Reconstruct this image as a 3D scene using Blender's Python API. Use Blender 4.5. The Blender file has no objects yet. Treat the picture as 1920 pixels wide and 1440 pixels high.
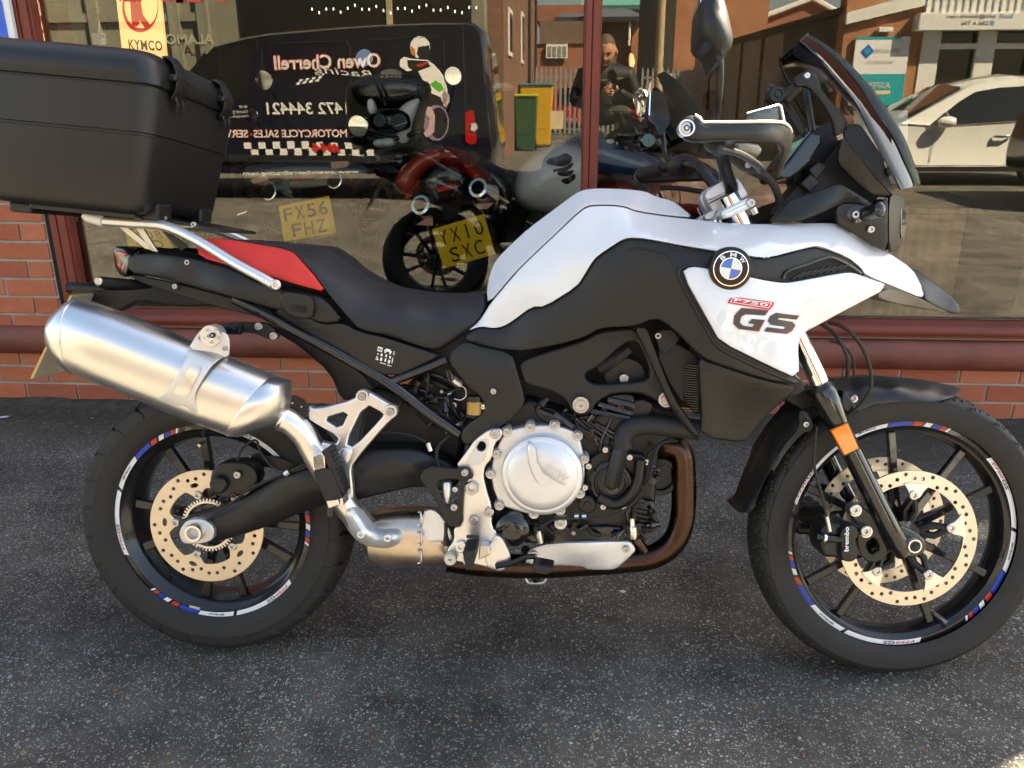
import bpy, bmesh, math, random
import numpy as np
from mathutils import Vector, Matrix
from mathutils.geometry import delaunay_2d_cdt
random.seed(7); RNG = np.random.default_rng(7)
SC = bpy.context.scene
COL = SC.collection
rad = math.radians

# ------------------------------------------------------------------ camera
FPX = 1543.98
PITCH, YAW, ROLL = 0.336656, 0.0717763, -0.003563
CAM = np.array([2.303528, -3.153361, 1.220230])
def cam_basis():
    f = np.array([-math.sin(YAW)*math.cos(PITCH), math.cos(YAW)*math.cos(PITCH), -math.sin(PITCH)])
    r = np.array([math.cos(YAW), math.sin(YAW), 0.0]); u = np.cross(r, f)
    return math.cos(ROLL)*r + math.sin(ROLL)*u, -math.sin(ROLL)*r + math.cos(ROLL)*u, f
CR, CU, CF = cam_basis()
cd = bpy.data.cameras.new('camera'); cam = bpy.data.objects.new('camera', cd); COL.objects.link(cam)
cd.sensor_width = 36.0; cd.lens = 36.0*FPX/1920.0; cd.clip_start = 0.05; cd.clip_end = 400
cam.matrix_world = Matrix([[CR[0], CU[0], -CF[0], CAM[0]], [CR[1], CU[1], -CF[1], CAM[1]], [CR[2], CU[2], -CF[2], CAM[2]], [0, 0, 0, 1]])
SC.camera = cam

# ------------------------------------------------------------------ light
SUN_EL = rad(46.0); SUN_H = np.array([0.84, 0.54]); SUN_H /= np.linalg.norm(SUN_H)      # towards the sun, over the shop roof
SUN_V = Vector((SUN_H[0]*math.cos(SUN_EL), SUN_H[1]*math.cos(SUN_EL), math.sin(SUN_EL)))
world = bpy.data.worlds.new('World'); SC.world = world; world.use_nodes = True
wn = world.node_tree.nodes; wl = world.node_tree.links; wn.clear()
sky = wn.new('ShaderNodeTexSky'); sky.sky_type = 'NISHITA'; sky.sun_disc = False
sky.sun_elevation = SUN_EL; sky.sun_rotation = math.atan2(SUN_V.x, SUN_V.y)
sky.air_density = 1.0; sky.dust_density = 1.2; sky.ozone_density = 1.0
bg = wn.new('ShaderNodeBackground'); bg.inputs['Strength'].default_value = 0.05
wo = wn.new('ShaderNodeOutputWorld'); wl.new(sky.outputs[0], bg.inputs[0]); wl.new(bg.outputs[0], wo.inputs[0])
sl = bpy.data.lights.new('sun', 'SUN'); sl.energy = 5.0; sl.angle = rad(0.53); sl.color = (1.0, 0.93, 0.82)
sun = bpy.data.objects.new('sun', sl); COL.objects.link(sun)
sun.rotation_euler = SUN_V.to_track_quat('Z', 'Y').to_euler(); sun.location = (6, 4, 9)
SC.view_settings.view_transform = 'Standard'; SC.view_settings.look = 'None'
SC.view_settings.exposure = 3.45
SC.view_settings.use_white_balance = True; SC.view_settings.white_balance_temperature = 7900; SC.view_settings.white_balance_tint = 8; SC.view_settings.gamma = 1.0; SC.view_settings.use_curve_mapping = False
SC.render.engine = 'CYCLES'
SC.cycles.max_bounces = 10; SC.cycles.glossy_bounces = 6; SC.cycles.transmission_bounces = 6; SC.cycles.transparent_max_bounces = 10
SC.cycles.use_denoising = True; SC.cycles.caustics_reflective = False; SC.cycles.caustics_refractive = False
SC.cycles.sample_clamp_indirect = 6.0

# ------------------------------------------------------------------ tracing geometry
def ray(px, py):
    return CF*FPX + CR*(px-960.0) + CU*(720.0-py)
class Frame:
    """A plane to trace on: x along fwd, z along up, y away from the near side (so d metres nearer = y -d)."""
    def __init__(s, o, fwd, side, up):
        s.o = np.array(o, float); s.f = np.array(fwd, float); s.s = np.array(side, float); s.u = np.array(up, float)
        s.m = Matrix([[s.f[0], -s.s[0], s.u[0], s.o[0]], [s.f[1], -s.s[1], s.u[1], s.o[1]], [s.f[2], -s.s[2], s.u[2], s.o[2]], [0, 0, 0, 1]])
    def P(s, px, py, d=0.0):
        v = ray(px, py); t = (d - (CAM - s.o) @ s.s)/(v @ s.s); w = CAM + t*v - s.o
        return np.array([w @ s.f, -d, w @ s.u])
    def W(s, p):
        return s.o + s.f*p[0] - s.s*p[1] + s.u*p[2]
    def px(s, p):
        w = s.W(p) - CAM; z = w @ CF
        return np.array([960 + FPX*(w @ CR)/z, 720 - FPX*(w @ CU)/z])
PSI, LEAN, STEER, BSC, WB = 0.00661365, 0.17679974, -0.08632593, 0.97131464, 1.56041686
_f = np.array([math.cos(PSI), math.sin(PSI), 0]); _s0 = np.array([math.sin(PSI), -math.cos(PSI), 0]); _z = np.array([0, 0, 1.0])
_u = math.cos(LEAN)*_z - math.sin(LEAN)*_s0; _s = math.cos(LEAN)*_s0 + math.sin(LEAN)*_z
RR, RF = .321*BSC, .3293*BSC
BIKE = Frame((1.51101407, -1.55723239, 0), _f, _s, _u)
_cf = BIKE.o + _u*RF + _f*WB*BSC
_ax = math.cos(rad(27))*_u - math.sin(rad(27))*_f
def _ro(v, a): return v*math.cos(a) + np.cross(_ax, v)*math.sin(a) + _ax*(_ax @ v)*(1-math.cos(a))
FRONT = Frame(_cf, _ro(_f, -STEER), _ro(_s, -STEER), _ro(_u, -STEER))
WALL = Frame((0, 0, 0), (1, 0, 0), (0, -1, 0), (0, 0, 1))
GLASS_Y = 0.055
def RP(px, py, y):
    """real point of something seen mirrored in the shop window, standing at world depth y (< 0)."""
    v = ray(px, py); yv = 2*GLASS_Y - y; t = (yv - CAM[1])/v[1]; w = CAM + t*v
    return np.array([w[0], y, w[2]])
def RG(px, py):
    """the same for a point on the ground."""
    v = ray(px, py); t = -CAM[2]/v[2]; w = CAM + t*v
    return np.array([w[0], 2*GLASS_Y - w[1], 0.0])

# ------------------------------------------------------------------ linking
def setp(o, label=None, cat=None, group=None, kind=None):
    if label: o['label'] = label
    if cat: o['category'] = cat
    if group: o['group'] = group
    if kind: o['kind'] = kind
    return o
def empty(name, loc=(0, 0, 0), label=None, cat=None, group=None, matrix=None):
    o = bpy.data.objects.new(name, None); COL.objects.link(o); o.empty_display_size = 0.1
    if matrix is not None: o.matrix_world = matrix
    else: o.location = loc
    return setp(o, label, cat, group)
def wm(o):
    m = o.matrix_basis.copy() if o.parent is None else wm(o.parent) @ o.matrix_parent_inverse @ o.matrix_basis
    return m
def link(name, me, mat=None, parent=None, matrix=None, smooth=None, bevel=None):
    """one mesh object; vertices are in the space MATRIX (world when None)."""
    o = bpy.data.objects.new(name, me); COL.objects.link(o)
    if mat is not None:
        for m in (mat if isinstance(mat, (list, tuple)) else [mat]):
            if len(me.materials) < 99: me.materials.append(m)
    M = matrix if matrix is not None else Matrix.Identity(4)
    if parent is not None:
        o.parent = parent; o.matrix_basis = wm(parent).inverted() @ M
    else: o.matrix_basis = M
    if smooth is not None:
        me.shade_smooth() if smooth else me.shade_flat()
        if smooth and smooth is not True: me.set_sharp_from_angle(angle=rad(smooth))
    if bevel:
        b = o.modifiers.new('bevel', 'BEVEL'); b.width = bevel; b.segments = 2; b.limit_method = 'ANGLE'; b.angle_limit = rad(38)
    return o
def copy_obj(o, name=None, parent=None, matrix_basis=None):
    c = o.copy(); COL.objects.link(c)
    if parent is not None: c.parent = parent
    if matrix_basis is not None: c.matrix_basis = matrix_basis
    return c
def copy_tree(o, parent=None):
    c = o.copy(); COL.objects.link(c)
    if parent is not None: c.parent = parent
    for ch in list(o.children): copy_tree(ch, c)
    return c

# ------------------------------------------------------------------ mesh makers
class MB:
    def __init__(s): s.v = []; s.f = []; s.mi = []
    def add(s, vs, fs, mi=0):
        n = len(s.v); s.v += [tuple(map(float, v)) for v in vs]; s.f += [tuple(n+i for i in f) for f in fs]; s.mi += [mi]*len(fs); return s
    def box(s, c, h, R=None, mi=0, taper=None):
        vs = []
        for z in (-1, 1):
            k = 1.0 if (taper is None or z < 0) else taper
            for x, y in ((-1, -1), (1, -1), (1, 1), (-1, 1)):
                p = np.array([x*h[0]*k, y*h[1]*k, z*h[2]])
                if R is not None: p = np.array(R) @ p
                vs.append(p + np.array(c))
        return s.add(vs, [(3, 2, 1, 0), (4, 5, 6, 7), (0, 1, 5, 4), (1, 2, 6, 5), (2, 3, 7, 6), (3, 0, 4, 7)], mi)
    def bx(s, a, b, mi=0):
        a = np.minimum(a, b).astype(float), np.maximum(a, b).astype(float)
        return s.box((a[0]+a[1])/2, (a[1]-a[0])/2, None, mi)
    def tube(s, pts, r, n=10, mi=0, cap=True, sx=1.0, up=None, closed=False):
        pts = [np.array(p, float) for p in pts]; m = len(pts)
        rs = [r]*m if np.isscalar(r) else list(r)
        T = []
        for i in range(m):
            a = pts[(i+1) % m] if (closed or i < m-1) else pts[i]; b = pts[i-1] if (closed or i > 0) else pts[i]
            t = a-b; T.append(t/(np.linalg.norm(t)+1e-12))
        ref = np.array(up, float) if up is not None else (np.array([0, 0, 1.0]) if abs(T[0][2]) < .9 else np.array([1.0, 0, 0]))
        nrm = ref - T[0]*(ref @ T[0]); nrm /= np.linalg.norm(nrm)
        vs = []; base = len(s.v)
        for i in range(m):
            if up is not None:
                nrm = ref - T[i]*(ref @ T[i])
            else: nrm = nrm - T[i]*(nrm @ T[i])
            nrm /= np.linalg.norm(nrm)+1e-12; b = np.cross(T[i], nrm)
            for k in range(n):
                a = 2*math.pi*k/n; vs.append(pts[i] + rs[i]*(math.cos(a)*nrm + sx*math.sin(a)*b))
        fs = []
        for i in range(m if closed else m-1):
            for k in range(n):
                j = (i+1) % m
                fs.append((i*n+k, i*n+(k+1) % n, j*n+(k+1) % n, j*n+k))
        if cap and not closed:
            fs.append(tuple(range(n))[::-1]); fs.append(tuple((m-1)*n+k for k in range(n)))
        return s.add(vs, fs, mi)
    def lathe(s, o, ax, prof, n=32, mi=0, ref=None, a0=0, a1=2*math.pi, closed=False):
        """prof = [(r, h)] round the axis ax through o."""
        o = np.array(o, float); ax = np.array(ax, float); ax /= np.linalg.norm(ax)
        rf = np.array(ref, float) if ref is not None else (np.array([0, 0, 1.0]) if abs(ax[2]) < .9 else np.array([1.0, 0, 0]))
        e1 = rf - ax*(rf @ ax); e1 /= np.linalg.norm(e1); e2 = np.cross(ax, e1)
        full = abs(a1-a0-2*math.pi) < 1e-6; k = n if full else n+1; m = len(prof)
        vs = []
        for r, h in prof:
            for i in range(k):
                a = a0 + (a1-a0)*i/n; vs.append(o + ax*h + r*(math.cos(a)*e1 + math.sin(a)*e2))
        fs = []
        for j in range(m if closed else m-1):
            j2 = (j+1) % m
            for i in range(n):
                i2 = (i+1) % k
                fs.append((j*k+i, j*k+i2, j2*k+i2, j2*k+i))
        return s.add(vs, fs, mi)
    def disc(s, o, ax, r, n=24, mi=0):
        o = np.array(o, float); ax = np.array(ax, float); ax /= np.linalg.norm(ax)
        rf = np.array([0, 0, 1.0]) if abs(ax[2]) < .9 else np.array([1.0, 0, 0])
        e1 = rf - ax*(rf @ ax); e1 /= np.linalg.norm(e1); e2 = np.cross(ax, e1)
        return s.add([o + r*(math.cos(2*math.pi*i/n)*e1 + math.sin(2*math.pi*i/n)*e2) for i in range(n)], [tuple(range(n))], mi)
    def cyl(s, a, b, r, n=16, mi=0, r2=None):
        return s.tube([a, b], [r, r if r2 is None else r2], n, mi)
    def rect_prism(s, quad, vec, mi=0):
        q = [np.array(p, float) for p in quad]; v = np.array(vec, float); n = len(q)
        vs = q + [p+v for p in q]
        fs = [tuple(range(n))[::-1], tuple(range(n, 2*n))] + [(i, (i+1) % n, n+(i+1) % n, n+i) for i in range(n)]
        return s.add(vs, fs, mi)
    def mesh(s, name='mesh', fix=True):
        me = bpy.data.meshes.new(name); me.from_pydata(s.v, [], s.f); 
        if any(s.mi): me.polygons.foreach_set('material_index', s.mi)
        me.validate()
        if fix:
            b = bmesh.new(); b.from_mesh(me); bmesh.ops.recalc_face_normals(b, faces=b.faces); b.to_mesh(me); b.free()
        return me
    def build(s, name, mat, parent=None, matrix=None, smooth=30, bevel=None):
        return link(name, s.mesh(name), mat, parent, matrix, smooth, bevel)
def cr_spline(pts, k=6, closed=False):
    """Catmull-Rom through points of any dimension."""
    P = [np.array(p, float) for p in pts]; n = len(P); out = []
    for i in range(n if closed else n-1):
        p1, p2 = P[i], P[(i+1) % n]
        p0 = P[i-1] if (closed or i > 0) else 2*p1-p2
        p3 = P[(i+2) % n] if (closed or i < n-2) else 2*p2-p1
        for j in range(k):
            t = j/k; out.append(.5*((2*p1) + (-p0+p2)*t + (2*p0-5*p1+4*p2-p3)*t*t + (-p0+3*p1-3*p2+p3)*t**3))
    if not closed: out.append(P[-1])
    return out
def chaikin(P, it=1, q=.22):
    P = np.array(P, float)
    for _ in range(it):
        Q = np.roll(P, -1, 0); a = P*(1-q) + Q*q; b = P*q + Q*(1-q)
        P = np.stack([a, b], 1).reshape(-1, P.shape[1])
    return P
def resample(P, step):
    P = np.array(P, float); out = []
    for i in range(len(P)):
        a, b = P[i], P[(i+1) % len(P)]; L = np.linalg.norm((b-a)[:2]); k = max(1, int(round(L/step)))
        for j in range(k): out.append(a + (b-a)*j/k)
    return np.array(out)
def inside(pt, poly):
    x, y = pt[:, 0][:, None], pt[:, 1][:, None]; x1, y1 = poly[:, 0], poly[:, 1]; x2, y2 = np.roll(x1, -1), np.roll(y1, -1)
    c = ((y1 > y) != (y2 > y)) & (x < (x2-x1)*(y-y1)/(y2-y1+1e-12)+x1)
    return c.sum(1) % 2 == 1
def edge_dist(pt, poly):
    a = poly[None]; b = np.roll(poly, -1, 0)[None]; p = pt[:, None]; ab = b-a
    t = np.clip(((p-a)*ab).sum(2)/((ab*ab).sum(2)+1e-12), 0, 1)
    return np.sqrt((((a+ab*t[..., None])-p)**2).sum(2)).min(1)
class Field:
    """smooth lateral offset d(px, py) through control points (thin plate)."""
    def __init__(s, ctrl, lam=1e-3):
        c = np.array(ctrl, float); s.c = c[:, :2]/200.0; d = c[:, 2]; n = len(c)
        s.const = float(d[0]) if np.ptp(d) < 1e-9 else None
        if s.const is None:
            K = s._k(s.c, s.c) + lam*np.eye(n); A = np.hstack([np.ones((n, 1)), s.c])
            M = np.block([[K, A], [A.T, np.zeros((3, 3))]]); s.w = np.linalg.lstsq(M, np.r_[d, 0, 0, 0], rcond=None)[0]
    def _k(s, a, b):
        r2 = ((a[:, None]-b[None])**2).sum(2); return .5*r2*np.log(r2+1e-12)
    def __call__(s, q):
        q = np.atleast_2d(np.array(q, float))[:, :2]
        if s.const is not None: return np.full(len(q), s.const)
        z = q/200.0; return s._k(z, s.c) @ s.w[:-3] + np.hstack([np.ones((len(q), 1)), z]) @ s.w[-3:]
def cdt(pts, loops):
    ed = []
    for lo in loops: ed += [(lo[i], lo[(i+1) % len(lo)]) for i in range(len(lo))]
    v, e, f, ov, oe, of = delaunay_2d_cdt([Vector((p[0], p[1])) for p in pts], ed, [], 2 if len(loops) > 1 else 1, 1e-6)
    return np.array([[q.x, q.y] for q in v]), [list(t) for t in f]
def panel(name, outline, mat, parent, fr=None, d=None, inner=(), thick=.012, roll=.006, grid=13, rnd=1, mirror=None, lam=1e-3, bulge=0, field=None, rollpx=None, smooth=42):
    """a moulded panel traced as an outline, standing at its own lateral offsets, with rolled edges and a real back."""
    fr = fr or BIKE
    o3 = np.array([(p[0], p[1], (p[2] if len(p) > 2 else d)) for p in outline], float)
    fld = field or Field(list(map(tuple, o3)) + list(inner), lam)
    P = chaikin(o3[:, :2], rnd) if rnd else o3[:, :2]
    P = resample(P, grid*.7)
    x0, y0 = P.min(0); x1, y1 = P.max(0); gx = []
    yy = y0; k = 0
    while yy < y1:
        for xx in np.arange(x0 + (grid/2 if k % 2 else 0), x1, grid): gx.append((xx, yy))
        yy += grid*.866; k += 1
    mpp = .00125; rpx = rollpx or max(roll/mpp, 1e-3)
    # an inset ring gives the roll a clean highlight
    Q = np.roll(P, -1, 0)-np.roll(P, 1, 0); nrm = np.stack([-Q[:, 1], Q[:, 0]], 1); nrm /= np.linalg.norm(nrm, axis=1)[:, None]+1e-9
    area = .5*np.sum(P[:, 0]*np.roll(P[:, 1], -1)-np.roll(P[:, 0], -1)*P[:, 1]); nrm *= 1 if area > 0 else -1
    rings = []
    if roll > 0:
        for fq in (.3, 1.0):
            c = P + nrm*rpx*fq; ok = inside(c, P) & (edge_dist(c, P) > rpx*fq*.8); rings.append(c[ok])
    g = np.array(gx) if gx else np.zeros((0, 2))
    if len(g): g = g[inside(g, P)]
    if len(g): g = g[edge_dist(g, P) > max(rpx*1.25, grid*.45)]
    pts = np.vstack([P] + rings + ([g] if len(g) else []))
    v2, tri = cdt(pts, [list(range(len(P)))])
    dist = edge_dist(v2, P)
    dd = fld(v2)
    if bulge: dd = dd + bulge*(1-np.exp(-dist/60.0))
    t = np.clip(dist/rpx, 0, 1); dr = dd - roll*(1-np.sqrt(np.clip(1-(1-t)**2, 0, 1)))
    n = len(v2)
    F3 = np.array([fr.P(v2[i, 0], v2[i, 1], dd[i]) for i in range(n)]); F3[:, 1] = -dr
    B3 = F3.copy(); B3[:, 1] = -dd + thick
    ed = {}
    for tr in tri:
        for i in range(len(tr)):
            a, b = tr[i], tr[(i+1) % len(tr)]; ed[(a, b)] = 1
    bd = [(a, b) for (a, b) in ed if (b, a) not in ed]
    mb = MB(); mb.add(np.vstack([F3, B3]), [tuple(x) for x in tri] + [tuple(n+i for i in reversed(x)) for x in tri] + [(b, a, n+a, n+b) for a, b in bd])
    if mirror == 'same':
        M = np.vstack([F3, B3]); M = M*np.array([1, -1, 1]); mb.add(M, [tuple(reversed(x)) for x in tri] + [tuple(n+i for i in x) for x in tri] + [(a, b, n+b, n+a) for a, b in bd])
    o = link(name, mb.mesh(name), mat, parent, fr.m, smooth)
    if mirror == 'copy':
        m2 = MB(); m2.v = [(x, -y, z) for x, y, z in mb.v]; m2.f = [tuple(reversed(f)) for f in mb.f]; m2.mi = mb.mi
        link(name, m2.mesh(name), mat, parent, fr.m, smooth)
    o_f[name] = fld
    return o
o_f = {}
def plate(name, outline, mat, parent, d, t=.008, holes=(), bevel=.0015, fr=None, rnd=1, holes_rnd=None, raw=False):
    """flat plate with real thickness, rounded edges and through holes, traced at lateral offset d."""
    fr = fr or BIKE
    cu = bpy.data.curves.new(name, 'CURVE'); cu.dimensions = '2D'; cu.fill_mode = 'BOTH'
    cu.extrude = max(t/2-bevel, 1e-4); cu.bevel_depth = bevel; cu.bevel_resolution = 2; cu.offset = -bevel
    for k, lo in enumerate([outline] + list(holes)):
        it = rnd if k == 0 else (rnd if holes_rnd is None else holes_rnd)
        if not raw: lo = [(fr.P(p[0], p[1], d)[0], fr.P(p[0], p[1], d)[2]) for p in lo]
        if it: lo = chaikin(lo, it)
        sp = cu.splines.new('POLY'); sp.points.add(len(lo)-1)
        for i, p in enumerate(lo): sp.points[i].co = (p[0], p[1], 0, 1)
        sp.use_cyclic_u = True
    tmp = bpy.data.objects.new('tmp', cu); COL.objects.link(tmp)
    dg = bpy.context.evaluated_depsgraph_get(); me = bpy.data.meshes.new_from_object(tmp.evaluated_get(dg))
    bpy.data.objects.remove(tmp); bpy.data.curves.remove(cu)
    # curve plane xy -> frame x z, front face at -d
    me.transform(Matrix([[1, 0, 0, 0], [0, 0, -1, -d + t/2], [0, 1, 0, 0], [0, 0, 0, 1]]))
    return link(name, me, mat, parent, fr.m, 35)
def circ(cx, cy, r, n=20, r2=None, a=0):
    return [(cx + r*math.cos(2*math.pi*i/n)*math.cos(a) - (r2 or r)*math.sin(2*math.pi*i/n)*math.sin(a),
             cy + r*math.cos(2*math.pi*i/n)*math.sin(a) + (r2 or r)*math.sin(2*math.pi*i/n)*math.cos(a)) for i in range(n)]
def ptube(name, pts, r, mat, parent, fr=None, n=12, k=6, sx=1.0):
    """tube through traced points (px, py, d)."""
    fr = fr or BIKE
    L = [fr.P(*p[:3]) for p in pts]; rr = r if np.isscalar(r) else None
    C = cr_spline(L, k)
    if rr is None:
        q = [np.array([x]) for x in r]; rs = [float(x[0]) for x in cr_spline(q, k)]
    else: rs = r
    return MB().tube(C, rs, n, sx=sx).build(name, mat, parent, fr.m, 50)
def bolt(px, py, d, r, parent, fr=None, mat=None, name='bolt', h=.006, sock=True):
    """round-headed bolt with a hexagon socket, seen end on, axis along the side direction."""
    fr = fr or BIKE; mat = mat or M['bolt']; c = fr.P(px, py, d); a = np.array([0, -1.0, 0])
    key = (round(r, 4), round(h, 4), mat.name, sock)
    if key not in _bolts:
        mb = MB(); mb.lathe((0, 0, 0), a, [(r*1.02, -h), (r*1.02, -.3*h), (r*.86, 0), (r*.46, 0)], 18)
        if sock:
            mb.lathe((0, 0, 0), a, [(r*.46, 0), (r*.44, -h*.7), (0.0001, -h*.7)], 6)
        else: mb.disc((0, 0, 0), a, r*.46, 18)
        me = mb.mesh('bolt'); me.materials.append(mat); me.shade_smooth(); me.set_sharp_from_angle(angle=rad(35)); _bolts[key] = me
    o = bpy.data.objects.new(name, _bolts[key]); COL.objects.link(o); o.parent = parent
    o.matrix_basis = wm(parent).inverted() @ fr.m @ Matrix.Translation(c); return o
_bolts = {}
def decal(name, poly, mat, parent, field, fr=None, eps=.0012, grid=12, holes=(), rnd=0):
    fr = fr or BIKE; fld = field if callable(field) else Field([(0, 0, field)]); P = resample(chaikin(poly, rnd) if rnd else np.array(poly, float), grid)
    loops = [list(range(len(P)))]; pts = [P]; n = len(P)
    for h in holes:
        H = resample(np.array(h, float), grid); loops.append(list(range(n, n+len(H)))); pts.append(H); n += len(H)
    v2, tri = cdt(np.vstack(pts), loops)
    dd = fld(v2) + eps
    if holes:
        cen = np.array([v2[t].mean(0) for t in tri]); bad = np.zeros(len(tri), bool)
        for h in holes: bad |= inside(cen, np.array(h, float))
        tri = [t for t, b in zip(tri, bad) if not b]
    mb = MB(); mb.add([fr.P(v2[i, 0], v2[i, 1], dd[i]) for i in range(len(v2))], [tuple(t) for t in tri])
    return mb.build(name, mat, parent, fr.m, True)
def text_mesh(s, bold=0.0, space=1.0):
    cu = bpy.data.curves.new('txt', 'FONT'); cu.body = s; cu.size = 1.0; cu.resolution_u = 3; cu.offset = bold; cu.space_character = space
    tmp = bpy.data.objects.new('txt', cu); COL.objects.link(tmp)
    dg = bpy.context.evaluated_depsgraph_get(); me = bpy.data.meshes.new_from_object(tmp.evaluated_get(dg))
    bpy.data.objects.remove(tmp); bpy.data.curves.remove(cu)
    V = np.array([v.co[:2] for v in me.vertices]); Fc = [tuple(p.vertices) for p in me.polygons]; bpy.data.meshes.remove(me)
    mn, mx = V.min(0), V.max(0); return (V-mn)/(mx-mn), Fc
def text_on(name, s, p0, p1, h, mat, parent, fn, bold=0.0, shear=0.0, space=1.0, matrix=None, add=None):
    """lettering s laid from pixel p0 to p1 along its bottom, h pixels tall; fn maps a pixel to a point."""
    V, Fc = text_mesh(s, bold, space); p0, p1 = np.array(p0, float), np.array(p1, float); e = p1-p0; L = np.linalg.norm(e); e /= L
    up = np.array([e[1], -e[0]])*h if not hasattr(h, '__len__') else np.array(h, float)
    q = [p0 + e*L*(v[0]) + up*v[1] + e*shear*abs(np.linalg.norm(up))*(v[1]) for v in V]
    mb = add or MB(); mb.add([fn(x[0], x[1]) for x in q], Fc)
    return mb if add else link(name, mb.mesh(name, False), mat, parent, matrix, False)
def rtext(name, s, o, ex, ez, w, h, mat, parent, bold=0.0, space=1.0, matrix=None, shear=0):
    """lettering in real space: origin o, running along ex, upright along ez, w x h metres."""
    V, Fc = text_mesh(s, bold, space); o, ex, ez = np.array(o, float), np.array(ex, float), np.array(ez, float)
    mb = MB(); mb.add([o + ex*(v[0]*w + shear*v[1]*h) + ez*v[1]*h for v in V], Fc); return link(name, mb.mesh(name, False), mat, parent, matrix, False)
# ------------------------------------------------------------------ materials
M = {}
def mat(name, col, rough=.5, metal=0.0, coat=0.0, spec=.5, bump=0, bscale=200, var=0, vscale=6, rvar=0, emit=None, estr=0, trans=0, ior=1.45, coat_r=.03, aniso=0, sheen=0):
    m = bpy.data.materials.new(name); m.use_nodes = True; nt = m.node_tree; b = nt.nodes['Principled BSDF']; N, L = nt.nodes, nt.links
    b.inputs['Base Color'].default_value = (*col, 1); b.inputs['Roughness'].default_value = rough; b.inputs['Metallic'].default_value = metal
    b.inputs['Coat Weight'].default_value = coat; b.inputs['Coat Roughness'].default_value = coat_r; b.inputs['Specular IOR Level'].default_value = spec
    b.inputs['Transmission Weight'].default_value = trans; b.inputs['IOR'].default_value = ior; b.inputs['Anisotropic'].default_value = aniso
    if emit: b.inputs['Emission Color'].default_value = (*emit, 1); b.inputs['Emission Strength'].default_value = estr
    tc = N.new('ShaderNodeTexCoord')
    if bump:
        n = N.new('ShaderNodeTexNoise'); n.inputs['Scale'].default_value = bscale; n.inputs['Detail'].default_value = 3
        L.new(tc.outputs['Object'], n.inputs['Vector']); bp = N.new('ShaderNodeBump'); bp.inputs['Strength'].default_value = bump; bp.inputs['Distance'].default_value = .002
        L.new(n.outputs['Fac'], bp.inputs['Height']); L.new(bp.outputs['Normal'], b.inputs['Normal'])
    if var or rvar:
        n = N.new('ShaderNodeTexNoise'); n.inputs['Scale'].default_value = vscale; n.inputs['Detail'].default_value = 6; n.inputs['Roughness'].default_value = .65
        L.new(tc.outputs['Object'], n.inputs['Vector'])
        if var:
            r = N.new('ShaderNodeMapRange'); r.inputs['From Min'].default_value = .25; r.inputs['From Max'].default_value = .75; r.inputs['To Min'].default_value = 1-var; r.inputs['To Max'].default_value = 1+var
            L.new(n.outputs['Fac'], r.inputs['Value'])
            mx = N.new('ShaderNodeMix'); mx.data_type = 'RGBA'; mx.blend_type = 'MULTIPLY'; mx.inputs['Factor'].default_value = 1
            mx.inputs['A'].default_value = (*col, 1); cc = N.new('ShaderNodeCombineColor'); 
            for k in range(3): L.new(r.outputs[0], cc.inputs[k])
            L.new(cc.outputs[0], mx.inputs['B']); L.new(mx.outputs['Result'], b.inputs['Base Color'])
        if rvar:
            r2 = N.new('ShaderNodeMapRange'); r2.inputs['From Min'].default_value = .3; r2.inputs['From Max'].default_value = .7; r2.inputs['To Min'].default_value = max(.02, rough-rvar); r2.inputs['To Max'].default_value = min(1, rough+rvar)
            L.new(n.outputs['Fac'], r2.inputs['Value']); L.new(r2.outputs[0], b.inputs['Roughness'])
    M[name] = m; return m
mat('white_paint', (.74, .755, .78), .22, coat=1.0)
mat('plate_under', (.20, .18, .16), .5)
mat('black_plastic', (.0105, .0103, .0103), .44, bump=.12, bscale=900, rvar=.06, vscale=9)
mat('satin_black', (.0095, .0095, .0098), .34, rvar=.06, vscale=9)
mat('gloss_black', (.007, .007, .0075), .16, coat=.6)
mat('engine_black', (.0115, .011, .0108), .38, bump=.15, bscale=500, rvar=.08)
mat('case_black', (.0105, .0105, .0115), .40, bump=.12, bscale=700, rvar=.05)
mat('rubber', (.016, .0155, .015), .62, bump=.2, bscale=300, var=.2, vscale=8)
mat('tyre_rubber', (.0175, .0168, .016), .66, bump=.25, bscale=260, var=.25, vscale=7)
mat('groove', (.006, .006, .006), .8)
mat('seat_vinyl', (.0135, .014, .0165), .50, bump=.35, bscale=800)
mat('red_vinyl', (.62, .030, .022), .48, bump=.3, bscale=800)
mat('alloy', (.78, .78, .78), .30, metal=.85, bump=.1, bscale=700, rvar=.05)
mat('cast_alloy', (.66, .66, .66), .38, metal=.75, bump=.35, bscale=900, rvar=.06)
mat('silver_paint', (.74, .75, .76), .34, metal=.55, coat=.2, bump=.12, bscale=1200)
mat('brushed_steel', (.76, .74, .71), .32, metal=1.0, rvar=.03, aniso=.5)
mat('steel', (.60, .58, .55), .32, metal=1.0, rvar=.08)
mat('chrome', (.85, .85, .85), .07, metal=1.0)
mat('bolt', (.50, .50, .50), .33, metal=1.0)
mat('zinc', (.70, .69, .66), .35, metal=.9)
mat('header_steel', (.070, .043, .032), .28, metal=1.0, var=.35, vscale=10, rvar=.08)
mat('disc_steel', (.66, .57, .46), .36, metal=.9, rvar=.06, vscale=30)
mat('disc_bright', (.72, .68, .62), .34, metal=.9)
mat('amber', (.95, .26, .01), .25, coat=.5, bump=.6, bscale=400)
mat('lamp_red', (.28, .016, .01), .12, coat=.8)
mat('lamp_orange', (.75, .11, .03), .15, coat=.8)
mat('fluid', (.42, .25, .06), .2, coat=.5)
mat('decal_white', (.82, .83, .85), .35)
mat('decal_black', (.012, .012, .013), .35)
mat('decal_dark', (.045, .032, .028), .32)
mat('decal_red', (.60, .035, .025), .35)
mat('decal_blue', (.01, .045, .42), .35)
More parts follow.
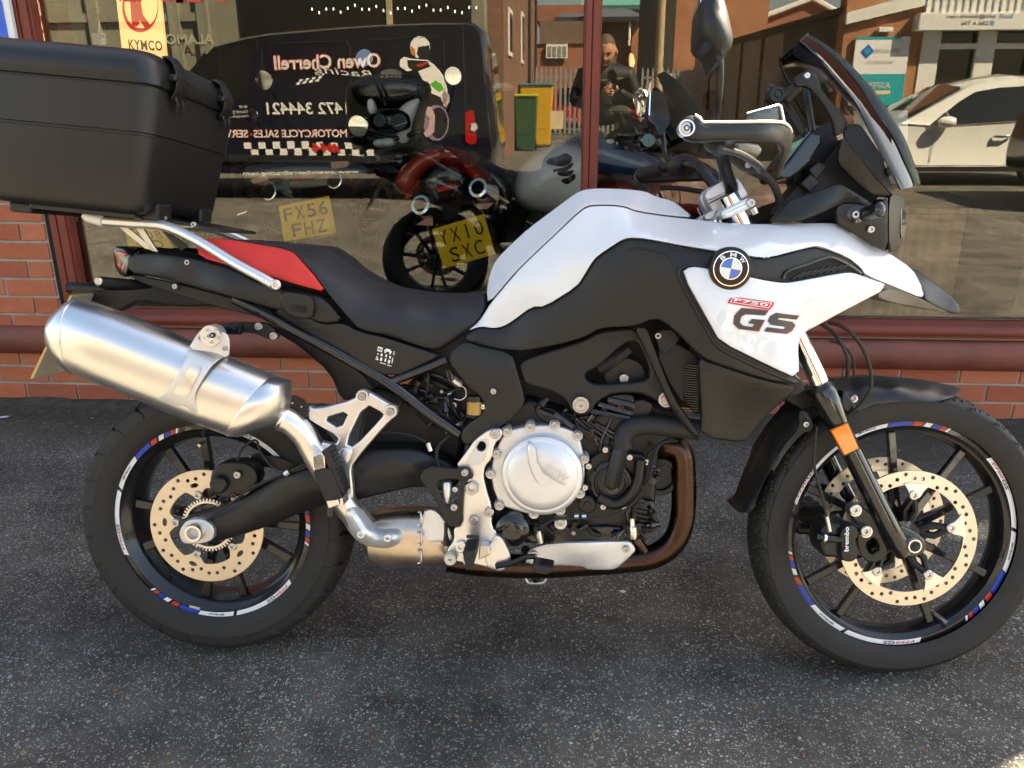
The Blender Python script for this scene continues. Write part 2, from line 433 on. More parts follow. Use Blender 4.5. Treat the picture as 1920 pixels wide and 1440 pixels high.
mat('badge_blue', (.0, .13, .52), .2, coat=.8)
mat('rim_black', (.011, .011, .012), .2, coat=.35)
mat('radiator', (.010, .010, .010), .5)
mat('plate_yellow', (.98, .57, .022), .35, spec=.3)
mat('plate_back', (.58, .53, .45), .5, var=.15)
mat('screen_glass', (.05, .045, .04), .03)
mat('wood_red', (.20, .040, .024), .55, bump=.35, bscale=40, var=.35, vscale=4, rvar=.12)
mat('wood_sill', (.20, .060, .040), .6, bump=.4, bscale=50, var=.4, vscale=5, rvar=.15)
mat('gap_dark', (.02, .018, .016), .8)
mat('mortar', (.42, .38, .33), .9, bump=.8, bscale=120, var=.3, vscale=9)
mat('sign_blue', (.0, .10, .62), .3, coat=.3)
mat('sign_white', (.8, .8, .8), .35)
mat('lettering_white', (.82, .80, .76), .4)
mat('lettering_red', (.62, .03, .02), .4)
mat('paint_white_trim', (.72, .71, .67), .5, var=.08)
# brushed exhaust: anisotropic-looking streaks
def streaks(m, axis, s1, s2, lo, hi):
    nt = m.node_tree; N, L = nt.nodes, nt.links; b = N['Principled BSDF']; tc = N.new('ShaderNodeTexCoord'); mp = N.new('ShaderNodeMapping')
    sc = [s1, s1, s1]; sc[axis] = s2; mp.inputs['Scale'].default_value = sc; n = N.new('ShaderNodeTexNoise'); n.inputs['Scale'].default_value = 1; n.inputs['Detail'].default_value = 4
    L.new(tc.outputs['Object'], mp.inputs['Vector']); L.new(mp.outputs[0], n.inputs['Vector'])
    r = N.new('ShaderNodeMapRange'); r.inputs['From Min'].default_value = .3; r.inputs['From Max'].default_value = .7; r.inputs['To Min'].default_value = lo; r.inputs['To Max'].default_value = hi
    L.new(n.outputs['Fac'], r.inputs['Value']); L.new(r.outputs[0], b.inputs['Roughness'])
    return n

# ------------------------------------------------------------------ ground
def asphalt():
    m = bpy.data.materials.new('asphalt'); m.use_nodes = True; nt = m.node_tree; N, L = nt.nodes, nt.links; b = N['Principled BSDF']
    tc = N.new('ShaderNodeTexCoord'); ob = tc.outputs['Object']
    def noise(s, d=4, r=.6):
        n = N.new('ShaderNodeTexNoise'); n.inputs['Scale'].default_value = s; n.inputs['Detail'].default_value = d; n.inputs['Roughness'].default_value = r; L.new(ob, n.inputs['Vector']); return n
    def ramp(src, pts):
        r = N.new('ShaderNodeValToRGB'); e = r.color_ramp.elements
        while len(e) < len(pts): e.new(.5)
        for k, (p, c) in enumerate(pts): e[k].position = p; e[k].color = (*c, 1) if hasattr(c, '__len__') else (c, c, c, 1)
        L.new(src, r.inputs[0]); return r.outputs[0]
    def mix(f, a, c, t='MIX'):
        x = N.new('ShaderNodeMix'); x.data_type = 'RGBA'; x.blend_type = t
        for k, v in (('Factor', f), ('A', a), ('B', c)):
            if hasattr(v, 'node'): L.new(v, x.inputs[k])
            else: x.inputs[k].default_value = v if k == 'Factor' else (*v, 1)
        return x.outputs['Result']
    def mth(op, a, c):
        x = N.new('ShaderNodeMath'); x.operation = op
        for k, v in enumerate((a, c)):
            if hasattr(v, 'node'): L.new(v, x.inputs[k])
            else: x.inputs[k].default_value = v
        return x.outputs[0]
    wob = noise(60, 2); wv = N.new('ShaderNodeVectorMath'); wv.operation = 'SCALE'; L.new(wob.outputs['Color'], wv.inputs[0]); wv.inputs['Scale'].default_value = .012
    av = N.new('ShaderNodeVectorMath'); L.new(ob, av.inputs[0]); L.new(wv.outputs[0], av.inputs[1])
    def chips(scale, lo, hi, thr, col):
        v = N.new('ShaderNodeTexVoronoi'); v.inputs['Scale'].default_value = scale; L.new(av.outputs[0], v.inputs['Vector'])
        sp = N.new('ShaderNodeSeparateColor'); L.new(v.outputs['Color'], sp.inputs[0])
        on = mth('GREATER_THAN', sp.outputs[0], thr)
        sz = mth('LESS_THAN', v.outputs['Distance'], mth('ADD', mth('MULTIPLY', sp.outputs[1], hi-lo), lo))
        return mth('MULTIPLY', on, sz), ramp(sp.outputs[2], col), v
    base = ramp(noise(7, 6, .7).outputs['Fac'], [(.28, (.036, .0325, .0265)), (.72, (.122, .110, .090))])
    grit = ramp(noise(420, 2, .5).outputs['Fac'], [(.33, .55), (.56, 1.0), (.68, 1.7)])
    col = mix(1.0, base, grit, 'MULTIPLY')
    f1, c1, v1 = chips(150, .18, .5, .38, [(0, (.075, .071, .064)), (.5, (.135, .128, .117)), (.9, (.24, .22, .19)), (1, (.42, .39, .34))])
    col = mix(f1, col, c1)
    f2, c2, v2 = chips(62, .1, .34, .70, [(0, (.08, .075, .07)), (.4, (.16, .15, .14)), (.7, (.20, .165, .10)), (.85, (.30, .29, .27)), (1, (.22, .10, .055))])
    col = mix(f2, col, c2)
    f3, c3, v3 = chips(260, .2, .5, .78, [(0, (.17, .16, .145)), (1, (.46, .44, .40))])
    col = mix(f3, col, c3)
    worn = ramp(noise(2.2, 5, .6).outputs['Fac'], [(.33, .66), (.64, 1.42)])
    col = mix(1.0, col, worn, 'MULTIPLY')
    # pale scuffed scale
    sc = ramp(noise(9, 8, .78).outputs['Fac'], [(.60, 0), (.74, .62)])
    col = mix(sc, col, (.19, .185, .18))
    # damp mossy dirt collecting along the foot of the shop wall
    sx = N.new('ShaderNodeSeparateXYZ'); L.new(ob, sx.inputs[0])
    edge = mth('ADD', sx.outputs[1], mth('MULTIPLY', mth('SUBTRACT', noise(3.5, 6, .7).outputs['Fac'], .5), .55))
    dm = N.new('ShaderNodeMapRange'); dm.inputs['From Min'].default_value = -.52; dm.inputs['From Max'].default_value = -.20; L.new(edge, dm.inputs['Value'])
    dirt = ramp(noise(26, 8, .75).outputs['Fac'], [(.33, (.016, .015, .011)), (.55, (.045, .042, .030)), (.74, (.12, .112, .09))])
    col = mix(mth('MULTIPLY', dm.outputs[0], .86), col, dirt)
    L.new(col, b.inputs['Base Color']); b.inputs['Roughness'].default_value = .82; b.inputs['Specular IOR Level'].default_value = .35
    h = mth('ADD', mth('MULTIPLY', v1.outputs['Distance'], -.5), mth('MULTIPLY', noise(300, 3).outputs['Fac'], .8))
    h = mth('ADD', h, mth('MULTIPLY', f2, .25))
    bp = N.new('ShaderNodeBump'); bp.inputs['Strength'].default_value = .9; bp.inputs['Distance'].default_value = .004; L.new(h, bp.inputs['Height']); L.new(bp.outputs['Normal'], b.inputs['Normal'])
    M['asphalt'] = m
asphalt()
MB().add([(-120, -160, 0), (120, -160, 0), (120, 60, 0), (-120, 60, 0)], [(0, 1, 2, 3)]).build('ground', M['asphalt'], None, None, False)['kind'] = 'structure'
# loose chippings lying on the tarmac
def chippings():
    ico = bmesh.new(); bmesh.ops.create_icosphere(ico, subdivisions=1, radius=1); iv = np.array([v.co[:] for v in ico.verts]); fi = [tuple(v.index for v in f.verts) for f in ico.faces]; ico.free()
    mb = MB(); cols = []
    for k in range(5200):
        near = k % 3
        x = RNG.uniform(-.3, 4.6); y = RNG.uniform(-2.15, -.1) if near else RNG.uniform(-2.1, -1.5)
        r = .0014 + .0042*RNG.random()**3
        a = RNG.random()*6.28; c, s = math.cos(a), math.sin(a); sc = np.array([1, .5+.4*RNG.random(), .35+.3*RNG.random()])*r
        v = iv*(1+.18*RNG.standard_normal((len(iv), 1)))*sc
        w = np.stack([v[:, 0]*c-v[:, 1]*s + x, v[:, 0]*s+v[:, 1]*c + y, v[:, 2] + sc[2]*.35], 1)
        mb.add(w, fi, min(3, int(RNG.random()**1.5*4)))
    ms = [mat('chip_grey', (.10, .098, .095), .8), mat('chip_pale', (.26, .25, .235), .75), mat('chip_tan', (.24, .18, .09), .75), mat('chip_rust', (.24, .09, .04), .75)]
    o = mb.build('gravel', ms, None, None, False); o['kind'] = 'stuff'
    setp(o, 'loose grey and tan chippings scattered over the tarmac around the parked motorcycle', 'gravel')
chippings()
def dirt_ridge():
    n, m = 260, 5; xs = np.linspace(-.8, 6.2, n); mb = MB(); vs = []
    prof = [(-.001, .010), (-.02, .007), (-.045, .004), (-.075, .001), (-.10, -.004)]
    from mathutils import noise as ns
    for i, x in enumerate(xs):
        for j, (y, z) in enumerate(prof):
            k = 1 + .9*ns.noise(Vector((x*6, j*.8, 0))) + .5*ns.noise(Vector((x*23, j*1.9, 3)))
            vs.append((x, y*(1+.35*ns.noise(Vector((x*5, 9, j*.2)))), z*max(.15, k) - (.004 if j == 4 else 0)))
    mb.add(vs, [(i*m+j, (i+1)*m+j, (i+1)*m+j+1, i*m+j+1) for i in range(n-1) for j in range(m-1)])
    o = mb.build('dirt', mat('wall_dirt', (.052, .048, .036), .95, bump=1.0, bscale=90, var=.6, vscale=22), None, None, True); o['kind'] = 'stuff'
    setp(o, 'dark mossy dirt heaped along the foot of the brick wall', 'dirt')
dirt_ridge()
# ------------------------------------------------------------------ shop front
def brick_mats():
    out = []
    for k, c in enumerate([(.50, .155, .080), (.46, .138, .074), (.53, .172, .092), (.41, .118, .066)]):
        out.append(mat('brick_face_%d' % k, c, .82, bump=.55, bscale=55, var=.16, vscale=14, spec=.3))
    return out
BRK = brick_mats()
wall = empty('brick_wall', (0, 0, 0), 'orange red brick shop wall under and beside the display window', 'wall')
BW, BH, BD = .215, .064, .10
def brick_mesh(w, seed):
    r = np.random.default_rng(seed); mb = MB(); mb.box((0, BD/2, 0), (w/2, BD/2, BH/2)); me = mb.mesh('brick')
    for v in me.vertices:
        v.co.x += r.uniform(-.0012, .0012); v.co.z += r.uniform(-.0012, .0012)
        if v.co.y < .01: v.co.y += r.uniform(-.0012, .0012)
    b = bmesh.new(); b.from_mesh(me); bmesh.ops.bevel(b, geom=[e for e in b.edges if all(v.co.y < .02 for v in e.verts)], offset=.0022, segments=1, affect='EDGES'); b.to_mesh(me); b.free()
    me.materials.append(BRK[seed % 4]); return me
BM = {}
def put_brick(x0, x1, row, parent, y=0.0, zoff=0.0, name='brick'):
    w = round(x1-x0, 3); k = int(RNG.integers(0, 8)); key = (w, k)
    if key not in BM: BM[key] = brick_mesh(w, k)
    o = bpy.data.objects.new(name, BM[key]); COL.objects.link(o); o.parent = parent
    o.location = ((x0+x1)/2, y + RNG.uniform(-.0015, .0015), zoff + .075*(row-.5)); return o
def course(row, xa, xb, parent, y=0.0):
    off = 0.0 if row % 2 else .1125
    n0 = math.floor((xa-off)/.225)
    x = off + n0*.225
    while x < xb:
        a, b = max(x+.005, xa), min(x+.22, xb)
        if b-a > .03: put_brick(a, b, row, parent, y)
        x += .225
for r in (1, 2, 3): course(r, -.68, 5.85, wall)
for r in range(4, 24): course(r, -.68, .214, wall)
mb = MB(); mb.bx((-.70, .0075, -.05), (5.9, .2, .335)); mb.bx((-.70, .0075, .336), (.219, .2, 2.30))
mb.build('mortar', M['mortar'], wall, None, False)
# upper wall, roof and body of the shop: its parapet throws the shade the bike stands in
shop = empty('shop_building', (2.6, 3.0, 0), 'single storey brick shop whose front shades the parked motorcycle', 'shop')
mbrick = bpy.data.materials.new('far_brick'); mbrick.use_nodes = True
def far_brick(name, c1, c2, mort, scale=4.444, axis='XZ'):
    m = bpy.data.materials.new(name); m.use_nodes = True; N, L = m.node_tree.nodes, m.node_tree.links; b = N['Principled BSDF']; tc = N.new('ShaderNodeTexCoord')
    sp = N.new('ShaderNodeSeparateXYZ'); cb = N.new('ShaderNodeCombineXYZ'); L.new(tc.outputs['Object'], sp.inputs[0])
    ad = N.new('ShaderNodeMath'); L.new(sp.outputs[0], ad.inputs[0]); L.new(sp.outputs[1], ad.inputs[1])
    L.new(ad.outputs[0], cb.inputs[0]); L.new(sp.outputs[2], cb.inputs[1])
    t = N.new('ShaderNodeTexBrick'); t.inputs['Scale'].default_value = 1; t.inputs['Brick Width'].default_value = .225; t.inputs['Row Height'].default_value = .075; t.inputs['Mortar Size'].default_value = .005
    t.inputs['Color1'].default_value = (*c1, 1); t.inputs['Color2'].default_value = (*c2, 1); t.inputs['Mortar'].default_value = (*mort, 1); t.inputs['Bias'].default_value = -.1
    L.new(cb.outputs[0], t.inputs['Vector']); n = N.new('ShaderNodeTexNoise'); n.inputs['Scale'].default_value = .9; n.inputs['Detail'].default_value = 8; L.new(tc.outputs['Object'], n.inputs['Vector'])
    r = N.new('ShaderNodeMapRange'); r.inputs['To Min'].default_value = .6; r.inputs['To Max'].default_value = 1.4; L.new(n.outputs['Fac'], r.inputs['Value'])
    mx = N.new('ShaderNodeMix'); mx.data_type = 'RGBA'; mx.blend_type = 'MULTIPLY'; mx.inputs['Factor'].default_value = 1; L.new(t.outputs['Color'], mx.inputs['A']); L.new(r.outputs[0], mx.inputs['B'])
    L.new(mx.outputs['Result'], b.inputs['Base Color']); b.inputs['Roughness'].default_value = .85
    bp = N.new('ShaderNodeBump'); bp.inputs['Strength'].default_value = .4; bp.inputs['Distance'].default_value = .006; bp.invert = True; L.new(t.outputs['Fac'], bp.inputs['Height']); L.new(bp.outputs['Normal'], b.inputs['Normal'])
    M[name] = m; return m
far_brick('far_brick_red', (.33, .11, .055), (.26, .085, .045), (.26, .23, .20))
far_brick('far_brick_orange', (.44, .17, .075), (.36, .135, .06), (.32, .27, .21))
far_brick('far_brick_brown', (.20, .085, .05), (.15, .065, .042), (.17, .15, .13))
MB().bx((-9, .004, 2.302), (6.04, .25, 4.25)).bx((-9, .004, 0), (-.702, .25, 2.298)).bx((5.55, .22, .40), (5.9, .45, 2.30)).build('wall', M['far_brick_red'], shop, None, False)
mat('roof_felt', (.08, .08, .085), .9); mat('room_wall', (.20, .19, .155), .8, var=.12); mat('room_dark', (.05, .046, .04), .7, var=.2); mat('room_floor', (.035, .032, .03), .35, var=.2)
MB().bx((-9, .255, 4.15), (6.04, 6.0, 4.22)).build('roof', M['roof_felt'], shop, None, False)
MB().bx((-.69, .21, .10), (5.6, 5.3, .215)).build('shop_floor', M['room_floor'], shop, None, False)
MB().bx((-.84, 5.3, .215), (5.6, 5.45, 3.0)).bx((5.46, .46, .22), (5.6, 5.29, 3.0)).bx((-.85, .21, .22), (-.70, 5.299, 3.0)).build('room_wall', M['room_wall'], shop, None, False)
MB().bx((-.69, .26, 2.85), (5.45, 5.29, 2.95)).build('ceiling', M['room_wall'], shop, None, False)
# window
win = empty('shop_window', (2.7, 0, .39), 'dark red painted timber shop window with two big panes', 'window')
def post(x0, x1, name, z0=.398, z1=2.30, left=False):
    w = x1-x0; mb = MB(); y0 = -.004
    mb.bx((x0, y0+.012, z0), (x1, .115, z1))
    mb.bx((x0+.10*w, y0, z0), (x0+.44*w, y0+.0125, z1)); mb.bx((x0+.50*w, y0, z0), (x0+.90*w, y0+.0125, z1))
    return mb.build(name, M['wood_red'], win, None, False, .003)
post(.236, .316, 'frame_post'); post(2.336, 2.397, 'mullion'); post(5.40, 5.48, 'frame_post')
MB().bx((.219, .012, .337), (.236, .12, 2.30)).build('joint_seal', M['gap_dark'], win, None, False)
# sill: flat nosed board over a fat half-round rail
prof = [(.115, .336), (-.006, .336), (-.014, .338), (-.014, .349), (-.022, .350), (-.026, .356), (-.026, .372), (-.020, .382), (-.008, .389), (.115, .397)]
def extrude_x(prof, x0, x1, name, m, parent, seg=40, jit=.0):
    mb = MB(); n = len(prof); vs = []
    for i in range(seg+1):
        x = x0+(x1-x0)*i/seg
        for y, z in prof: vs.append((x, y, z))
    mb.add(vs, [(i*n+j, (i+1)*n+j, (i+1)*n+(j+1) % n, i*n+(j+1) % n) for i in range(seg) for j in range(n)] + [tuple(range(n)), tuple(seg*n+k for k in range(n))[::-1]])
    return mb.build(name, m, parent, None, 40)
extrude_x(prof, .222, 5.5, 'sill', M['wood_red'], win)
arc = [(.0 - .044*math.sin(a), .268 + .060*math.cos(a)) for a in np.linspace(0, math.pi, 14)]
extrude_x([(.006, .328)] + arc + [(.006, .208)], -.68, 5.88, 'rail', M['wood_sill'], win)
def window_glass():
    m = bpy.data.materials.new('window_glass'); m.use_nodes = True; N, L = m.node_tree.nodes, m.node_tree.links; N.clear()
    o = N.new('ShaderNodeOutputMaterial'); t = N.new('ShaderNodeBsdfTransparent'); g = N.new('ShaderNodeBsdfGlossy'); x = N.new('ShaderNodeMixShader'); f = N.new('ShaderNodeFresnel')
    t.inputs[0].default_value = (.93, .95, .93, 1); g.inputs['Roughness'].default_value = 0.0; g.inputs[0].default_value = (1.0, .97, .92, 1); f.inputs['IOR'].default_value = 1.62
    tc = N.new('ShaderNodeTexCoord'); n = N.new('ShaderNodeTexNoise'); n.inputs['Scale'].default_value = 1.1; n.inputs['Detail'].default_value = 1; L.new(tc.outputs['Object'], n.inputs['Vector'])
    bp = N.new('ShaderNodeBump'); bp.inputs['Strength'].default_value = .02; bp.inputs['Distance'].default_value = .004; L.new(n.outputs['Fac'], bp.inputs['Height']); L.new(bp.outputs[0], g.inputs['Normal'])
    mm = N.new('ShaderNodeMath'); mm.operation = 'MULTIPLY'; mm.inputs[1].default_value = .88; L.new(f.outputs[0], mm.inputs[0])
    L.new(mm.outputs[0], x.inputs[0]); L.new(t.outputs[0], x.inputs[1]); L.new(g.outputs[0], x.inputs[2]); L.new(x.outputs[0], o.inputs[0]); M['window_glass'] = m
window_glass()
for a, b in ((.318, 2.334), (2.399, 5.398)):
    MB().bx((a, GLASS_Y, .3975), (b, GLASS_Y+.006, 2.298)).build('window_pane', M['window_glass'], win, None, False)
# enamelled blue sign fixed to the pier, its lower right corner in view
sg = empty('blue_sign', (-.1, -.03, 1.8), 'bright blue sign board with a white border on the wall above the luggage box', 'sign')
MB().bx((-.75, -.030, 1.40), (.262, -.0085, 2.25)).build('border', M['sign_white'], sg, None, False, .003)
MB().bx((-.70, -.034, 1.405), (.238, -.0305, 2.20)).build('sign_face', M['sign_blue'], sg, None, False)
# ------------------------------------------------------------------ the parked motorcycle
bike = empty('motorcycle', label='white and black adventure motorcycle with red and black seat parked before the shop window', cat='motorcycle', matrix=BIKE.m)
YA = np.array([0, -1.0, 0])          # towards the near side
def tyre(fr, c, Ro, hw, rb, rim, parent, grooves, seg=1080):
    """tyre with its tread grooves cut in as geometry."""
    prof = [(rb, .80*hw), (rb+.010, .90*hw), (rb+.022, .965*hw), (rb+.045*Ro/.31, hw), (Ro-.040, .985*hw)]
    a = np.linspace(0, math.pi, 27); cw = .965*hw; ch = .030
    prof += [(Ro-ch+ch*(math.sin(t)**.8), cw*math.cos(t)) for t in a]
    prof += [(r, -y) for r, y in prof[4::-1]]
    prof = np.array(prof); m = len(prof); th = np.linspace(0, 2*math.pi, seg, endpoint=False)
    r = np.repeat(prof[None, :, 0], seg, 0); y = np.repeat(prof[None, :, 1], seg, 0); T = np.repeat(th[:, None], m, 1)
    dep = grooves(T, y, hw)*(prof[None, :, 0] > Ro-.034)
    r = r - dep
    V = np.stack([c[0]+r*np.cos(T), c[1]-y, c[2]+r*np.sin(T)], 2).reshape(-1, 3)
    i = np.arange(seg)[:, None]; j = np.arange(m-1)[None]; i2 = (i+1) % seg
    F = np.stack([i*m+j, i2*m+j, i2*m+j+1, i*m+j+1], 2).reshape(-1, 4)
    me = bpy.data.meshes.new('tyre'); me.from_pydata(V.tolist(), [], F.tolist()); b = bmesh.new(); b.from_mesh(me); bmesh.ops.recalc_face_normals(b, faces=b.faces); b.to_mesh(me); b.free()
    return link('tyre', me, M['tyre_rubber'], parent, fr.m, 26)
def slants(per, slope, lo, hi, w, R, dep=.0045, alt=True):
    def g(T, y, hw):
        ay = np.abs(y); P = 2*math.pi/per; ph = np.where(y > 0, T, T + P/2) + slope*ay/hw*P + .12*np.sin(ay/hw*5)
        k = (ph/P) % 1.0; d = np.minimum(k, 1-k)*P*R; on = (d < w) & (ay > lo*hw) & (ay < hi*hw)
        k2 = (ph/P*1.0+.5) % 1.0; d2 = np.minimum(k2, 1-k2)*P*R; on2 = (d2 < w*.8) & (ay > (lo+.34)*hw) & (ay < (hi+.02)*hw)
        return dep*(on | on2)
    return g
def rim_mesh(c, Rf, hw, inner):
    mb = MB(); o = np.array(c, float)
    prof = [(Rf, hw-.001), (Rf+.001, hw+.002), (Rf-.0115, hw+.0025), (Rf-.014, hw-.001), (Rf-.022, hw-.006), (inner+.004, hw-.016), (inner, hw*.35), (inner-.003, 0), (inner, -hw*.35), (inner+.004, -hw+.016), (Rf-.022, -hw+.006), (Rf-.0115, -hw-.0025), (Rf+.001, -hw-.002), (Rf, -hw+.001), (Rf-.006, -hw+.01), (inner+.012, -hw*.5), (inner+.009, 0), (inner+.012, hw*.5), (Rf-.006, hw-.01)]
    mb.lathe(o, YA, prof, 96, ref=(1, 0, 0), closed=True); return mb
def spoke_mesh(c, ang, r0, r1, w0, w1, y0, y1, t):
    """tapered box spoke at angle ANG from hub to rim."""
    a = math.radians(ang); e = np.array([math.cos(a), 0, math.sin(a)]); n = np.array([-math.sin(a), 0, math.cos(a)]); c = np.array(c, float)
    vs = []
    for r, w, y, tt in ((r0, w0, y0, t*1.4), (r0+.45*(r1-r0), (w0+w1)/2*.9, y0*.6+y1*.4, t*1.15), (r1, w1*1.25, y1, t)):
        for sn, sy in ((-1, -1), (1, -1), (1, 1), (-1, 1)):
            vs.append(c + e*r + n*w*sn*(1 if sy < 0 else .7) + np.array([0, -y + tt*sy, 0]))
    f = []
    for s in (0, 4): f += [(s+k, s+(k+1) % 4, s+4+(k+1) % 4, s+4+k) for k in range(4)]
    f += [(0, 1, 2, 3), (8, 9, 10, 11)]
    return MB().add(vs, f)
def disc_plate(name, fr, c, R, rin, d, mat_, parent, nholes, lobes=(), slots=(), t=.005, rings=(.92, .85, .79)):
    out = [(c[0]+R*math.cos(a), c[2]+R*math.sin(a)) for a in np.linspace(0, 2*math.pi, 96, endpoint=False)]
    inn = []
    for a in np.linspace(0, 360, 120, endpoint=False):
        r = rin
        for l in lobes:
            da = abs((a-l+180) % 360-180)
            if da < 17: r = min(r, rin - (rin-.50*R)*(.5+.5*math.cos(math.pi*da/17))**.8)
        inn.append((c[0]+r*math.cos(rad(a)), c[2]+r*math.sin(rad(a))))
    holes = [inn]
    for k in range(nholes):
        a = 2*math.pi*k/nholes; r = R*rings[k % 3 if k % 4 != 3 else 1]
        if any(abs((math.degrees(a)-l+180) % 360-180) < 9.5 and r < .83*R for l in slots): continue
        holes.append([(c[0]+r*math.cos(a)+.0042*math.cos(q), c[2]+r*math.sin(a)+.0042*math.sin(q)) for q in np.linspace(0, 2*math.pi, 9, endpoint=False)])
    for l in slots:
        a = rad(l); cx, cz = c[0]+.74*R*math.cos(a), c[2]+.74*R*math.sin(a)
        holes.append([(cx + .0095*math.cos(q)*-math.sin(a) + .005*math.sin(q)*math.cos(a), cz + .0095*math.cos(q)*math.cos(a) + .005*math.sin(q)*math.sin(a)) for q in np.linspace(0, 2*math.pi, 12, endpoint=False)])
    return plate(name, out, mat_, parent, d, t, holes, .0005, fr, rnd=0, raw=True)
def rim_stickers(fr, c, Rf, y, starts, parent):
    """printed arcs on the rim flange: white, white, blue, red, white, blue, red, white, three times round."""
    seg = [(0, 40, 'decal_white'), (42, 63, 'decal_white'), (63.6, 75.4, 'decal_blue'), (76.2, 80.4, 'decal_red'), (82, 85.3, 'decal_white'), (86.2, 89.6, 'decal_blue'), (90.2, 92.6, 'decal_red'), (93.4, 94.6, 'decal_white')]
    ro, ri = Rf-.0006, Rf-.0108; c = np.array(c, float)
    def at(r, a, e=0): return c + np.array([r*math.cos(rad(a)), -y-e, r*math.sin(rad(a))])
    for s in starts:
        for a, b, m in seg:
            n = max(2, int((b-a)/1.5)); mb = MB(); sk = .9
            vs = [at(ro, s-a-(b-a)*i/n-sk) for i in range(n+1)] + [at(ri, s-a-(b-a)*i/n+sk*.5) for i in range(n+1)]
            mb.add(vs, [(i, i+1, n+2+i, n+1+i) for i in range(n)]); mb.build('rim_sticker', M[m], parent, fr.m, None)
        for txt, a0, w, m, hh in (('F750', 3.5, 9.5, 'decal_red', .55), ('GS', 13.6, 6.0, 'decal_black', .7), ('BMW Motorrad', 48, 9, 'decal_black', .42)):
            V, Fc = text_mesh(txt, .02); H = (ro-ri)
            mb = MB(); mb.add([at(ri + H*(.5-hh/2 + hh*v[1]), s-a0-w*v[0]-v[1]*.3, .0006) for v in V], Fc); mb.build('rim_lettering', M[m], parent, fr.m, None)
# --- rear wheel
RC = (0, 0, RR); Rf = .226
rw = rim_mesh(RC, Rf, .0545, .190); rw.lathe(RC, YA, [(.022, .07), (.044, .068), (.049, .04), (.05, -.04), (.044, -.07), (.02, -.07)], 40)
rear_wheel = rw.build('rear_wheel', M['rim_black'], bike, BIKE.m, 30)
tyre(BIKE, RC, RR, .0735, Rf-.001, None, rear_wheel, slants(13, 1.0, .10, .97, .0042, RR, .010))
for a in (171, 124, 97, -157, -101, -74, -29, -4, 26, 50): spoke_mesh(RC, a, .040, .193, .012, .0085, .02, .022, .011).build('spoke', M['rim_black'], rear_wheel, BIKE.m, None, .003)
rd = disc_plate('brake_disc', BIKE, RC, .1287, .088, .086, M['disc_steel'], rear_wheel, 36, (104, 176, 248, 320, 32), (104, 176, 248, 320, 32))
for a in (104, 176, 248, 320, 32):
    p = (RC[0]+.072*math.cos(rad(a)), 0, RC[2]+.072*math.sin(rad(a))); q = BIKE.px((p[0], -.086, p[2])); bolt(q[0], q[1], .0905, .0095, rear_wheel)
def toothed(fr, c, R, rin, d, n, parent):
    out = []
    for k in range(n):
        a = 2*math.pi*k/n; s = math.pi/n
        for q, r in ((-.5, R), (.5, R), (.55, R-.006), (1.45, R-.006)): out.append((c[0]+r*math.cos(a+q*s), c[2]+r*math.sin(a+q*s)))
    inn = [(c[0]+rin*math.cos(a), c[2]+rin*math.sin(a)) for a in np.linspace(0, 2*math.pi, 40, endpoint=False)]
    return plate('sensor_ring', out, M['disc_bright'], parent, d, .003, [inn], .0003, fr, 0, raw=True)
toothed(BIKE, RC, .061, .050, .078, 48, rear_wheel)
rim_stickers(BIKE, RC, Rf, .0575, (202.6, 82.6, -37.4), rear_wheel)
MB().bx((-.012, -.0605, .0), (.014, -.0575, .006)).build('balance_weight', M['zinc'], rear_wheel, BIKE.m @ Matrix.Translation((-.052, 0, RR-.2075)) @ Matrix.Rotation(rad(13), 4, 'Y'), None, .001)
MB().tube([(0, -.01, 0), (0, -.02, -.006), (-.004, -.05, -.012)], .0042, 8).build('valve', M['steel'], rear_wheel, BIKE.m @ Matrix.Translation((-.020, 0, RR+.186)), 40)
# --- front wheel
FC = (0, 0, 0); Ff = .250
fw = rim_mesh(FC, Ff, .033, .221); fw.lathe(FC, YA, [(.016, .050), (.034, .048), (.038, .03), (.036, -.03), (.034, -.048), (.016, -.05)], 40)
front_wheel = fw.build('front_wheel', M['rim_black'], bike, FRONT.m, 30)
tyre(FRONT, FC, RF, .0545, Ff-.001, None, front_wheel, slants(15, -1.1, .10, .98, .0042, RF, .010))
for a in (97, 54, 26, -25, -67, -122, -149, 176, 154, 125): spoke_mesh(FC, a, .034, .224, .011, .0075, .012, .010, .009).build('spoke', M['rim_black'], front_wheel, FRONT.m, None, .003)
LOB = (86, 14, -58, -130, 158)
for dd in (.066, -.066):
    k = 1 if dd > 0 else -1
    disc_plate('brake_disc', FRONT, FC, .148, .117, dd, M['disc_steel'], front_wheel, 45, (), (), rings=(.945, .89, .835))
    car = MB()
    for a in LOB:
        e = np.array([math.cos(rad(a)), 0, math.sin(rad(a))]); n = np.array([-e[2], 0, e[0]]); y = np.array([0, -dd*1.0, 0])
        for s in (-1, 1): car.tube([e*.030 + y*.55, e*.06+n*s*.012 + y*.8, e*.094 + y*.94], [.010, .008, .0075], 8)
    car.build('disc_carrier', M['satin_black'], front_wheel, FRONT.m, 40)
    for a in LOB:
        e = np.array([math.cos(rad(a)), math.sin(rad(a))]); n = np.array([-e[1], e[0]])
        pts = [e*.121-n*.030, e*.121+n*.030, e*.108+n*.018, e*.092+n*.011, e*.086, e*.092-n*.011, e*.108-n*.018]
        plate('disc_tab', [tuple(p) for p in pts], M['disc_bright'], front_wheel, dd+.004*k if k > 0 else dd, .004, (), .0006, FRONT, 1, raw=True)
        if k > 0:
            q = FRONT.px((e[0]*.0945, -dd, e[1]*.0945)); bolt(q[0], q[1], dd+.0075, .0105, front_wheel, FRONT)
rim_stickers(FRONT, FC, Ff, .0358, (44, -76, 164), front_wheel)
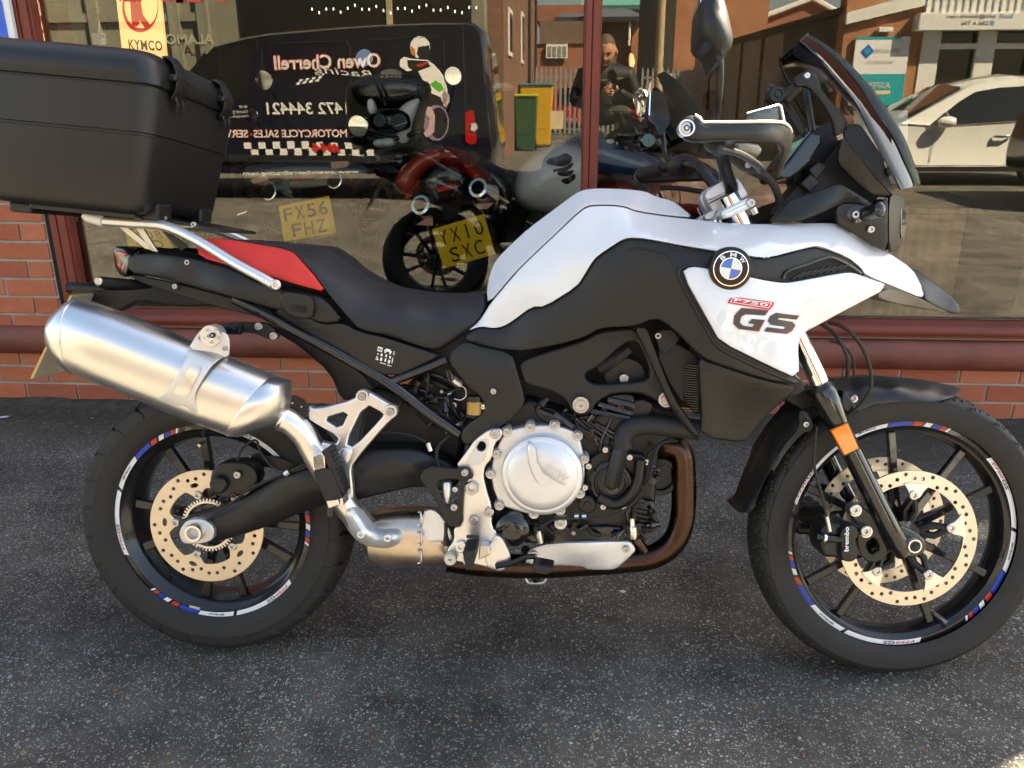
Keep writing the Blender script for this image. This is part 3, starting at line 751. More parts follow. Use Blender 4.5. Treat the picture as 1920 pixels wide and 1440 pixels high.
MB().tube([(0, -.01, 0), (.003, -.025, -.003), (.012, -.045, -.008)], .0045, 8).build('valve', M['steel'], front_wheel, FRONT.m @ Matrix.Translation((.095, 0, -.185)), 40)
# ------------------------------------------------------------------ bodywork, traced part by part at each part's own offset
B = bike
def bridge(o, thr=.075):
    """close a two-sided moulding across the middle along its crest."""
    me = o.data; b = bmesh.new(); b.from_mesh(me); b.verts.ensure_lookup_table(); half = len(b.verts)//2; cnt = {}
    for f in b.faces:
        for e in f.edges: cnt[e.index] = cnt.get(e.index, 0)+1
    n = half//2; add = []
    tri = [f for f in b.faces if all(v.index < n for v in f.verts)]; ec = {}
    for f in tri:
        for e in f.edges: ec.setdefault(e, []).append(f)
    for e, fs in ec.items():
        if len(fs) == 1 and all(abs(v.co.y) < thr for v in e.verts): add.append((e.verts[0].index, e.verts[1].index))
    for a, c in add:
        try: b.faces.new((b.verts[a], b.verts[c], b.verts[half+c], b.verts[half+a]))
        except ValueError: pass
    bmesh.ops.recalc_face_normals(b, faces=b.faces); b.to_mesh(me); b.free(); me.shade_smooth(); me.set_sharp_from_angle(angle=rad(45)); return o
# --- tank
tank_top = bridge(panel('tank_top', [(915,571,.105),(912,545,.085),(918,512,.06),(930,486,.045),(960,456,.04),(992,427,.04),(1035,395,.045),(1080,361,.05),(1097,355,.05),(1120,352.5,.05),(1170,354,.05),(1210,358,.05),(1232,369,.05),(1261,376,.05),(1278,388,.052),(1301,408,.07),(1260,404.5,.12),(1197,396,.13),(1165,384,.128),(1110,383,.12),(1090,391,.122),(1035,444,.13),(980,496,.135),(958,519,.135)], M['white_paint'], B, inner=[(1150,368,.09),(1000,460,.10),(1060,400,.09)], roll=.0028, thick=.02, mirror='same', grid=11, lam=1e-4))
tank_side = panel('tank_side_cover', [(875,621,.118),(897,604,.112),(913,580,.118),(917,572,.118),(960,521,.136),(980,498.5,.137),(1035,446.5,.133),(1091,393.5,.125),(1111,385.5,.123),(1165,386.5,.130),(1197,398.5,.133),(1260,407,.125),(1302,411,.115),(1360,418,.12),(1440,420.5,.13),(1515,418,.12),(1565,418,.10),(1582,423,.09),(1615,442,.07),(1665,472,.05),(1712,504,.035),(1727,532,.05),(1735,551,.05),(1729,559,.065),(1690,543,.095),(1624,516,.125),(1615,502,.13),(1590,482,.148),(1537,461,.175),(1515,464,.185),(1440,484,.215),(1410,481,.222),(1340,470,.222),(1285,461,.218),(1210,447,.205),(1180,445.5,.198),(1165,450,.195),(1120,480,.188),(1110,492,.186),(1095,517,.182),(1082,537,.178),(1022,575,.165),(997,575,.155),(960,603,.138),(942,613,.130),(925,616,.126),(902,612,.122)], M['white_paint'], B,
    inner=[(1060,470,.160),(1120,425,.152),(1000,530,.155),(1200,420,.165),(1330,440,.178),(1440,450,.185),(1520,440,.155),(1590,450,.118),(1650,500,.085),(1690,522,.068),(940,580,.13)], roll=.003, thick=.012, mirror='copy', lam=2e-4)
FT = o_f['tank_side_cover']
# --- black side fairing under it
fair = panel('side_fairing', [(868,634,.118),(875,624,.118),(902,614,.122),(925,618,.126),(942,615,.13),(960,605,.136),(997,577,.152),(1022,577,.162),(1083,539,.174),(1097,518,.178),(1112,493,.182),(1121,482,.184),(1166,452,.19),(1180,447.5,.194),(1210,449,.2),(1285,463,.213),(1340,472,.217),(1410,483,.217),(1440,486,.21),(1515,466,.18),(1537,463,.170),(1590,484,.143),(1614,503,.125),(1626,519,.118),(1600,513,.132),(1580,514,.146),(1490,531,.192),(1440,529,.21),(1407,522,.22),(1330,506,.226),(1296,501,.224),(1280,512,.226),(1335,612,.240),(1350,640,.241),(1440,685,.225),(1500,714,.195),(1499,722,.192),(1440,714,.22),(1330,678,.236),(1310,665,.234),(1257,612,.222),(1230,596,.214),(1190,612,.203),(1125,615,.195),(1100,631,.188),(1047,647,.176),(960,661,.15),(890,646,.128)], M['black_plastic'], B,
    inner=[(1150,540,.200),(1200,500,.206),(1240,560,.216),(1060,610,.178),(980,630,.155),(1270,490,.222),(1265,540,.226),(1180,580,.204)], roll=.005, thick=.014, mirror='copy', lam=2e-4)
# --- white wing carrying the lettering
wing = panel('fairing_wing', [(1279,512,.238),(1295,499.5,.238),(1330,504,.240),(1407,520,.236),(1440,527,.226),(1472,531,.212),(1490,529,.205),(1580,512,.160),(1600,511,.148),(1625,520,.132),(1672,537,.098),(1580,585,.150),(1540,607,.172),(1507,625,.192),(1497,640,.198),(1500,712,.205),(1440,685,.236),(1350,640,.252),(1335,612,.252)], M['white_paint'], B,
    inner=[(1350,560,.250),(1420,580,.240),(1470,640,.225),(1400,640,.243),(1540,560,.186),(1480,590,.215)], roll=.0035, thick=.016, mirror='copy', lam=2e-4)
FW = o_f['fairing_wing']
# inlet grille behind the beak: slats over a near-black decal painted as the slot's shade
FF = o_f['side_fairing']
def ffd(x, y, e): return BIKE.P(x, y, FF((x, y))[0]+e)
decal('inlet_shade', [(1466,521),(1474,510),(1545,485),(1562,485),(1594,500),(1612,512),(1582,508),(1494,526),(1474,526)], M['groove'], fair, FF, eps=.0012, grid=9, rnd=1)
for k in range(8):
    x0 = 1484+k*12.5; y0 = 523-k*2.4; x1, y1 = x0+24-k*.6, y0-13+k*.2
    MB().tube([ffd(x0, y0, .0022), ffd((x0+x1)/2, (y0+y1)/2, .0045), ffd(x1, y1, .0022)], .0024, 6).build('inlet_slat', M['black_plastic'], fair, BIKE.m, 40)
MB().tube(cr_spline([ffd(x, y, .002) for x, y in ((1468,523),(1476,509),(1510,497),(1546,484),(1564,484),(1596,500),(1614,513))], 4), .0032, 8).build('inlet_rim', M['gloss_black'], fair, BIKE.m, 50)
# --- beak tip and its underside
panel('beak_tip', [(1709,511,.036),(1712,504,.02),(1725,507,.012),(1797,566,.012),(1801,590,.016),(1772,583,.035),(1732,560.5,.066),(1735,551,.056),(1725,531,.05)], M['black_plastic'], B, inner=[(1762,556,.03)], roll=.003, thick=.012, mirror='same', grid=8)
bridge(bpy.data.objects['beak_tip'], .03)
panel('beak_underside', [(1640,555,.11),(1672,538,.095),(1730,560,.062),(1772,583,.034),(1790,590,.02),(1755,584,.03),(1710,574,.05),(1675,568,.08)], M['plate_under'], B, roll=.002, thick=.01, mirror='same', grid=9)
# --- radiator shroud below the wing
panel('radiator_shroud', [(1311,672,.226),(1330,680,.229),(1440,716,.214),(1499,724,.186),(1478,746,.178),(1440,778,.168),(1407,817,.16),(1397,831,.158),(1313,821,.19),(1316,768,.21),(1312,720,.222)], M['black_plastic'], B, inner=[(1380,745,.200),(1370,800,.172)], roll=.005, thick=.014, mirror='copy')
panel('shroud_strut', [(1190,616,.196),(1212,614,.200),(1222,640,.2),(1262,745,.2),(1300,800,.196),(1316,822,.19),(1298,818,.188),(1256,765,.19),(1240,725,.19),(1206,650,.19)], M['satin_black'], B, roll=.003, thick=.016, grid=9)
plate('radiator_side', [(1262,640),(1310,668),(1313,720),(1316,790),(1262,735),(1228,655)], M['radiator'], B, .165, .05)
rg = MB()
for k in range(20):
    y = 684+k*4.4; rg.tube([BIKE.P(1284-k*.2, y, .168), BIKE.P(1309, y+2.5, .172)], .0011, 5)
rg.build('radiator_fins', M['gloss_black'], B, BIKE.m, None)
# --- emblem and lettering
cx, cy = 1369.5, 503.5
def fld_flat(px, py, d0, k):          # a tilted flat for the emblem
    return d0
EM = FW((1369, 503.5))[0] + .004
def lath_px(name, cx, cy, d, r_px, prof, mat_, parent, n=40, fr=None):
    """turned part seen end on: prof in (fraction of r_px, metres towards the viewer)."""
    fr = fr or BIKE; c = fr.P(cx, cy, d); r = np.linalg.norm(fr.P(cx+r_px, cy, d)-c)
    return MB().lathe(c, YA, [(max(p*r, 1e-4), h) for p, h in prof], n).build(name, mat_, parent, fr.m, 35), c, r
emb, ec, er = lath_px('emblem', cx, cy, EM, 41, [(1.0, -.02), (1.0, .002), (.96, .006), (.84, .007), (.82, .0045), (0, .0045)], M['satin_black'], B, 56)
def ring_at(name, r0, r1, h, m, a0=0, a1=360, n=48):
    mb = MB(); vs = []
    for i in range(n+1):
        a = rad(a0+(a1-a0)*i/n)
        for r in (r0, r1): vs.append(ec + np.array([r*er*math.cos(a), -h, r*er*math.sin(a)]))
    mb.add(vs, [(2*i, 2*i+1, 2*i+3, 2*i+2) for i in range(n)]); return mb.build(name, m, emb, BIKE.m, None)
ring_at('emblem_ring', .775, .815, .0056, M['chrome']); ring_at('emblem_ring', .475, .51, .0056, M['chrome'])
for a, m in ((80, 'badge_blue'), (170, 'decal_white'), (260, 'badge_blue'), (350, 'decal_white')): ring_at('emblem_quarter', .001, .475, .0054, M[m], a, a+90, 14)
for ch, ang in (('B', 128), ('M', 83), ('W', 38)):
    V, Fc = text_mesh(ch, .03); w = .30 if ch != 'B' else .22; a = rad(ang); e = np.array([math.cos(a), 0, math.sin(a)]); t = np.array([math.sin(a), 0, -math.cos(a)])
    MB().add([ec + (e*(.535 + .20*v[1]) + t*(w*(v[0]-.5)))*er + np.array([0, -.0056, 0]) for v in V], Fc).build('emblem_letter', M['decal_white'], emb, BIKE.m, None)
fw_pt = lambda e: (lambda x, y: BIKE.P(x, y, FW((x, y))[0]+e))
decal('model_badge', [(1371,556),(1450,566),(1453,568),(1445,580),(1442,581),(1366,569),(1364,567)], M['decal_red'], wing, FW, eps=.0012, rnd=1)
decal('model_badge_rim', [(1374,558.5),(1448,568),(1441.5,578),(1368.5,566.5)], M['decal_white'], wing, FW, eps=.0016)
decal('model_badge_field', [(1375,560),(1446,569),(1441,576.6),(1370.5,565.6)], M['decal_red'], wing, FW, eps=.0019)
text_on('model_lettering', 'F750', (1375.5,564.8), (1438,574.6), (1.3,-5.4), M['decal_white'], wing, fw_pt(.0032), .02, .4, 1.06, matrix=BIKE.m)
G_ = [[(1390,578.5),(1440,582.5),(1434,591.5),(1397,589.5),(1390,594),(1387,605),(1394,611),(1411,613.2),(1415,607.5),(1403,606.2),(1410,598),(1433,600),(1422,620.5),(1386,616.5),(1375.5,607.5),(1377,592.5)]]
S_ = [[(1455,587.4),(1497,592.6),(1493,599.5),(1461,596),(1458,599.2),(1485,603.6),(1490.5,610),(1484,620.5),(1474,625.5),(1433,620.6),(1438,613.4),(1470,617),(1474,613),(1446,608.8),(1440,602.5),(1444,593.5)]]
for poly in G_ + S_:
    c = np.mean(poly, 0); big = [((x-c[0])*1.045+c[0]+.8, (y-c[1])*1.07+c[1]) for x, y in poly]
    decal('model_letter_edge', big, M['decal_red'], wing, FW, eps=.0012); decal('model_letter', poly, M['decal_dark'], wing, FW, eps=.0018)
# --- seat
seat = bridge(panel('seat', [(396,446,.05),(444,449,.05),(522,455,.05),(575,459,.05),(610,462,.05),(633,476,.05),(662,500,.05),(706,527,.05),(750,544,.05),(808,552,.05),(861,553,.05),(893,549,.055),(904,551,.075),(910,560,.09),(911,580,.105),(895,604,.118),(872,624,.125),(837,650,.132),(812,660,.135),(730,632,.145),(672,620,.15),(657,603,.152),(638,583,.155),(609,547,.158),(587,515,.152),(567,494,.145),(552,476,.138),(537,468,.132),(480,458,.128),(420,447.5,.12)], M['seat_vinyl'], B,
    inner=[(700,590,.142),(800,600,.13),(870,590,.115),(640,520,.125),(600,480,.10),(760,570,.115),(850,575,.10)], roll=.012, thick=.03, mirror='same', grid=11, lam=2e-4))
panel('seat_side', [(366,456,.118),(383,445.5,.112),(420,448,.12),(480,458.5,.128),(537,468.5,.133),(552,477,.139),(567,495,.146),(587,516,.153),(610,548,.160),(567,537,.160),(517,522,.156),(440,501,.148),(373,483,.138)], M['red_vinyl'], seat, inner=[(480,485,.147),(550,510,.155)], roll=.005, thick=.02, mirror='copy', lam=2e-4, grid=11)
# --- tail
tail = panel('tail_cover', [(240,476,.085),(296,474,.10),(376,487,.12),(436,503,.135),(482,528,.145),(522,543,.15),(566,550,.155),(600,557,.16),(618,572,.16),(642,603,.155),(604,607,.152),(560,592,.15),(480,570,.145),(375,541,.125),(300,522,.105),(236,510,.085)], M['black_plastic'], B, inner=[(420,530,.145),(560,575,.163),(320,497,.118)], roll=.004, thick=.012, mirror='copy', grid=11)
panel('grab_recess', [(524,546,.166),(565,550,.17),(584,556,.17),(590,575,.172),(584,600,.168),(540,594,.164),(522,570,.164)], M['black_plastic'], tail, roll=.005, thick=.02, grid=9)
for k in range(3):
    decal('recess_vent', [(544+k*10,572+k*1.2),(550+k*10,572.6+k*1.2),(549+k*10,585+k*1.2),(546+k*10,584+k*1.2)], M['groove'], tail, lambda q: np.full(len(np.atleast_2d(q)), .174), eps=.0005, grid=8)
plate('tail_side_lower', [(375,543),(480,572),(560,594),(520,600),(440,585),(330,552),(258,528),(240,514),(300,525)], M['satin_black'], B, .11, .02)
panel('tail_tray', [(246,470,.05),(300,462,.06),(376,478,.08),(436,497,.09),(480,520,.10),(436,505,.13),(376,489,.118),(296,476,.1)], M['satin_black'], B, roll=.002, thick=.01, mirror='same', grid=9)
for x, y in ((350,492),): bolt(x, y, .122, .006, tail)
bolt(327, 537, .125, .006, tail); 
tl = bridge(panel('tail_lamp', [(210,460,.055),(248,466,.075),(246,478,.085),(238,508,.082),(234,521,.075),(222,514,.06),(214,500,.05)], M['gloss_black'], B, roll=.003, thick=.03, mirror='same', grid=8), .07)
panel('lamp_lens', [(214,470,.062),(226,472,.068),(232,487,.072),(225,508,.066),(217,497,.058)], M['lamp_red'], tl, roll=.002, thick=.01, grid=8)
panel('lamp_lens', [(226,472,.070),(238,476,.077),(232,507,.075),(225,509,.069),(232,487,.074)], M['lamp_orange'], tl, roll=.002, thick=.01, grid=8)
panel('lamp_glow', [(214,469,.07),(226,471,.074),(238,476.5,.08),(231,482,.078)], M['lamp_orange'], tl, roll=.0015, thick=.006, grid=7)
# plate hanger, indicators and number plate
plate('plate_hanger', [(146,533),(200,538),(240,538),(300,528),(395,552),(410,570),(330,575),(262,560),(222,581),(215,585),(186,567),(150,560),(132,548)], M['satin_black'], B, .03, .05)
ind = MB().tube([BIKE.P(282,533,.06), BIKE.P(240,534,.11), BIKE.P(200,532,.15), BIKE.P(184,528,.17)], [.009, .012, .014, .011], 12, sx=.8)
ind.build('indicator', M['satin_black'], B, BIKE.m, 50); bolt(183, 527, .185, .008, B, mat=M['steel'], name='indicator_cap', sock=False); bolt(267, 532, .075, .006, B)
ptube('reflector_arm', [(128,539,.02),(160,540,.02),(225,545,.02)], .012, M['satin_black'], B)
pA, pB = BIKE.P(60,708,.112), BIKE.P(106,612,.112); up = pB-pA; up /= np.linalg.norm(up); pA = pA - up*.002
npl = MB().rect_prism([pA, pA+up*.205, pA+up*.205+[0, .224, 0], pA+[0, .224, 0]], np.array([-up[2], 0, up[0]])*-.0022)
numplate = npl.build('number_plate', M['plate_back'], B, BIKE.m, None, .001)
nn = np.array([-up[2], 0, up[0]])
MB().rect_prism([pA+nn*.0004-up*.001, pA+nn*.0004+up*.206, pA+nn*.0004+up*.206+[0, .2245, 0], pA+nn*.0004-up*.001+[0, .2245, 0]], nn*.0022).build('plate_face', M['plate_yellow'], numplate, BIKE.m, None)
# --- luggage rack of bent tube
rk = ptube('luggage_rack', [(192,414,.115),(250,418,.115),(310,424,.118),(372,452,.13),(440,493,.152),(490,520,.165),(512,533,.168)], .0105, M['alloy'], B, n=14, k=5)
MB().tube([BIKE.P(160,402,.118), BIKE.P(164,406,.118), BIKE.P(194,414,.116)], [.010, .0115, .0125], 10).build('rack_end', M['sign_white'], rk, BIKE.m, 40)
m2 = MB(); m2.tube([p*np.array([1, -1, 1]) for p in cr_spline([BIKE.P(*q) for q in [(192,414,.115),(250,418,.115),(310,424,.118),(372,452,.13),(440,493,.152),(490,520,.165),(512,533,.168)]], 5)], .0105, 12); m2.build('luggage_rack', M['alloy'], B, BIKE.m, 50)
bolt(516, 534, .178, .010, rk, mat=M['alloy'])
MB().rect_prism([BIKE.P(222,425,.09), BIKE.P(236,424,.09), BIKE.P(292,470,.09), BIKE.P(272,466,.09)], (0, .006, 0)).rect_prism([BIKE.P(255,428,.09), BIKE.P(268,428,.09), BIKE.P(296,472,.09), BIKE.P(284,470,.09)], (0, .006, 0)).build('rack_stay', M['steel'], rk, BIKE.m, None)
MB().rect_prism([BIKE.P(305,435,.07), BIKE.P(322,440,.07), BIKE.P(352,462,.07), BIKE.P(340,470,.07)], (0, .006, 0)).build('rack_stay', M['satin_black'], rk, BIKE.m, None)
q = [BIKE.P(262,408,.10), BIKE.P(300,412,.10), BIKE.P(400,433,.10), BIKE.P(414,436,.10), BIKE.P(412,430,.10), BIKE.P(330,414,.10)]
MB().rect_prism(q, (0, .2, 0)).build('rack_plate', M['satin_black'], rk, BIKE.m, None, .002)
for x, y in ((306,412),(362,423)): bolt(x, y-2, .103, .006, rk)
# --- side cover under the seat
sc_ = panel('side_cover', [(545,572,.145),(566,590,.15),(604,609,.152),(642,605,.152),(672,622,.15),(730,635,.147),(812,663,.14),(830,667,.138),(726,714,.135),(650,668,.135),(560,618,.13),(505,588,.125)], M['black_plastic'], B, roll=.004, thick=.014, grid=12, inner=[(680,650,.15)])
FS = o_f['side_cover']
decal('pressure_sticker', [(707,647),(744,657),(736,690),(700.5,681)], M['decal_black'], sc_, FS, eps=.001)
def stk(u0, v0, u1, v1):
    c0, cu, cv = np.array([707, 647.]), np.array([37, 10.]), np.array([-6.5, 34.])
    decal('sticker_mark', [tuple(c0+cu*a+cv*b) for a, b in ((u0, v0), (u1, v0), (u1, v1), (u0, v1))], M['decal_white'], sc_, FS, eps=.0016, grid=20)
for r in [(.06,.06,.30,.12),(.06,.06,.10,.30),(.26,.06,.30,.30),(.06,.25,.30,.30),(.17,.1,.2,.26),(.4,.12,.78,.2),(.46,.05,.70,.12),(.42,.2,.5,.3),(.66,.2,.74,.3),(.85,.1,.93,.13),(.85,.17,.93,.2),(.85,.24,.93,.27),
          (.10,.42,.15,.5),(.26,.38,.36,.52),(.5,.36,.58,.5),(.7,.38,.78,.52),(.06,.6,.16,.66),(.06,.7,.2,.78),(.28,.6,.38,.78),(.5,.58,.58,.76),(.68,.6,.78,.8),(.86,.44,.9,.74),(.3,.86,.6,.9),(.66,.88,.88,.92)]: stk(*r)
# --- frame rails
ptube('subframe_rail', [(440,560,.12),(482,581,.125),(600,644,.13),(726,716,.132),(800,772,.132),(862,814,.13)], .0125, M['gloss_black'], B, n=12, k=3)
ptube('subframe_rail', [(726,718,.132),(780,698,.132),(838,674,.132)], .0095, M['gloss_black'], B, n=12, k=3)
panel('rear_hugger', [(520,598,.06),(600,640,.07),(680,700,.08),(705,735,.08),(660,755,.075),(637,748,.07),(618,700,.065),(560,650,.06),(510,620,.055)], M['black_plastic'], B, roll=.006, thick=.10, grid=12)
plate('muffler_hanger', [(400,612),(440,603),(470,606),(498,604),(520,622),(522,634),(510,639),(470,622),(430,628),(405,625)], M['satin_black'], B, .125, .012)
bolt(484, 612, .132, .0085, B); bolt(512, 630, .132, .0085, B)
MB().bx((-.016, -.008, -.010), (.016, .008, .010)).build('hanger_cap', M['gloss_black'], B, BIKE.m @ Matrix.Translation(BIKE.P(438, 618, .135)), None, .002)
# --- front side covers and bridge frame
panel('frame_cover', [(836,668,.15),(868,640,.146),(895,650,.152),(960,664,.165),(968,690,.168),(980,730,.168),(985,756,.165),(962,785,.16),(930,806,.157),(880,838,.152),(862,826,.15),(868,802,.152),(910,772,.158),(905,748,.158),(872,722,.155)], M['black_plastic'], B, inner=[(920,700,.168),(930,770,.163)], roll=.004, thick=.018, grid=11)
bolt(925, 734, .172, .0065, B)
frame_ = plate('bridge_frame', [(972,682),(1000,668),(1097,636),(1122,620),(1170,615),(1190,614),(1212,640),(1248,715),(1263,742),(1262,768),(1246,770),(1232,752),(1200,737),(1150,738),(1122,752),(1106,776),(1089,781),(1073,774),(1060,748),(1030,732),(985,722),(976,705)], M['black_plastic'], B, .158, .03, holes=[[(1120,690),(1172,642),(1194,640),(1206,660),(1222,704),(1204,716),(1120,722),(1100,714),(1096,700)]], bevel=.006, rnd=1)
lath_px('frame_boss', 1089, 759, .172, 17, [(1, -.02), (1, -.002), (.9, .002), (.72, .002), (.7, -.002), (.55, -.002), (.52, .003), (.25, .003), (.22, -.004), (0, -.004)], M['bolt'], frame_)
lath_px('frame_boss', 1249, 749, .165, 16, [(1, -.02), (1, -.002), (.9, .002), (.72, .002), (.7, -.002), (.55, -.002), (.5, .003), (0, .003)], M['bolt'], frame_)
sp = MB(); a, c = BIKE.P(1122, 694, .13), BIKE.P(1178, 652, .13)
pts = [a + (c-a)*t/160 + .0135*(math.cos(t*.9)*np.array([-.6, 0, .8]) + math.sin(t*.9)*np.array([0, 1.0, 0])) for t in range(161)]
sp.tube(pts, .0026, 6).build('preload_spring', M['engine_black'], B, BIKE.m, 50)
plate('frame_gusset', [(1225,622),(1262,616),(1276,640),(1240,668)], M['black_plastic'], B, .172, .01); bolt(1234, 630, .176, .0065, B)
plate('airbox_side', [(1130,700),(1170,668),(1202,680),(1212,706),(1200,722),(1140,726)], M['engine_black'], B, .12, .02); bolt(1170, 710, .135, .010, B)

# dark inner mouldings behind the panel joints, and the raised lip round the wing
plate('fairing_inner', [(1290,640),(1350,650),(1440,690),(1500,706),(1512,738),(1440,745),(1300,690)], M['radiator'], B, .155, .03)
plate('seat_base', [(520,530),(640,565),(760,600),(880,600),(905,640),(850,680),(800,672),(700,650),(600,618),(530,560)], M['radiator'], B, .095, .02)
MB().tube(cr_spline([ffd(x, y, .0015) for x, y in ((1292,496),(1272,510),(1290,552),(1328,622),(1346,650),(1392,675),(1440,697),(1490,717))], 5), .0036, 8).build('fairing_lip', M['black_plastic'], fair, BIKE.m, 60)
MB().tube(cr_spline([ffd(x, y, .0) for x, y in ((1268,508),(1252,478),(1200,466),(1176,470))], 5), .0022, 8).build('fairing_crease', M['black_plastic'], fair, BIKE.m, 60)
# ------------------------------------------------------------------ engine, exhaust, swingarm
eng = plate('engine_block', [(862,836),(905,806),(985,745),(1010,752),(1062,770),(1110,772),(1150,750),(1200,745),(1262,770),(1302,792),(1300,812),(1236,830),(1232,900),(1228,960),(1215,1000),(1190,1022),(1000,1024),(930,1004),(866,985)], M['engine_black'], B, .115, .20, bevel=.01)
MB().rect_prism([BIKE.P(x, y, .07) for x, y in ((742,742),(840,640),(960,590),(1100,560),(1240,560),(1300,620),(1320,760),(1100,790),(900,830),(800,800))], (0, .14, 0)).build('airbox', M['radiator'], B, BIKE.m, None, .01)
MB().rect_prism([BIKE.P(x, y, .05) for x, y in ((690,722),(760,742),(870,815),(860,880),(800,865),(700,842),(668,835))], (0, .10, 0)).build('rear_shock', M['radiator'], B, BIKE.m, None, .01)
# cylinder with its ribs leaning forward
cyl = plate('cylinder', [(1070,790),(1090,778),(1150,772),(1200,745),(1232,760),(1196,806),(1168,812),(1150,850),(1112,838)], M['engine_black'], eng, .142, .03, bevel=.004)
rb = MB()
for k in range(4): rb.tube([BIKE.P(1080+k*12, 786+k*3-2, .145), BIKE.P(1140+k*10, 838-k*5, .145)], .0045, 6)
for (a, c) in (((1108,770),(1180,784)), ((1122,757),(1186,775)), ((1140,748),(1190,760)), ((1040,775),(1075,800)), ((1010,770),(1060,790))): rb.tube([BIKE.P(*a, .15), BIKE.P(*c, .15)], .006, 8)
rb.build('cylinder_ribs', M['gloss_black'], eng, BIKE.m, 40)
plate('cam_cover', [(1140,740),(1188,738),(1192,762),(1150,764),(1136,756)], M['satin_black'], eng, .15, .03, bevel=.004)
plate('coolant_pipe_plate', [(1000,760),(1040,766),(1080,792),(1075,805),(1010,790)], M['satin_black'], eng, .13, .02, bevel=.003)
# clutch cover
cl = plate('clutch_cover', [(938,824),(952,807),(990,799),(1040,797),(1070,806),(1086,818),(1094,850),(1098,882),(1091,922),(1068,950),(1040,965),(1000,967),(962,957),(936,947),(921,908),(922,862)], M['silver_paint'], eng, .150, .05, bevel=.004)
lath_px('clutch_dome', 1017, 887, .150, 77, [(1.0, -.002), (.99, .016), (.965, .022), (.93, .024), (.88, .026), (.84, .026), (.78, .030), (.6, .034), (.3, .036), (0, .0365)], M['silver_paint'], cl, 72)
def dome(q):
    q = np.atleast_2d(np.array(q, float)); r = np.hypot(q[:, 0]-1017, q[:, 1]-887)/77.0
    return .150 + np.interp(r, [0, .3, .6, .78, .84, .93, .965, 1], [.0365, .036, .034, .030, .026, .024, .022, 0])
panel('dome_facet', [(989,826),(1000,836),(1004,842),(1008,868),(1021,888),(1045,904),(1078,912),(1062,925),(1036,934),(1012,918),(996,890),(988,856)], M['silver_paint'], cl, field=lambda q: dome(q)+.0035+.004*np.clip((np.atleast_2d(np.array(q, float))[:, 1]-880)/40, -1, 1)*-1, roll=.0035, thick=.012, grid=7, rollpx=5)
decal('dome_line', [(1003,838),(1005,838),(1009,867),(1022,886.5),(1046,902.5),(1061,909.5),(1060,911.5),(1045,905),(1020.5,889),(1007,868)], M['bolt'], cl, dome, eps=.006, grid=6)
text_on('maker_lettering', 'BMW', (1017,883), (1059,907), 16.5, M['cast_alloy'], cl, lambda x, y: BIKE.P(x, y, dome((x, y))[0]+.0016), .015, .15, matrix=BIKE.m)
V_, F_ = text_mesh('BMW', .0)
for x, y in ((994,800),(1040,797),(1083,817),(1095,860),(1087,925),(1050,957),(1001,963),(936,947),(920,888),(931,850),(927,814),(950,809)):
    lath_px('cover_lug', x, y, .152, 10, [(1, -.03), (1, .002), (.85, .004), (0, .004)], M['silver_paint'], cl, 20); bolt(x, y, .161, .0078, cl)
lath_px('cover_lug', 1051, 981, .15, 12, [(1, -.03), (1, .002), (.85, .004), (0, .004)], M['silver_paint'], cl, 20); bolt(1051, 981, .160, .0085, cl)
# water pump
wp = plate('water_pump', [(1098,868),(1132,842),(1180,850),(1205,852),(1216,866),(1212,900),(1200,930),(1172,952),(1130,954),(1098,922)], M['satin_black'], eng, .138, .03, bevel=.005)
lath_px('pump_housing', 1146, 905, .140, 42, [(1, -.01), (1, .006), (.9, .010), (.78, .010), (.74, .004), (.70, .004), (.66, .012), (.3, .016), (0, .016)], M['gloss_black'], wp, 48)
lath_px('pump_ring', 1146, 905, .156, 30, [(1, -.006), (1, .0), (.9, .002), (.86, -.002), (.5, .0), (0, .0)], M['engine_black'], wp, 40)
MB().tube(cr_spline([BIKE.P(1166,836,.160), BIKE.P(1157,870,.162), BIKE.P(1147,912,.160)], 5), [.0165]*11, 4, up=(0, -1, 0)).build('pump_outlet', M['satin_black'], wp, BIKE.m, 30, .002)
MB().tube(cr_spline([BIKE.P(1202,862,.15), BIKE.P(1196,905,.153), BIKE.P(1178,934,.153), BIKE.P(1150,945,.15), BIKE.P(1122,932,.148)], 5), .0125, 10).build('pump_volute', M['satin_black'], wp, BIKE.m, 50)
for x, y in ((1135,844),(1104,875),(1097,915),(1131,951),(1169,950),(1200,913),(1181,858),(1213,867)): bolt(x, y, .158, .0062, wp, mat=M['zinc'])
lath_px('timing_plug', 1101, 945, .15, 17, [(1, -.02), (1, .003), (.85, .006), (.4, .006), (.36, .009), (0, .009)], M['satin_black'], eng)
lath_px('oil_filter', 962, 985, .135, 33, [(1, -.04), (1, .02), (.94, .032), (.7, .040), (.3, .042), (0, .042)], M['gloss_black'], eng, 36)
lath_px('generator_cap', 1236, 890, .08, 38, [(1, -.04), (1, .01), (.9, .02), (.7, .02), (.66, .012), (0, .012)], M['radiator'], eng)
plate('sump_fins', [(1170,950),(1225,935),(1230,960),(1222,992),(1180,1005)], M['gloss_black'], eng, .13, .03, bevel=.004)
fn = MB()
for k in range(5): fn.tube([BIKE.P(1190, 955+k*9, .132), BIKE.P(1224, 962+k*8, .132)], .0035, 6)
fn.build('sump_ribs', M['engine_black'], eng, BIKE.m, 40)
lath_px('sump_boss', 1217, 990, .132, 7, [(1, -.02), (1, .002), (.5, .002), (.48, -.006), (0, -.006)], M['bolt'], eng)
plate('oil_pan', [(980,1004),(1000,985),(1060,990),(1160,985),(1180,1005),(1160,1022),(1000,1022)], M['gloss_black'], eng, .125, .1, bevel=.004)
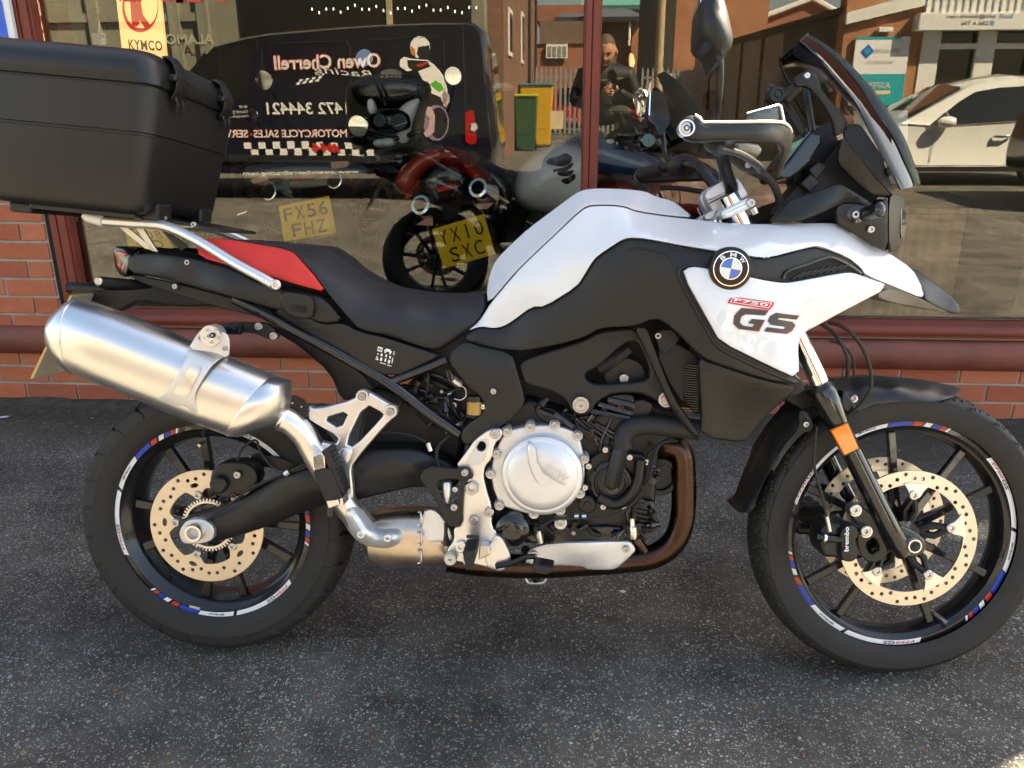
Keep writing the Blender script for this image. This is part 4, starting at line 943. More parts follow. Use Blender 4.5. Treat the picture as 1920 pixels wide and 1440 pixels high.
# hoses, leads, sensors
ptube('coolant_hose', [(1168,842,.155),(1168,822,.152),(1180,804,.15),(1210,797,.15),(1260,801,.155),(1312,806,.165)], .0205, M['rubber'], B, n=16)
lath_px('hose_clip', 1165, 834, .15, 20, [(1, -.006), (1, .006)], M['bolt'], eng)
ptube('sensor_lead', [(1008,992,.16),(1040,974,.165),(1080,972,.165),(1140,968,.17),(1180,950,.172),(1215,905,.168),(1226,860,.165),(1240,832,.16),(1270,826,.15)], .0028, M['rubber'], B, n=6)
ptube('sensor_lead', [(1186,975,.15),(1192,950,.155),(1210,915,.16),(1218,870,.16),(1232,835,.155),(1262,822,.15)], .0028, M['rubber'], B, n=6)
ptube('vent_hose', [(830,886,.14),(820,862,.13),(822,838,.125),(842,818,.12),(862,805,.12)], .0042, M['rubber'], B, n=8)
ptube('brake_line', [(700,812,.11),(740,810,.11),(780,818,.115),(806,832,.12)], .003, M['rubber'], B, n=6)
MB().tube([BIKE.P(803,830,.122), BIKE.P(808,845,.122)], .006, 8).build('line_clip', M['steel'], B, BIKE.m, 40)
for x, y in ((1081,968),(1095,968)): MB().tube([BIKE.P(x-4, y, .166), BIKE.P(x+4, y, .166)], .0055, 8).build('lead_ferrule', M['chrome'], eng, BIKE.m, 40)
MB().tube([BIKE.P(1185,972,.15), BIKE.P(1186,986,.15), BIKE.P(1187,988,.15), BIKE.P(1188,1002,.15), BIKE.P(1188,1010,.15)], [.005, .0055, .008, .008, .006], 8).build('lambda_sensor', M['brushed_steel'], B, BIKE.m, 40)
MB().tube([BIKE.P(1010,995,.14), BIKE.P(1011,1005,.14), BIKE.P(1014,1018,.14)], [.005, .007, .006], 8).build('lambda_sensor', M['steel'], B, BIKE.m, 40)
# --- brake fluid reservoir and odds behind the cover
rs = MB().tube([BIKE.P(890,742,.145), BIKE.P(890,752,.145)], .017, 14).build('reservoir_cap', M['satin_black'], B, BIKE.m, 40)
MB().tube([BIKE.P(890,752,.145), BIKE.P(889,776,.145)], .016, 14).build('fluid_reservoir', M['fluid'], B, BIKE.m, 40); bolt(906, 763, .15, .006, B, mat=M['alloy'])
rnd_ = np.random.default_rng(3)
for k in range(14):
    x, y = rnd_.uniform(745, 880), rnd_.uniform(705, 830)
    if y > 716 + (x-726)*.72 + 30 or y < 690: continue
    a = BIKE.P(x, y, .085); v = rnd_.normal(size=3)*[.02, .01, .02]; MB().tube(cr_spline([a, a+v+[.01, -.01, 0], a+v*2], 4), rnd_.uniform(.003, .008), 7).build('wiring', M['engine_black' if k % 3 else 'steel'], B, BIKE.m, 40)
MB().tube([BIKE.P(846,706,.10), BIKE.P(856,716,.10), BIKE.P(866,722,.10)], .009, 10).build('hose_elbow', M['zinc'], B, BIKE.m, 40)
ptube('key_ring', [(862,722,.14),(872,728,.14),(874,742,.14),(864,750,.14),(852,748,.14)], .0014, M['steel'], B, n=5)
# --- exhaust
def loft(name, st, mat_, parent, n=32, p=2.3, fr=None, smooth=40, cap=True):
    """oval sections between a traced top and bottom pixel: (x0,y0,x1,y1,d,lateral half width)."""
    fr = fr or BIKE; mb = MB(); vs = []
    for x0, y0, x1, y1, d, w in st:
        a, b = fr.P(x0, y0, d), fr.P(x1, y1, d); c = (a+b)/2; e = (a-b)/2
        for k in range(n):
            t = 2*math.pi*k/n; ct, s_ = math.cos(t), math.sin(t)
            vs.append(c + e*math.copysign(abs(ct)**(2/p), ct) + np.array([0, -w*math.copysign(abs(s_)**(2/p), s_), 0]))
    m = len(st); fs = [(i*n+k, i*n+(k+1) % n, (i+1)*n+(k+1) % n, (i+1)*n+k) for i in range(m-1) for k in range(n)]
    if cap: fs += [tuple(range(n)), tuple((m-1)*n+k for k in range(n))]
    return mb.add(vs, fs).build(name, mat_, parent, fr.m, smooth)
MD = .185
muf = loft('silencer', [(146.5,561.5,149.5,700.5,MD,.0615),(150,560.5,152.5,702.5,MD,.063),(225,585,212,727,MD,.063),(350,636,300,763,MD,.063),(430,670,366,791,MD,.063),(509,703,428,813,MD,.063),(512,704.5,431,814.5,MD,.062)], M['brushed_steel'], B, cap=False, n=48)
loft('silencer_end_cap', [(109,612,110,632,MD,.018),(106,599,108,645,MD,.034),(105,594,107.5,649,MD,.040),(113,583,112,664,MD,.051),(130,566,128,688,MD,.059),(143,559.5,146,701.5,MD,.0632),(145.5,560,148.5,702,MD,.0632),(146.5,561.8,149.5,700.3,MD,.0615)], M['brushed_steel'], muf, n=48)
loft('silencer_cone', [(511.5,705,430.5,814.2,MD,.0622),(514,704,433,816,MD,.0635),(541,713,452,817,MD,.0625),(543,722,471,812,MD,.058),(543,748,505,803,MD,.042),(540,768,520,798,MD,.029)], M['brushed_steel'], muf, n=48, smooth=50)
def muf_d(q):
    q = np.atleast_2d(np.array(q, float)); ax = (q[:, 0]-147)*.922 + (q[:, 1]-631)*.387; off = -(q[:, 0]-147)*.387 + (q[:, 1]-631)*.922
    return MD + .0635*np.clip(1-np.abs(off/71.0)**2.3, 0, 1)**(1/2.3)
panel('silencer_clamp', [(372,622),(382,616),(420,630),(429,640),(429,668),(412,672),(392,690),(366,735),(364,752),(372,778),(381,800),(369,797),(356,770),(345,760),(330,762),(270,752),(300,744),(316,730),(340,690),(350,668),(350,656)], mat('strap_alloy', (.72,.70,.67), .5, metal=.55, bump=.15, bscale=600), muf, field=lambda q: muf_d(q)+.0065, roll=.0015, rollpx=2, thick=.004, grid=7, smooth=40)
decal('clamp_slot', [(352,693),(358,687),(375,686),(378,690),(355,735),(350,742),(330,741),(325,736)], M['brushed_steel'], muf, muf_d, eps=.0082, grid=6, rnd=1)
plate('clamp_tab', [(368,630),(384,616),(424,624),(430,640),(428,672),(400,660),(352,655)], M['strap_alloy'], muf, MD+.052, .006)
lath_px('clamp_bush', 397, 629, MD+.052, 20, [(1, -.02), (1, .004), (.94, .008), (.5, .008), (.46, .012), (.2, .012), (.18, .006), (0, .006)], M['alloy'], muf)
for k in range(5):
    a = rad(k*72+18); decal('bush_slot', circ(397+13.5*math.cos(a), 629+13.5*math.sin(a), 4.2, 10, 2.4, a+math.pi/2), M['bolt'], muf, lambda q: np.full(len(np.atleast_2d(q)), MD+.0603), eps=.0005, grid=4)
bolt(375, 634, MD+.058, .005, muf); bolt(420, 654, MD+.058, .005, muf); bolt(397, 629, MD+.066, .0055, muf, mat=M['satin_black'])
loft('exhaust_joint', [(532,766,516,798,MD-.01,.027),(537,766,519,801,MD-.01,.030),(541,769,522,803,MD-.01,.030),(545,772,526,804,MD-.01,.026)], M['brushed_steel'], B)
ptube('tail_pipe', [(527,783,MD-.01),(548,794,MD-.015),(570,815,MD-.02),(586,842,MD-.025),(606,878,MD-.03),(632,918,MD-.035),(655,955,MD-.04),(690,995,MD-.05)], .027, M['brushed_steel'], B, n=20)
panel('heat_shield', [(626,952,.150),(631,942,.152),(645,936,.152),(665,935,.150),(674,948,.152),(688,971,.158),(702,990,.160),(721,994,.160),(745,990,.156),(757,992,.150),(761,1006,.148),(757,1020,.146),(746,1029,.146),(722,1035,.146),(690,1030,.144),(668,1018,.144),(652,1000,.146),(638,975,.148)], M['silver_paint'], B, inner=[(655,965,.182),(680,1000,.188),(720,1013,.188),(745,1010,.178)], roll=.010, rollpx=10, thick=.012, grid=8, lam=1e-5)
bolt(676, 1003, .188, .0085, B, mat=M['silver_paint']); bolt(726, 1010, .188, .0085, B, mat=M['silver_paint'])
cat = loft('catalyser', [(688,972,690,1040,.10,.03),(698,961,700,1050,.10,.05),(720,956,722,1056,.10,.058),(755,953,757,1058,.10,.062),(800,953,805,1057,.10,.062),(840,960,842,1056,.10,.055),(870,1000,870,1055,.10,.03)], mat('heat_steel', (.60,.50,.40), .34, metal=1.0, var=.3, vscale=14, rvar=.08), B, n=32, p=2.6)
for y in (968, 1006, 1040): ptube('spring_clip', [(784,y-8,.163),(789,y-6,.167),(789,y+14,.168),(784,y+16,.165)], .0022, M['bolt'], cat, n=6, k=3)
panel('catalyser_shield', [(790,960,.160),(812,955,.160),(830,970,.160),(846,1000,.160),(848,1016,.158),(792,1018,.160)], M['silver_paint'], cat, roll=.003, thick=.008, grid=9)
ptube('header_pipe', [(1215,870,.05),(1250,838,.085),(1274,846,.09),(1281,880,.09),(1281,960,.09),(1266,1012,.09),(1228,1042,.09),(1170,1052,.09),(1080,1058,.09),(1000,1062,.09),(900,1058,.09),(840,1050,.09)], .0262, M['header_steel'], B, n=22)
ptube('header_pipe', [(1188,1006,.10),(1196,1018,.10),(1208,1034,.095)], .013, M['header_steel'], B, n=14)
panel('pipe_shield', [(987,1040,.124),(1000,1027,.126),(1032,1019,.128),(1167,1015,.128),(1182,1016,.128),(1192,1030,.126),(1190,1037,.126),(1160,1065,.124),(1145,1070,.124),(1102,1069,.124),(1090,1062,.126),(985,1061,.122)], M['silver_paint'], B, inner=[(1090,1040,.136)], roll=.004, thick=.01, grid=9)
bolt(1174, 1031, .134, .0075, B); bolt(1001, 1040, .132, .0075, B)
# --- swingarm
swa = panel('swingarm', [(333,990,.10),(335,979,.10),(350,971,.105),(420,951,.11),(480,919,.118),(577,866,.124),(640,850,.126),(690,842,.126),(780,841,.12),(807,852,.118),(850,872,.115),(864,900,.112),(842,925,.11),(785,911,.115),(705,930,.12),(665,940,.12),(620,942,.118),(567,962,.115),(480,996,.11),(405,1018,.105),(370,1021,.10),(342,1008,.10)], M['black_plastic'], B, inner=[(420,982,.122),(500,952,.135),(577,913,.143),(680,886,.146),(770,874,.14),(360,995,.106)], roll=.006, thick=.06, lam=1e-5)
plate('axle_block', [(335,995),(337,1012),(346,1021),(382,1020),(400,1012),(402,990),(382,973),(350,975)], M['cast_alloy'], swa, .128, .03, bevel=.003)
lath_px('axle_nut', 365, 998, .135, 17, [(1, -.01), (1, .006), (.9, .010), (.66, .010), (.6, .006), (.58, -.01), (0, -.01)], M['brushed_steel'], swa, 6 if False else 24)
rc = plate('rear_caliper', [(392,890),(410,868),(455,866),(478,880),(484,906),(462,926),(420,938),(398,925)], M['satin_black'], B, .125, .05, bevel=.005)
lath_px('caliper_piston', 411, 908, .13, 16, [(1, -.02), (1, .006), (.8, .010), (0, .010)], M['satin_black'], rc); bolt(444, 891, .135, .008, rc); bolt(437, 930, .13, .006, rc, mat=M['gloss_black'])
ptube('brake_line', [(440,880,.11),(455,840,.11),(480,826,.11),(490,850,.115),(520,880,.13),(560,880,.14),(620,852,.14)], .003, M['rubber'], B, n=6)
ptube('speed_sensor_lead', [(380,985,.11),(400,965,.13),(438,940,.135),(470,915,.135),(520,894,.138),(576,868,.140)], .0028, M['rubber'], B, n=6)
MB().tube([BIKE.P(534,889,.14), BIKE.P(542,884,.14)], .006, 8).build('line_clip', M['zinc'], B, BIKE.m, 40)
plate('hugger_bracket', [(470,850),(545,862),(560,890),(520,880),(470,872)], M['satin_black'], B, .07, .02)
# --- rider footrest plate
rp = plate('footrest_plate', [(852,877),(875,847),(890,825),(917,805),(942,804),(941,820),(927,832),(922,860),(909,875),(906,892),(912,920),(922,950),(922,990),(937,1000),(955,1037),(957,1052),(942,1075),(905,1061),(855,1054),(838,1045),(838,1033),(852,1012),(850,990),(867,985),(866,945),(871,905),(888,885)], M['alloy'], B, .168, .014, holes=[circ(902, 837, 9, 16)], bevel=.003)
plate('plate_pocket', [(868,872),(892,838),(900,825),(914,822),(918,832),(905,872)], M['cast_alloy'], rp, .1695, .003, bevel=.001, holes=[circ(902, 837, 10, 16)])
lath_px('pivot_nut', 885, 914, .170, 14, [(1, -.004), (1, .006), (.9, .008), (.55, .008), (.52, -.004), (0, -.004)], M['bolt'], rp, 6)
for x, y, r in ((887,977,.0095),(917,962,.0095),(928,814,.010)): bolt(x, y, .178, r, rp)
bolt(864, 1026, .176, .0125, rp, mat=M['alloy'])
for x, y in ((846,1044),(880,1045)): lath_px('foot_bobbin', x, y, .172, 11.5, [(1, -.004), (1, .014), (.9, .018), (.25, .018), (.22, .012), (0, .012)], mat('ivory_plastic', (.72,.68,.55), .5) if 'ivory_plastic' not in M else M['ivory_plastic'], rp)
bx = MB(); a, b2, c2, d2 = [BIKE.P(x, y, .18) for x, y in ((875,1010),(900,1008),(896,1034),(882,1046))]
bx.rect_prism([a, b2, c2, d2], (0, -.075, 0)); bx.build('footrest', M['rubber'], rp, BIKE.m, None, .003)
for k in range(6): MB().bx((-.012, -.003, -.003), (.012, .003, .003)).build('footrest_tooth', M['rubber'], rp, BIKE.m @ Matrix.Translation(BIKE.P(886, 1008, .19+k*.011) + np.array([0, 0, .002])), None, .001)
MB().rect_prism([BIKE.P(902,1012,.17), BIKE.P(918,1014,.17), BIKE.P(922,1030,.17), BIKE.P(900,1040,.17)], (0, -.03, 0)).build('footrest_hinge', M['steel'], rp, BIKE.m, None, .002)
panel('foot_kick', [(905,1058,.178),(925,1004,.178),(940,1006,.18),(956,1038,.18),(957,1052,.18),(942,1074,.18)], M['alloy'], rp, roll=.003, thick=.012, grid=8)
hg = plate('heel_guard', [(786,892),(797,878),(815,874),(850,880),(872,875),(882,882),(889,897),(871,901),(868,950),(866,985),(850,990),(836,986),(812,930),(791,906)], M['black_plastic'], B, .182, .012, holes=[[(818,910),(826,900),(852,899),(864,902),(862,932),(842,950),(831,941)]], bevel=.003)
bolt(871, 887, .190, .0075, hg); bolt(851, 952, .190, .0075, hg)
MB().tube([BIKE.P(838,902,.165), BIKE.P(838,905,.165), BIKE.P(838,930,.165), BIKE.P(838,931,.165), BIKE.P(838,944,.165)], [.008, .0105, .0105, .009, .009], 12).build('master_cylinder', M['zinc'], B, BIKE.m, 40)
bolt(853, 918, .172, .006, B, mat=M['zinc']); MB().tube([BIKE.P(836,980,.16), BIKE.P(836,1000,.16), BIKE.P(837,1022,.16)], [.004, .004, .008], 8).build('pedal_switch', M['satin_black'], B, BIKE.m, 40)
pd = MB().tube(cr_spline([BIKE.P(930,1062,.185), BIKE.P(960,1056,.19), BIKE.P(985,1045,.195), BIKE.P(1005,1043,.2)], 4), [.006]*13, 8).build('brake_pedal', M['satin_black'], B, BIKE.m, 40)
MB().rect_prism([BIKE.P(1000,1042,.19), BIKE.P(1040,1049,.19), BIKE.P(1038,1058,.19), BIKE.P(1026,1063,.19), BIKE.P(1003,1060,.19)], (0, -.045, 0)).build('pedal_pad', M['satin_black'], pd, BIKE.m, None, .003)
# --- passenger footrest hanger
ph = plate('passenger_hanger', [(576,759),(592,768),(664,749),(667,738),(678,730),(690,735),(729,758),(742,762),(746,772),(741,781),(721,799),(662,868),(658,884),(661,908),(663,936),(650,940),(640,915),(626,890),(612,878),(598,876),(580,861),(577,850),(579,836),(591,826),(616,832),(629,834),(635,820),(594,797),(576,785)], M['alloy'], B, .165, .022, holes=[[(684,757),(719,776),(716,783),(663,840),(647,832)],[(604,785),(655,770),(638,806)],[(590,845),(597,838),(606,843),(604,866),(592,858)]], bevel=.004)
for x, y, r in ((679,743,12),(732,772,13)):
    lath_px('hanger_boss', x, y, .176, r, [(1, -.012), (1, -.002), (.92, 0), (.72, 0), (.68, -.005), (0, -.005)], M['alloy'], ph); bolt(x, y, .176, .0075, ph)
plate('hanger_heat_plate', [(531,752),(549,739),(577,752),(577,787),(560,782),(538,762)], M['satin_black'], ph, .172, .004, bevel=.001); bolt(548, 756, .174, .002, ph, mat=M['zinc'], sock=False); bolt(565, 763, .174, .002, ph, mat=M['zinc'], sock=False)
panel('hanger_web', [(645,838,.166),(663,843,.166),(650,872,.17),(642,866,.17),(632,850,.168)], M['alloy'], ph, roll=.002, thick=.01, grid=8)
# the folded footrest: rubber block with a toothed tread between bright metal ends
def obox(name, quad, d0, d1, m, parent, bev=.002):
    return MB().rect_prism([BIKE.P(x, y, d0) for x, y in quad], (0, -(d1-d0), 0)).build(name, m, parent, BIKE.m, None, bev)
pr = obox('passenger_footrest', [(599,874),(622,868),(632,868),(654,922),(639,926),(622,928)], .185, .232, M['rubber'], ph, .003)
obox('footrest_end', [(597,846),(614,838),(620,846),(622,868),(600,873)], .186, .230, M['chrome'], pr, .002)
obox('footrest_bracket', [(622,832),(629,834),(655,905),(654,916),(646,905),(614,840)], .183, .228, M['rubber'], pr, .002)
for k in range(11):
    t = k/10; obox('tread_tooth', [(629+t*25-2.2, 836+t*76-2.8), (629+t*25+2.6, 836+t*76-2.2), (629+t*25+3.6, 836+t*76+2), (629+t*25-1.2, 836+t*76+2.6)], .187, .228, M['rubber'], pr, .001)
obox('footrest_clevis', [(621,926),(642,921),(647,936),(626,943)], .182, .222, M['brushed_steel'], ph, .002); obox('footrest_clevis', [(646,918),(652,917),(655,937),(649,939)], .180, .224, M['alloy'], ph, .002)
MB().tube([BIKE.P(618,938,.19), BIKE.P(619,965,.17)], .006, 8).build('footrest_spring', M['steel'], ph, BIKE.m, 40)
# --- side stand showing under the bike
ptube('side_stand', [(985,1030,-.10),(1000,1070,-.17),(1004,1086,-.20)], .011, M['satin_black'], B, n=10, k=3)
sf = BIKE.px((BIKE.P(1004,1090,-.21))); 
MB().tube(cr_spline([BIKE.P(985,1083,-.20), BIKE.P(990,1092,-.20), BIKE.P(1005,1094,-.20), BIKE.P(1020,1092,-.20), BIKE.P(1026,1082,-.20)], 4), .004, 8).build('stand_foot', M['zinc'], B, BIKE.m, 40)

# small plumbing, brackets and fasteners that fill the gaps round the engine
def clutter():
    r = np.random.default_rng(11); k = 0
    zones = [([(1000,745),(1060,772),(1110,778),(1180,745),(1245,765),(1240,800),(1180,800),(1160,830),(1110,825),(1060,800),(1010,765)], .118, .150, 34), ([(742,740),(840,690),(868,720),(862,800),(800,770)], .07, .12, 22), ([(1180,930),(1228,930),(1226,985),(1190,1010)], .12, .14, 8), ([(1000,985),(1170,985),(1170,1008),(1000,1010)], .125, .14, 10), ([(1196,806),(1236,826),(1230,900),(1214,900)], .12, .135, 6)]
    for poly, d0, d1, n in zones:
        P_ = np.array(poly, float); mn, mx = P_.min(0), P_.max(0); done = 0
        while done < n:
            q = mn + r.random(2)*(mx-mn)
            if not inside(q[None], P_)[0]: continue
            done += 1; d = r.uniform(d0, d1); a = r.uniform(0, 6.28); kind = r.integers(0, 4)
            if kind == 0: bolt(q[0], q[1], d, r.uniform(.004, .0065), eng, mat=M[('bolt', 'satin_black', 'zinc')[r.integers(0, 3)]])
            elif kind == 1:
                L_ = r.uniform(14, 34); e = np.array([math.cos(a), math.sin(a)])*L_; pts = [(q[0]-e[0], q[1]-e[1], d), (q[0]+r.uniform(-7, 7), q[1]+r.uniform(-7, 7), d+.008), (q[0]+e[0], q[1]+e[1], d)]
                ptube('hose', pts, r.uniform(.0022, .0062), M[('rubber', 'gloss_black', 'engine_black')[r.integers(0, 3)]], eng, n=8, k=4)
            elif kind == 2:
                MB().box((0, 0, 0), (r.uniform(.006, .016), .008, r.uniform(.004, .010))).build('bracket', M[('gloss_black', 'engine_black', 'satin_black')[r.integers(0, 3)]], eng, BIKE.m @ Matrix.Translation(BIKE.P(q[0], q[1], d)) @ Matrix.Rotation(a, 4, 'Y'), None, .002)
            else:
                MB().lathe((0, 0, 0), (math.cos(a), -.3, math.sin(a)), [(.001, -.014), (.006, -.014), (.006, -.002), (.009, -.002), (.009, .006), (.004, .008), (.004, .016), (.001, .016)], 10).build('connector', M[('gloss_black', 'engine_black', 'steel')[int(r.random()*2.25)]], eng, BIKE.m @ Matrix.Translation(BIKE.P(q[0], q[1], d)), 40)
clutter()
# ------------------------------------------------------------------ fork, mudguard, bars, screen, luggage box
def mirror_obj(o, parent=None):
    """the same part for the far side of the machine."""
    me = o.data.copy(); me.transform(Matrix.Diagonal((1, -1, 1, 1))); me.flip_normals()
    c = bpy.data.objects.new(o.name.split('.')[0], me); COL.objects.link(c); c.parent = parent or o.parent
    c.matrix_basis = o.matrix_basis.copy()
    return c
FD = .100
leg_pts = [(1534,722,FD),(1543,738,FD),(1552,757,FD),(1566,786,FD),(1574,802,FD),(1600,853,FD),(1640,935,FD),(1660,975,FD),(1682,1018,FD),(1694,1040,FD)]
leg_r = [.0225,.0275,.0270,.0235,.0210,.0205,.0205,.0215,.0225,.015]
def ftube(name, pts, rs, m, n=20, parent=None):
    return MB().tube([FRONT.P(*p) for p in pts], rs, n).build(name, m, parent or B, FRONT.m, 50)
st = ftube('fork_stanchion', [(1366,366,FD),(1373,380,FD),(1532,706,FD),(1546,742,FD)], .0188, M['chrome']); mirror_obj(st)
fl = ftube('fork_leg', leg_pts, leg_r, M['gloss_black']); mirror_obj(fl)
ftube('fork_seal', [(1533,720,FD),(1537,728,FD)], [.0245,.0285], M['satin_black'], parent=fl)
plate('axle_clamp', [(1664,975),(1690,985),(1722,1000),(1737,1014),(1738,1034),(1716,1048),(1690,1044),(1672,1031)], M['gloss_black'], fl, .105, .045, bevel=.006, fr=FRONT)
lath_px('axle_nut', 1712, 1022, .112, 14, [(1, -.01), (1, .006), (.92, .009), (.74, .009), (.7, .004), (.68, -.012), (0, -.012)], M['brushed_steel'], fl, 24, FRONT)
plate('reflector', [(1559,808),(1590,793.5),(1611,841),(1584,854)], M['amber'], fl, .130, .012, bevel=.002, fr=FRONT, rnd=0)
plate('reflector_mount', [(1556,808),(1591,791),(1614,842),(1583,857)], M['satin_black'], fl, .121, .010, bevel=.002, fr=FRONT, rnd=0)
# caliper
cb = plate('caliper_bracket', [(1594,948),(1614,946),(1640,968),(1652,1000),(1668,1034),(1655,1052),(1630,1056),(1612,1040),(1606,1010),(1612,990),(1596,968)], M['satin_black'], B, .098, .016, holes=[[(1622,1020),(1640,1005),(1652,1030),(1632,1042)]], bevel=.003, fr=FRONT)
cal = plate('front_caliper', [(1542,990),(1556,978),(1574,984),(1590,980),(1602,988),(1606,1004),(1602,1018),(1606,1034),(1598,1050),(1580,1054),(1568,1046),(1546,1046),(1538,1030),(1540,1004)], M['satin_black'], B, .112, .07, bevel=.008, fr=FRONT)
for x, y in ((1588,997),(1588,1034)): lath_px('piston_housing', x, y, .112, 17, [(1, -.02), (1, .008), (.9, .014), (.5, .016), (0, .016)], M['engine_black'], cal, 28, FRONT)
plate('caliper_bridge', [(1576,992),(1604,990),(1606,1036),(1578,1040)], M['engine_black'], cal, .126, .02, bevel=.004, fr=FRONT)
text_on('brake_lettering', 'brembo', (1591,1034), (1592,988), (-8.5,0), M['decal_white'], cal, lambda x, y: FRONT.P(x, y, .1305), .025, matrix=FRONT.m)
for x, y in ((1604,957),(1624,997)): lath_px('caliper_lug', x, y, .112, 12, [(1, -.02), (1, 0), (.95, .002), (0, .002)], M['steel'], cal, 20, FRONT); bolt(x, y, .122, .0105, cal, FRONT)
MB().tube([FRONT.P(1530,1006,.12), FRONT.P(1541,1008,.12), FRONT.P(1541,1008,.12), FRONT.P(1552,1010,.12), FRONT.P(1580,1012,.12)], [.007,.007,.0085,.0085,.007], 10).build('banjo', M['satin_black'], cal, FRONT.m, 40)
MB().tube([FRONT.P(1543,1008,.12), FRONT.P(1548,1009,.12)], .0095, 12).build('banjo_band', M['alloy'], cal, FRONT.m, 40)
for a in (.7,): mirror_obj(cal)
mirror_obj(cb)
def fpt(name, pts, r, m=None): return ptube(name, pts, r, m or M['rubber'], B, FRONT, n=8)
fpt('brake_line', [(1532,800,.11),(1528,830,.115),(1526,860,.118),(1530,890,.12),(1542,932,.122),(1551,975,.122)], .0032)
ftube('line_fitting', [(1550,968,.122),(1556,996,.122)], .0042, M['zinc'], 8)
fpt('brake_line', [(1537,606,.09),(1560,622,.10),(1576,642,.11),(1589,672,.11),(1589,708,.09)], .0038)
fpt('brake_line', [(1556,640,.10),(1575,645,.105),(1598,668,.105),(1602,705,.09)], .0028)
fpt('brake_line', [(1552,604,.09),(1580,613,.10),(1603,632,.11),(1622,662,.11),(1633,700,.11),(1630,735,.10),(1604,767,.085),(1590,778,.08)], .0036)
# mudguard
mg = panel('front_mudguard', [(1548,724,.05),(1565,713,.03),(1600,707,.012),(1650,704,.012),(1680,708,.012),(1730,712,.012),(1776,721,.012),(1807,729,.012),(1796,739,.04),(1784,746,.055),(1767,751,.062),(1755,754,.064),(1680,755,.066),(1640,759,.066),(1608,773,.066),(1590,764,.066),(1572,742,.066)], M['satin_black'], B, fr=FRONT, inner=[(1680,723,.050),(1740,732,.048),(1620,725,.052)], roll=.002, thick=.008, mirror='same', grid=10, lam=1e-5); bridge(mg, .03)
bolt(1602, 748, .070, .0085, mg, FRONT)
mr = panel('front_mudguard', [(1548,726,.05),(1520,738,.03),(1480,760,.014),(1445,800,.014),(1420,850,.014),(1395,905,.014),(1380,945,.014),(1378,955,.02),(1385,962,.05),(1411,962,.062),(1424,925,.066),(1440,890,.068),(1470,845,.068),(1500,803,.068),(1530,782,.068),(1552,768,.068)], M['black_plastic'], B, fr=FRONT, inner=[(1440,850,.052),(1500,775,.055)], roll=.003, thick=.008, mirror='same', grid=10, lam=1e-5); bridge(mr, .03)
panel('mudguard_stay', [(1497,772,.074),(1511,768,.078),(1526,796,.082),(1522,808,.08),(1505,812,.074),(1475,846,.07),(1452,885,.07),(1444,882,.07),(1466,840,.07),(1500,800,.074)], M['satin_black'], mr, fr=FRONT, roll=.002, thick=.006, grid=8); bolt(1512, 796, .088, .0065, mr, FRONT)
fb = plate('fork_brace', [(1580,728),(1600,752),(1606,770),(1590,778),(1576,760)], M['engine_black'], B, .078, .05, bevel=.004, fr=FRONT)
# radiator-side dark shape behind the fork
plate('horn_cover', [(1470,745),(1512,722),(1546,735),(1552,765),(1520,776),(1490,760)], M['radiator'], B, .05, .10, fr=FRONT)
# --- yokes and bar clamps
FDY = .07
yk = plate('top_yoke', [(1352,400),(1360,412),(1406,391),(1417,385),(1412,373),(1400,371),(1360,390)], M['silver_paint'], B, .125, .05, bevel=.004, fr=FRONT)
mirror_obj(yk)
plate('yoke_rib', [(1357,401),(1361,406),(1410,383),(1408,379)], M['alloy'], yk, .128, .01, bevel=.001, fr=FRONT)
bolt(1409, 380, .132, .0085, yk, FRONT)
ftube('clamp_bolt', [(1412,390,.115),(1417,401,.115)], [.0075,.0065], M['steel'], 12, yk)
ftube('stanchion_top', [(1356,384,FD-.01),(1384,376,FD-.01)], .012, M['chrome'], 14, yk)
clp = plate('bar_clamp', [(1323,366),(1328,381),(1338,400),(1352,400),(1358,390),(1400,370),(1404,364),(1384,333),(1380,336),(1382,352),(1376,366),(1366,367),(1360,358),(1362,338),(1342,346),(1330,356)], M['silver_paint'], B, .06, .05, bevel=.004)
mirror_obj(clp)
plate('clamp_cap', [(1323,366),(1326,378),(1362,361),(1360,352),(1362,338),(1345,345),(1336,352),(1328,356)], M['silver_paint'], clp, .068, .05, bevel=.003)
MB().rect_prism([BIKE.P(1328,381,.062), BIKE.P(1329,383,.062), BIKE.P(1362,366,.062), BIKE.P(1361,364,.062)], (0, -.002, 0)).build('clamp_gap', M['groove'], clp, BIKE.m, None)
plate('yoke_ear', [(1322,402),(1343,392),(1344,400),(1338,412),(1322,414)], M['silver_paint'], clp, .07, .03, bevel=.003)
bar_pts = [(1376,366,.0),(1373,356,.055),(1364,330,.085),(1356,300,.115),(1353,280,.15),(1345,264,.21),(1325,252,.29),(1289,240,.405)]
bar = ptube('handlebar', bar_pts, .0125, M['satin_black'], B, n=14, k=5); mirror_obj(bar)
grip = ptube('grip', [(1322,251,.30),(1306,245.5,.35),(1291,240.5,.405)], .0165, M['rubber'], B, n=16, k=4); mirror_obj(grip)
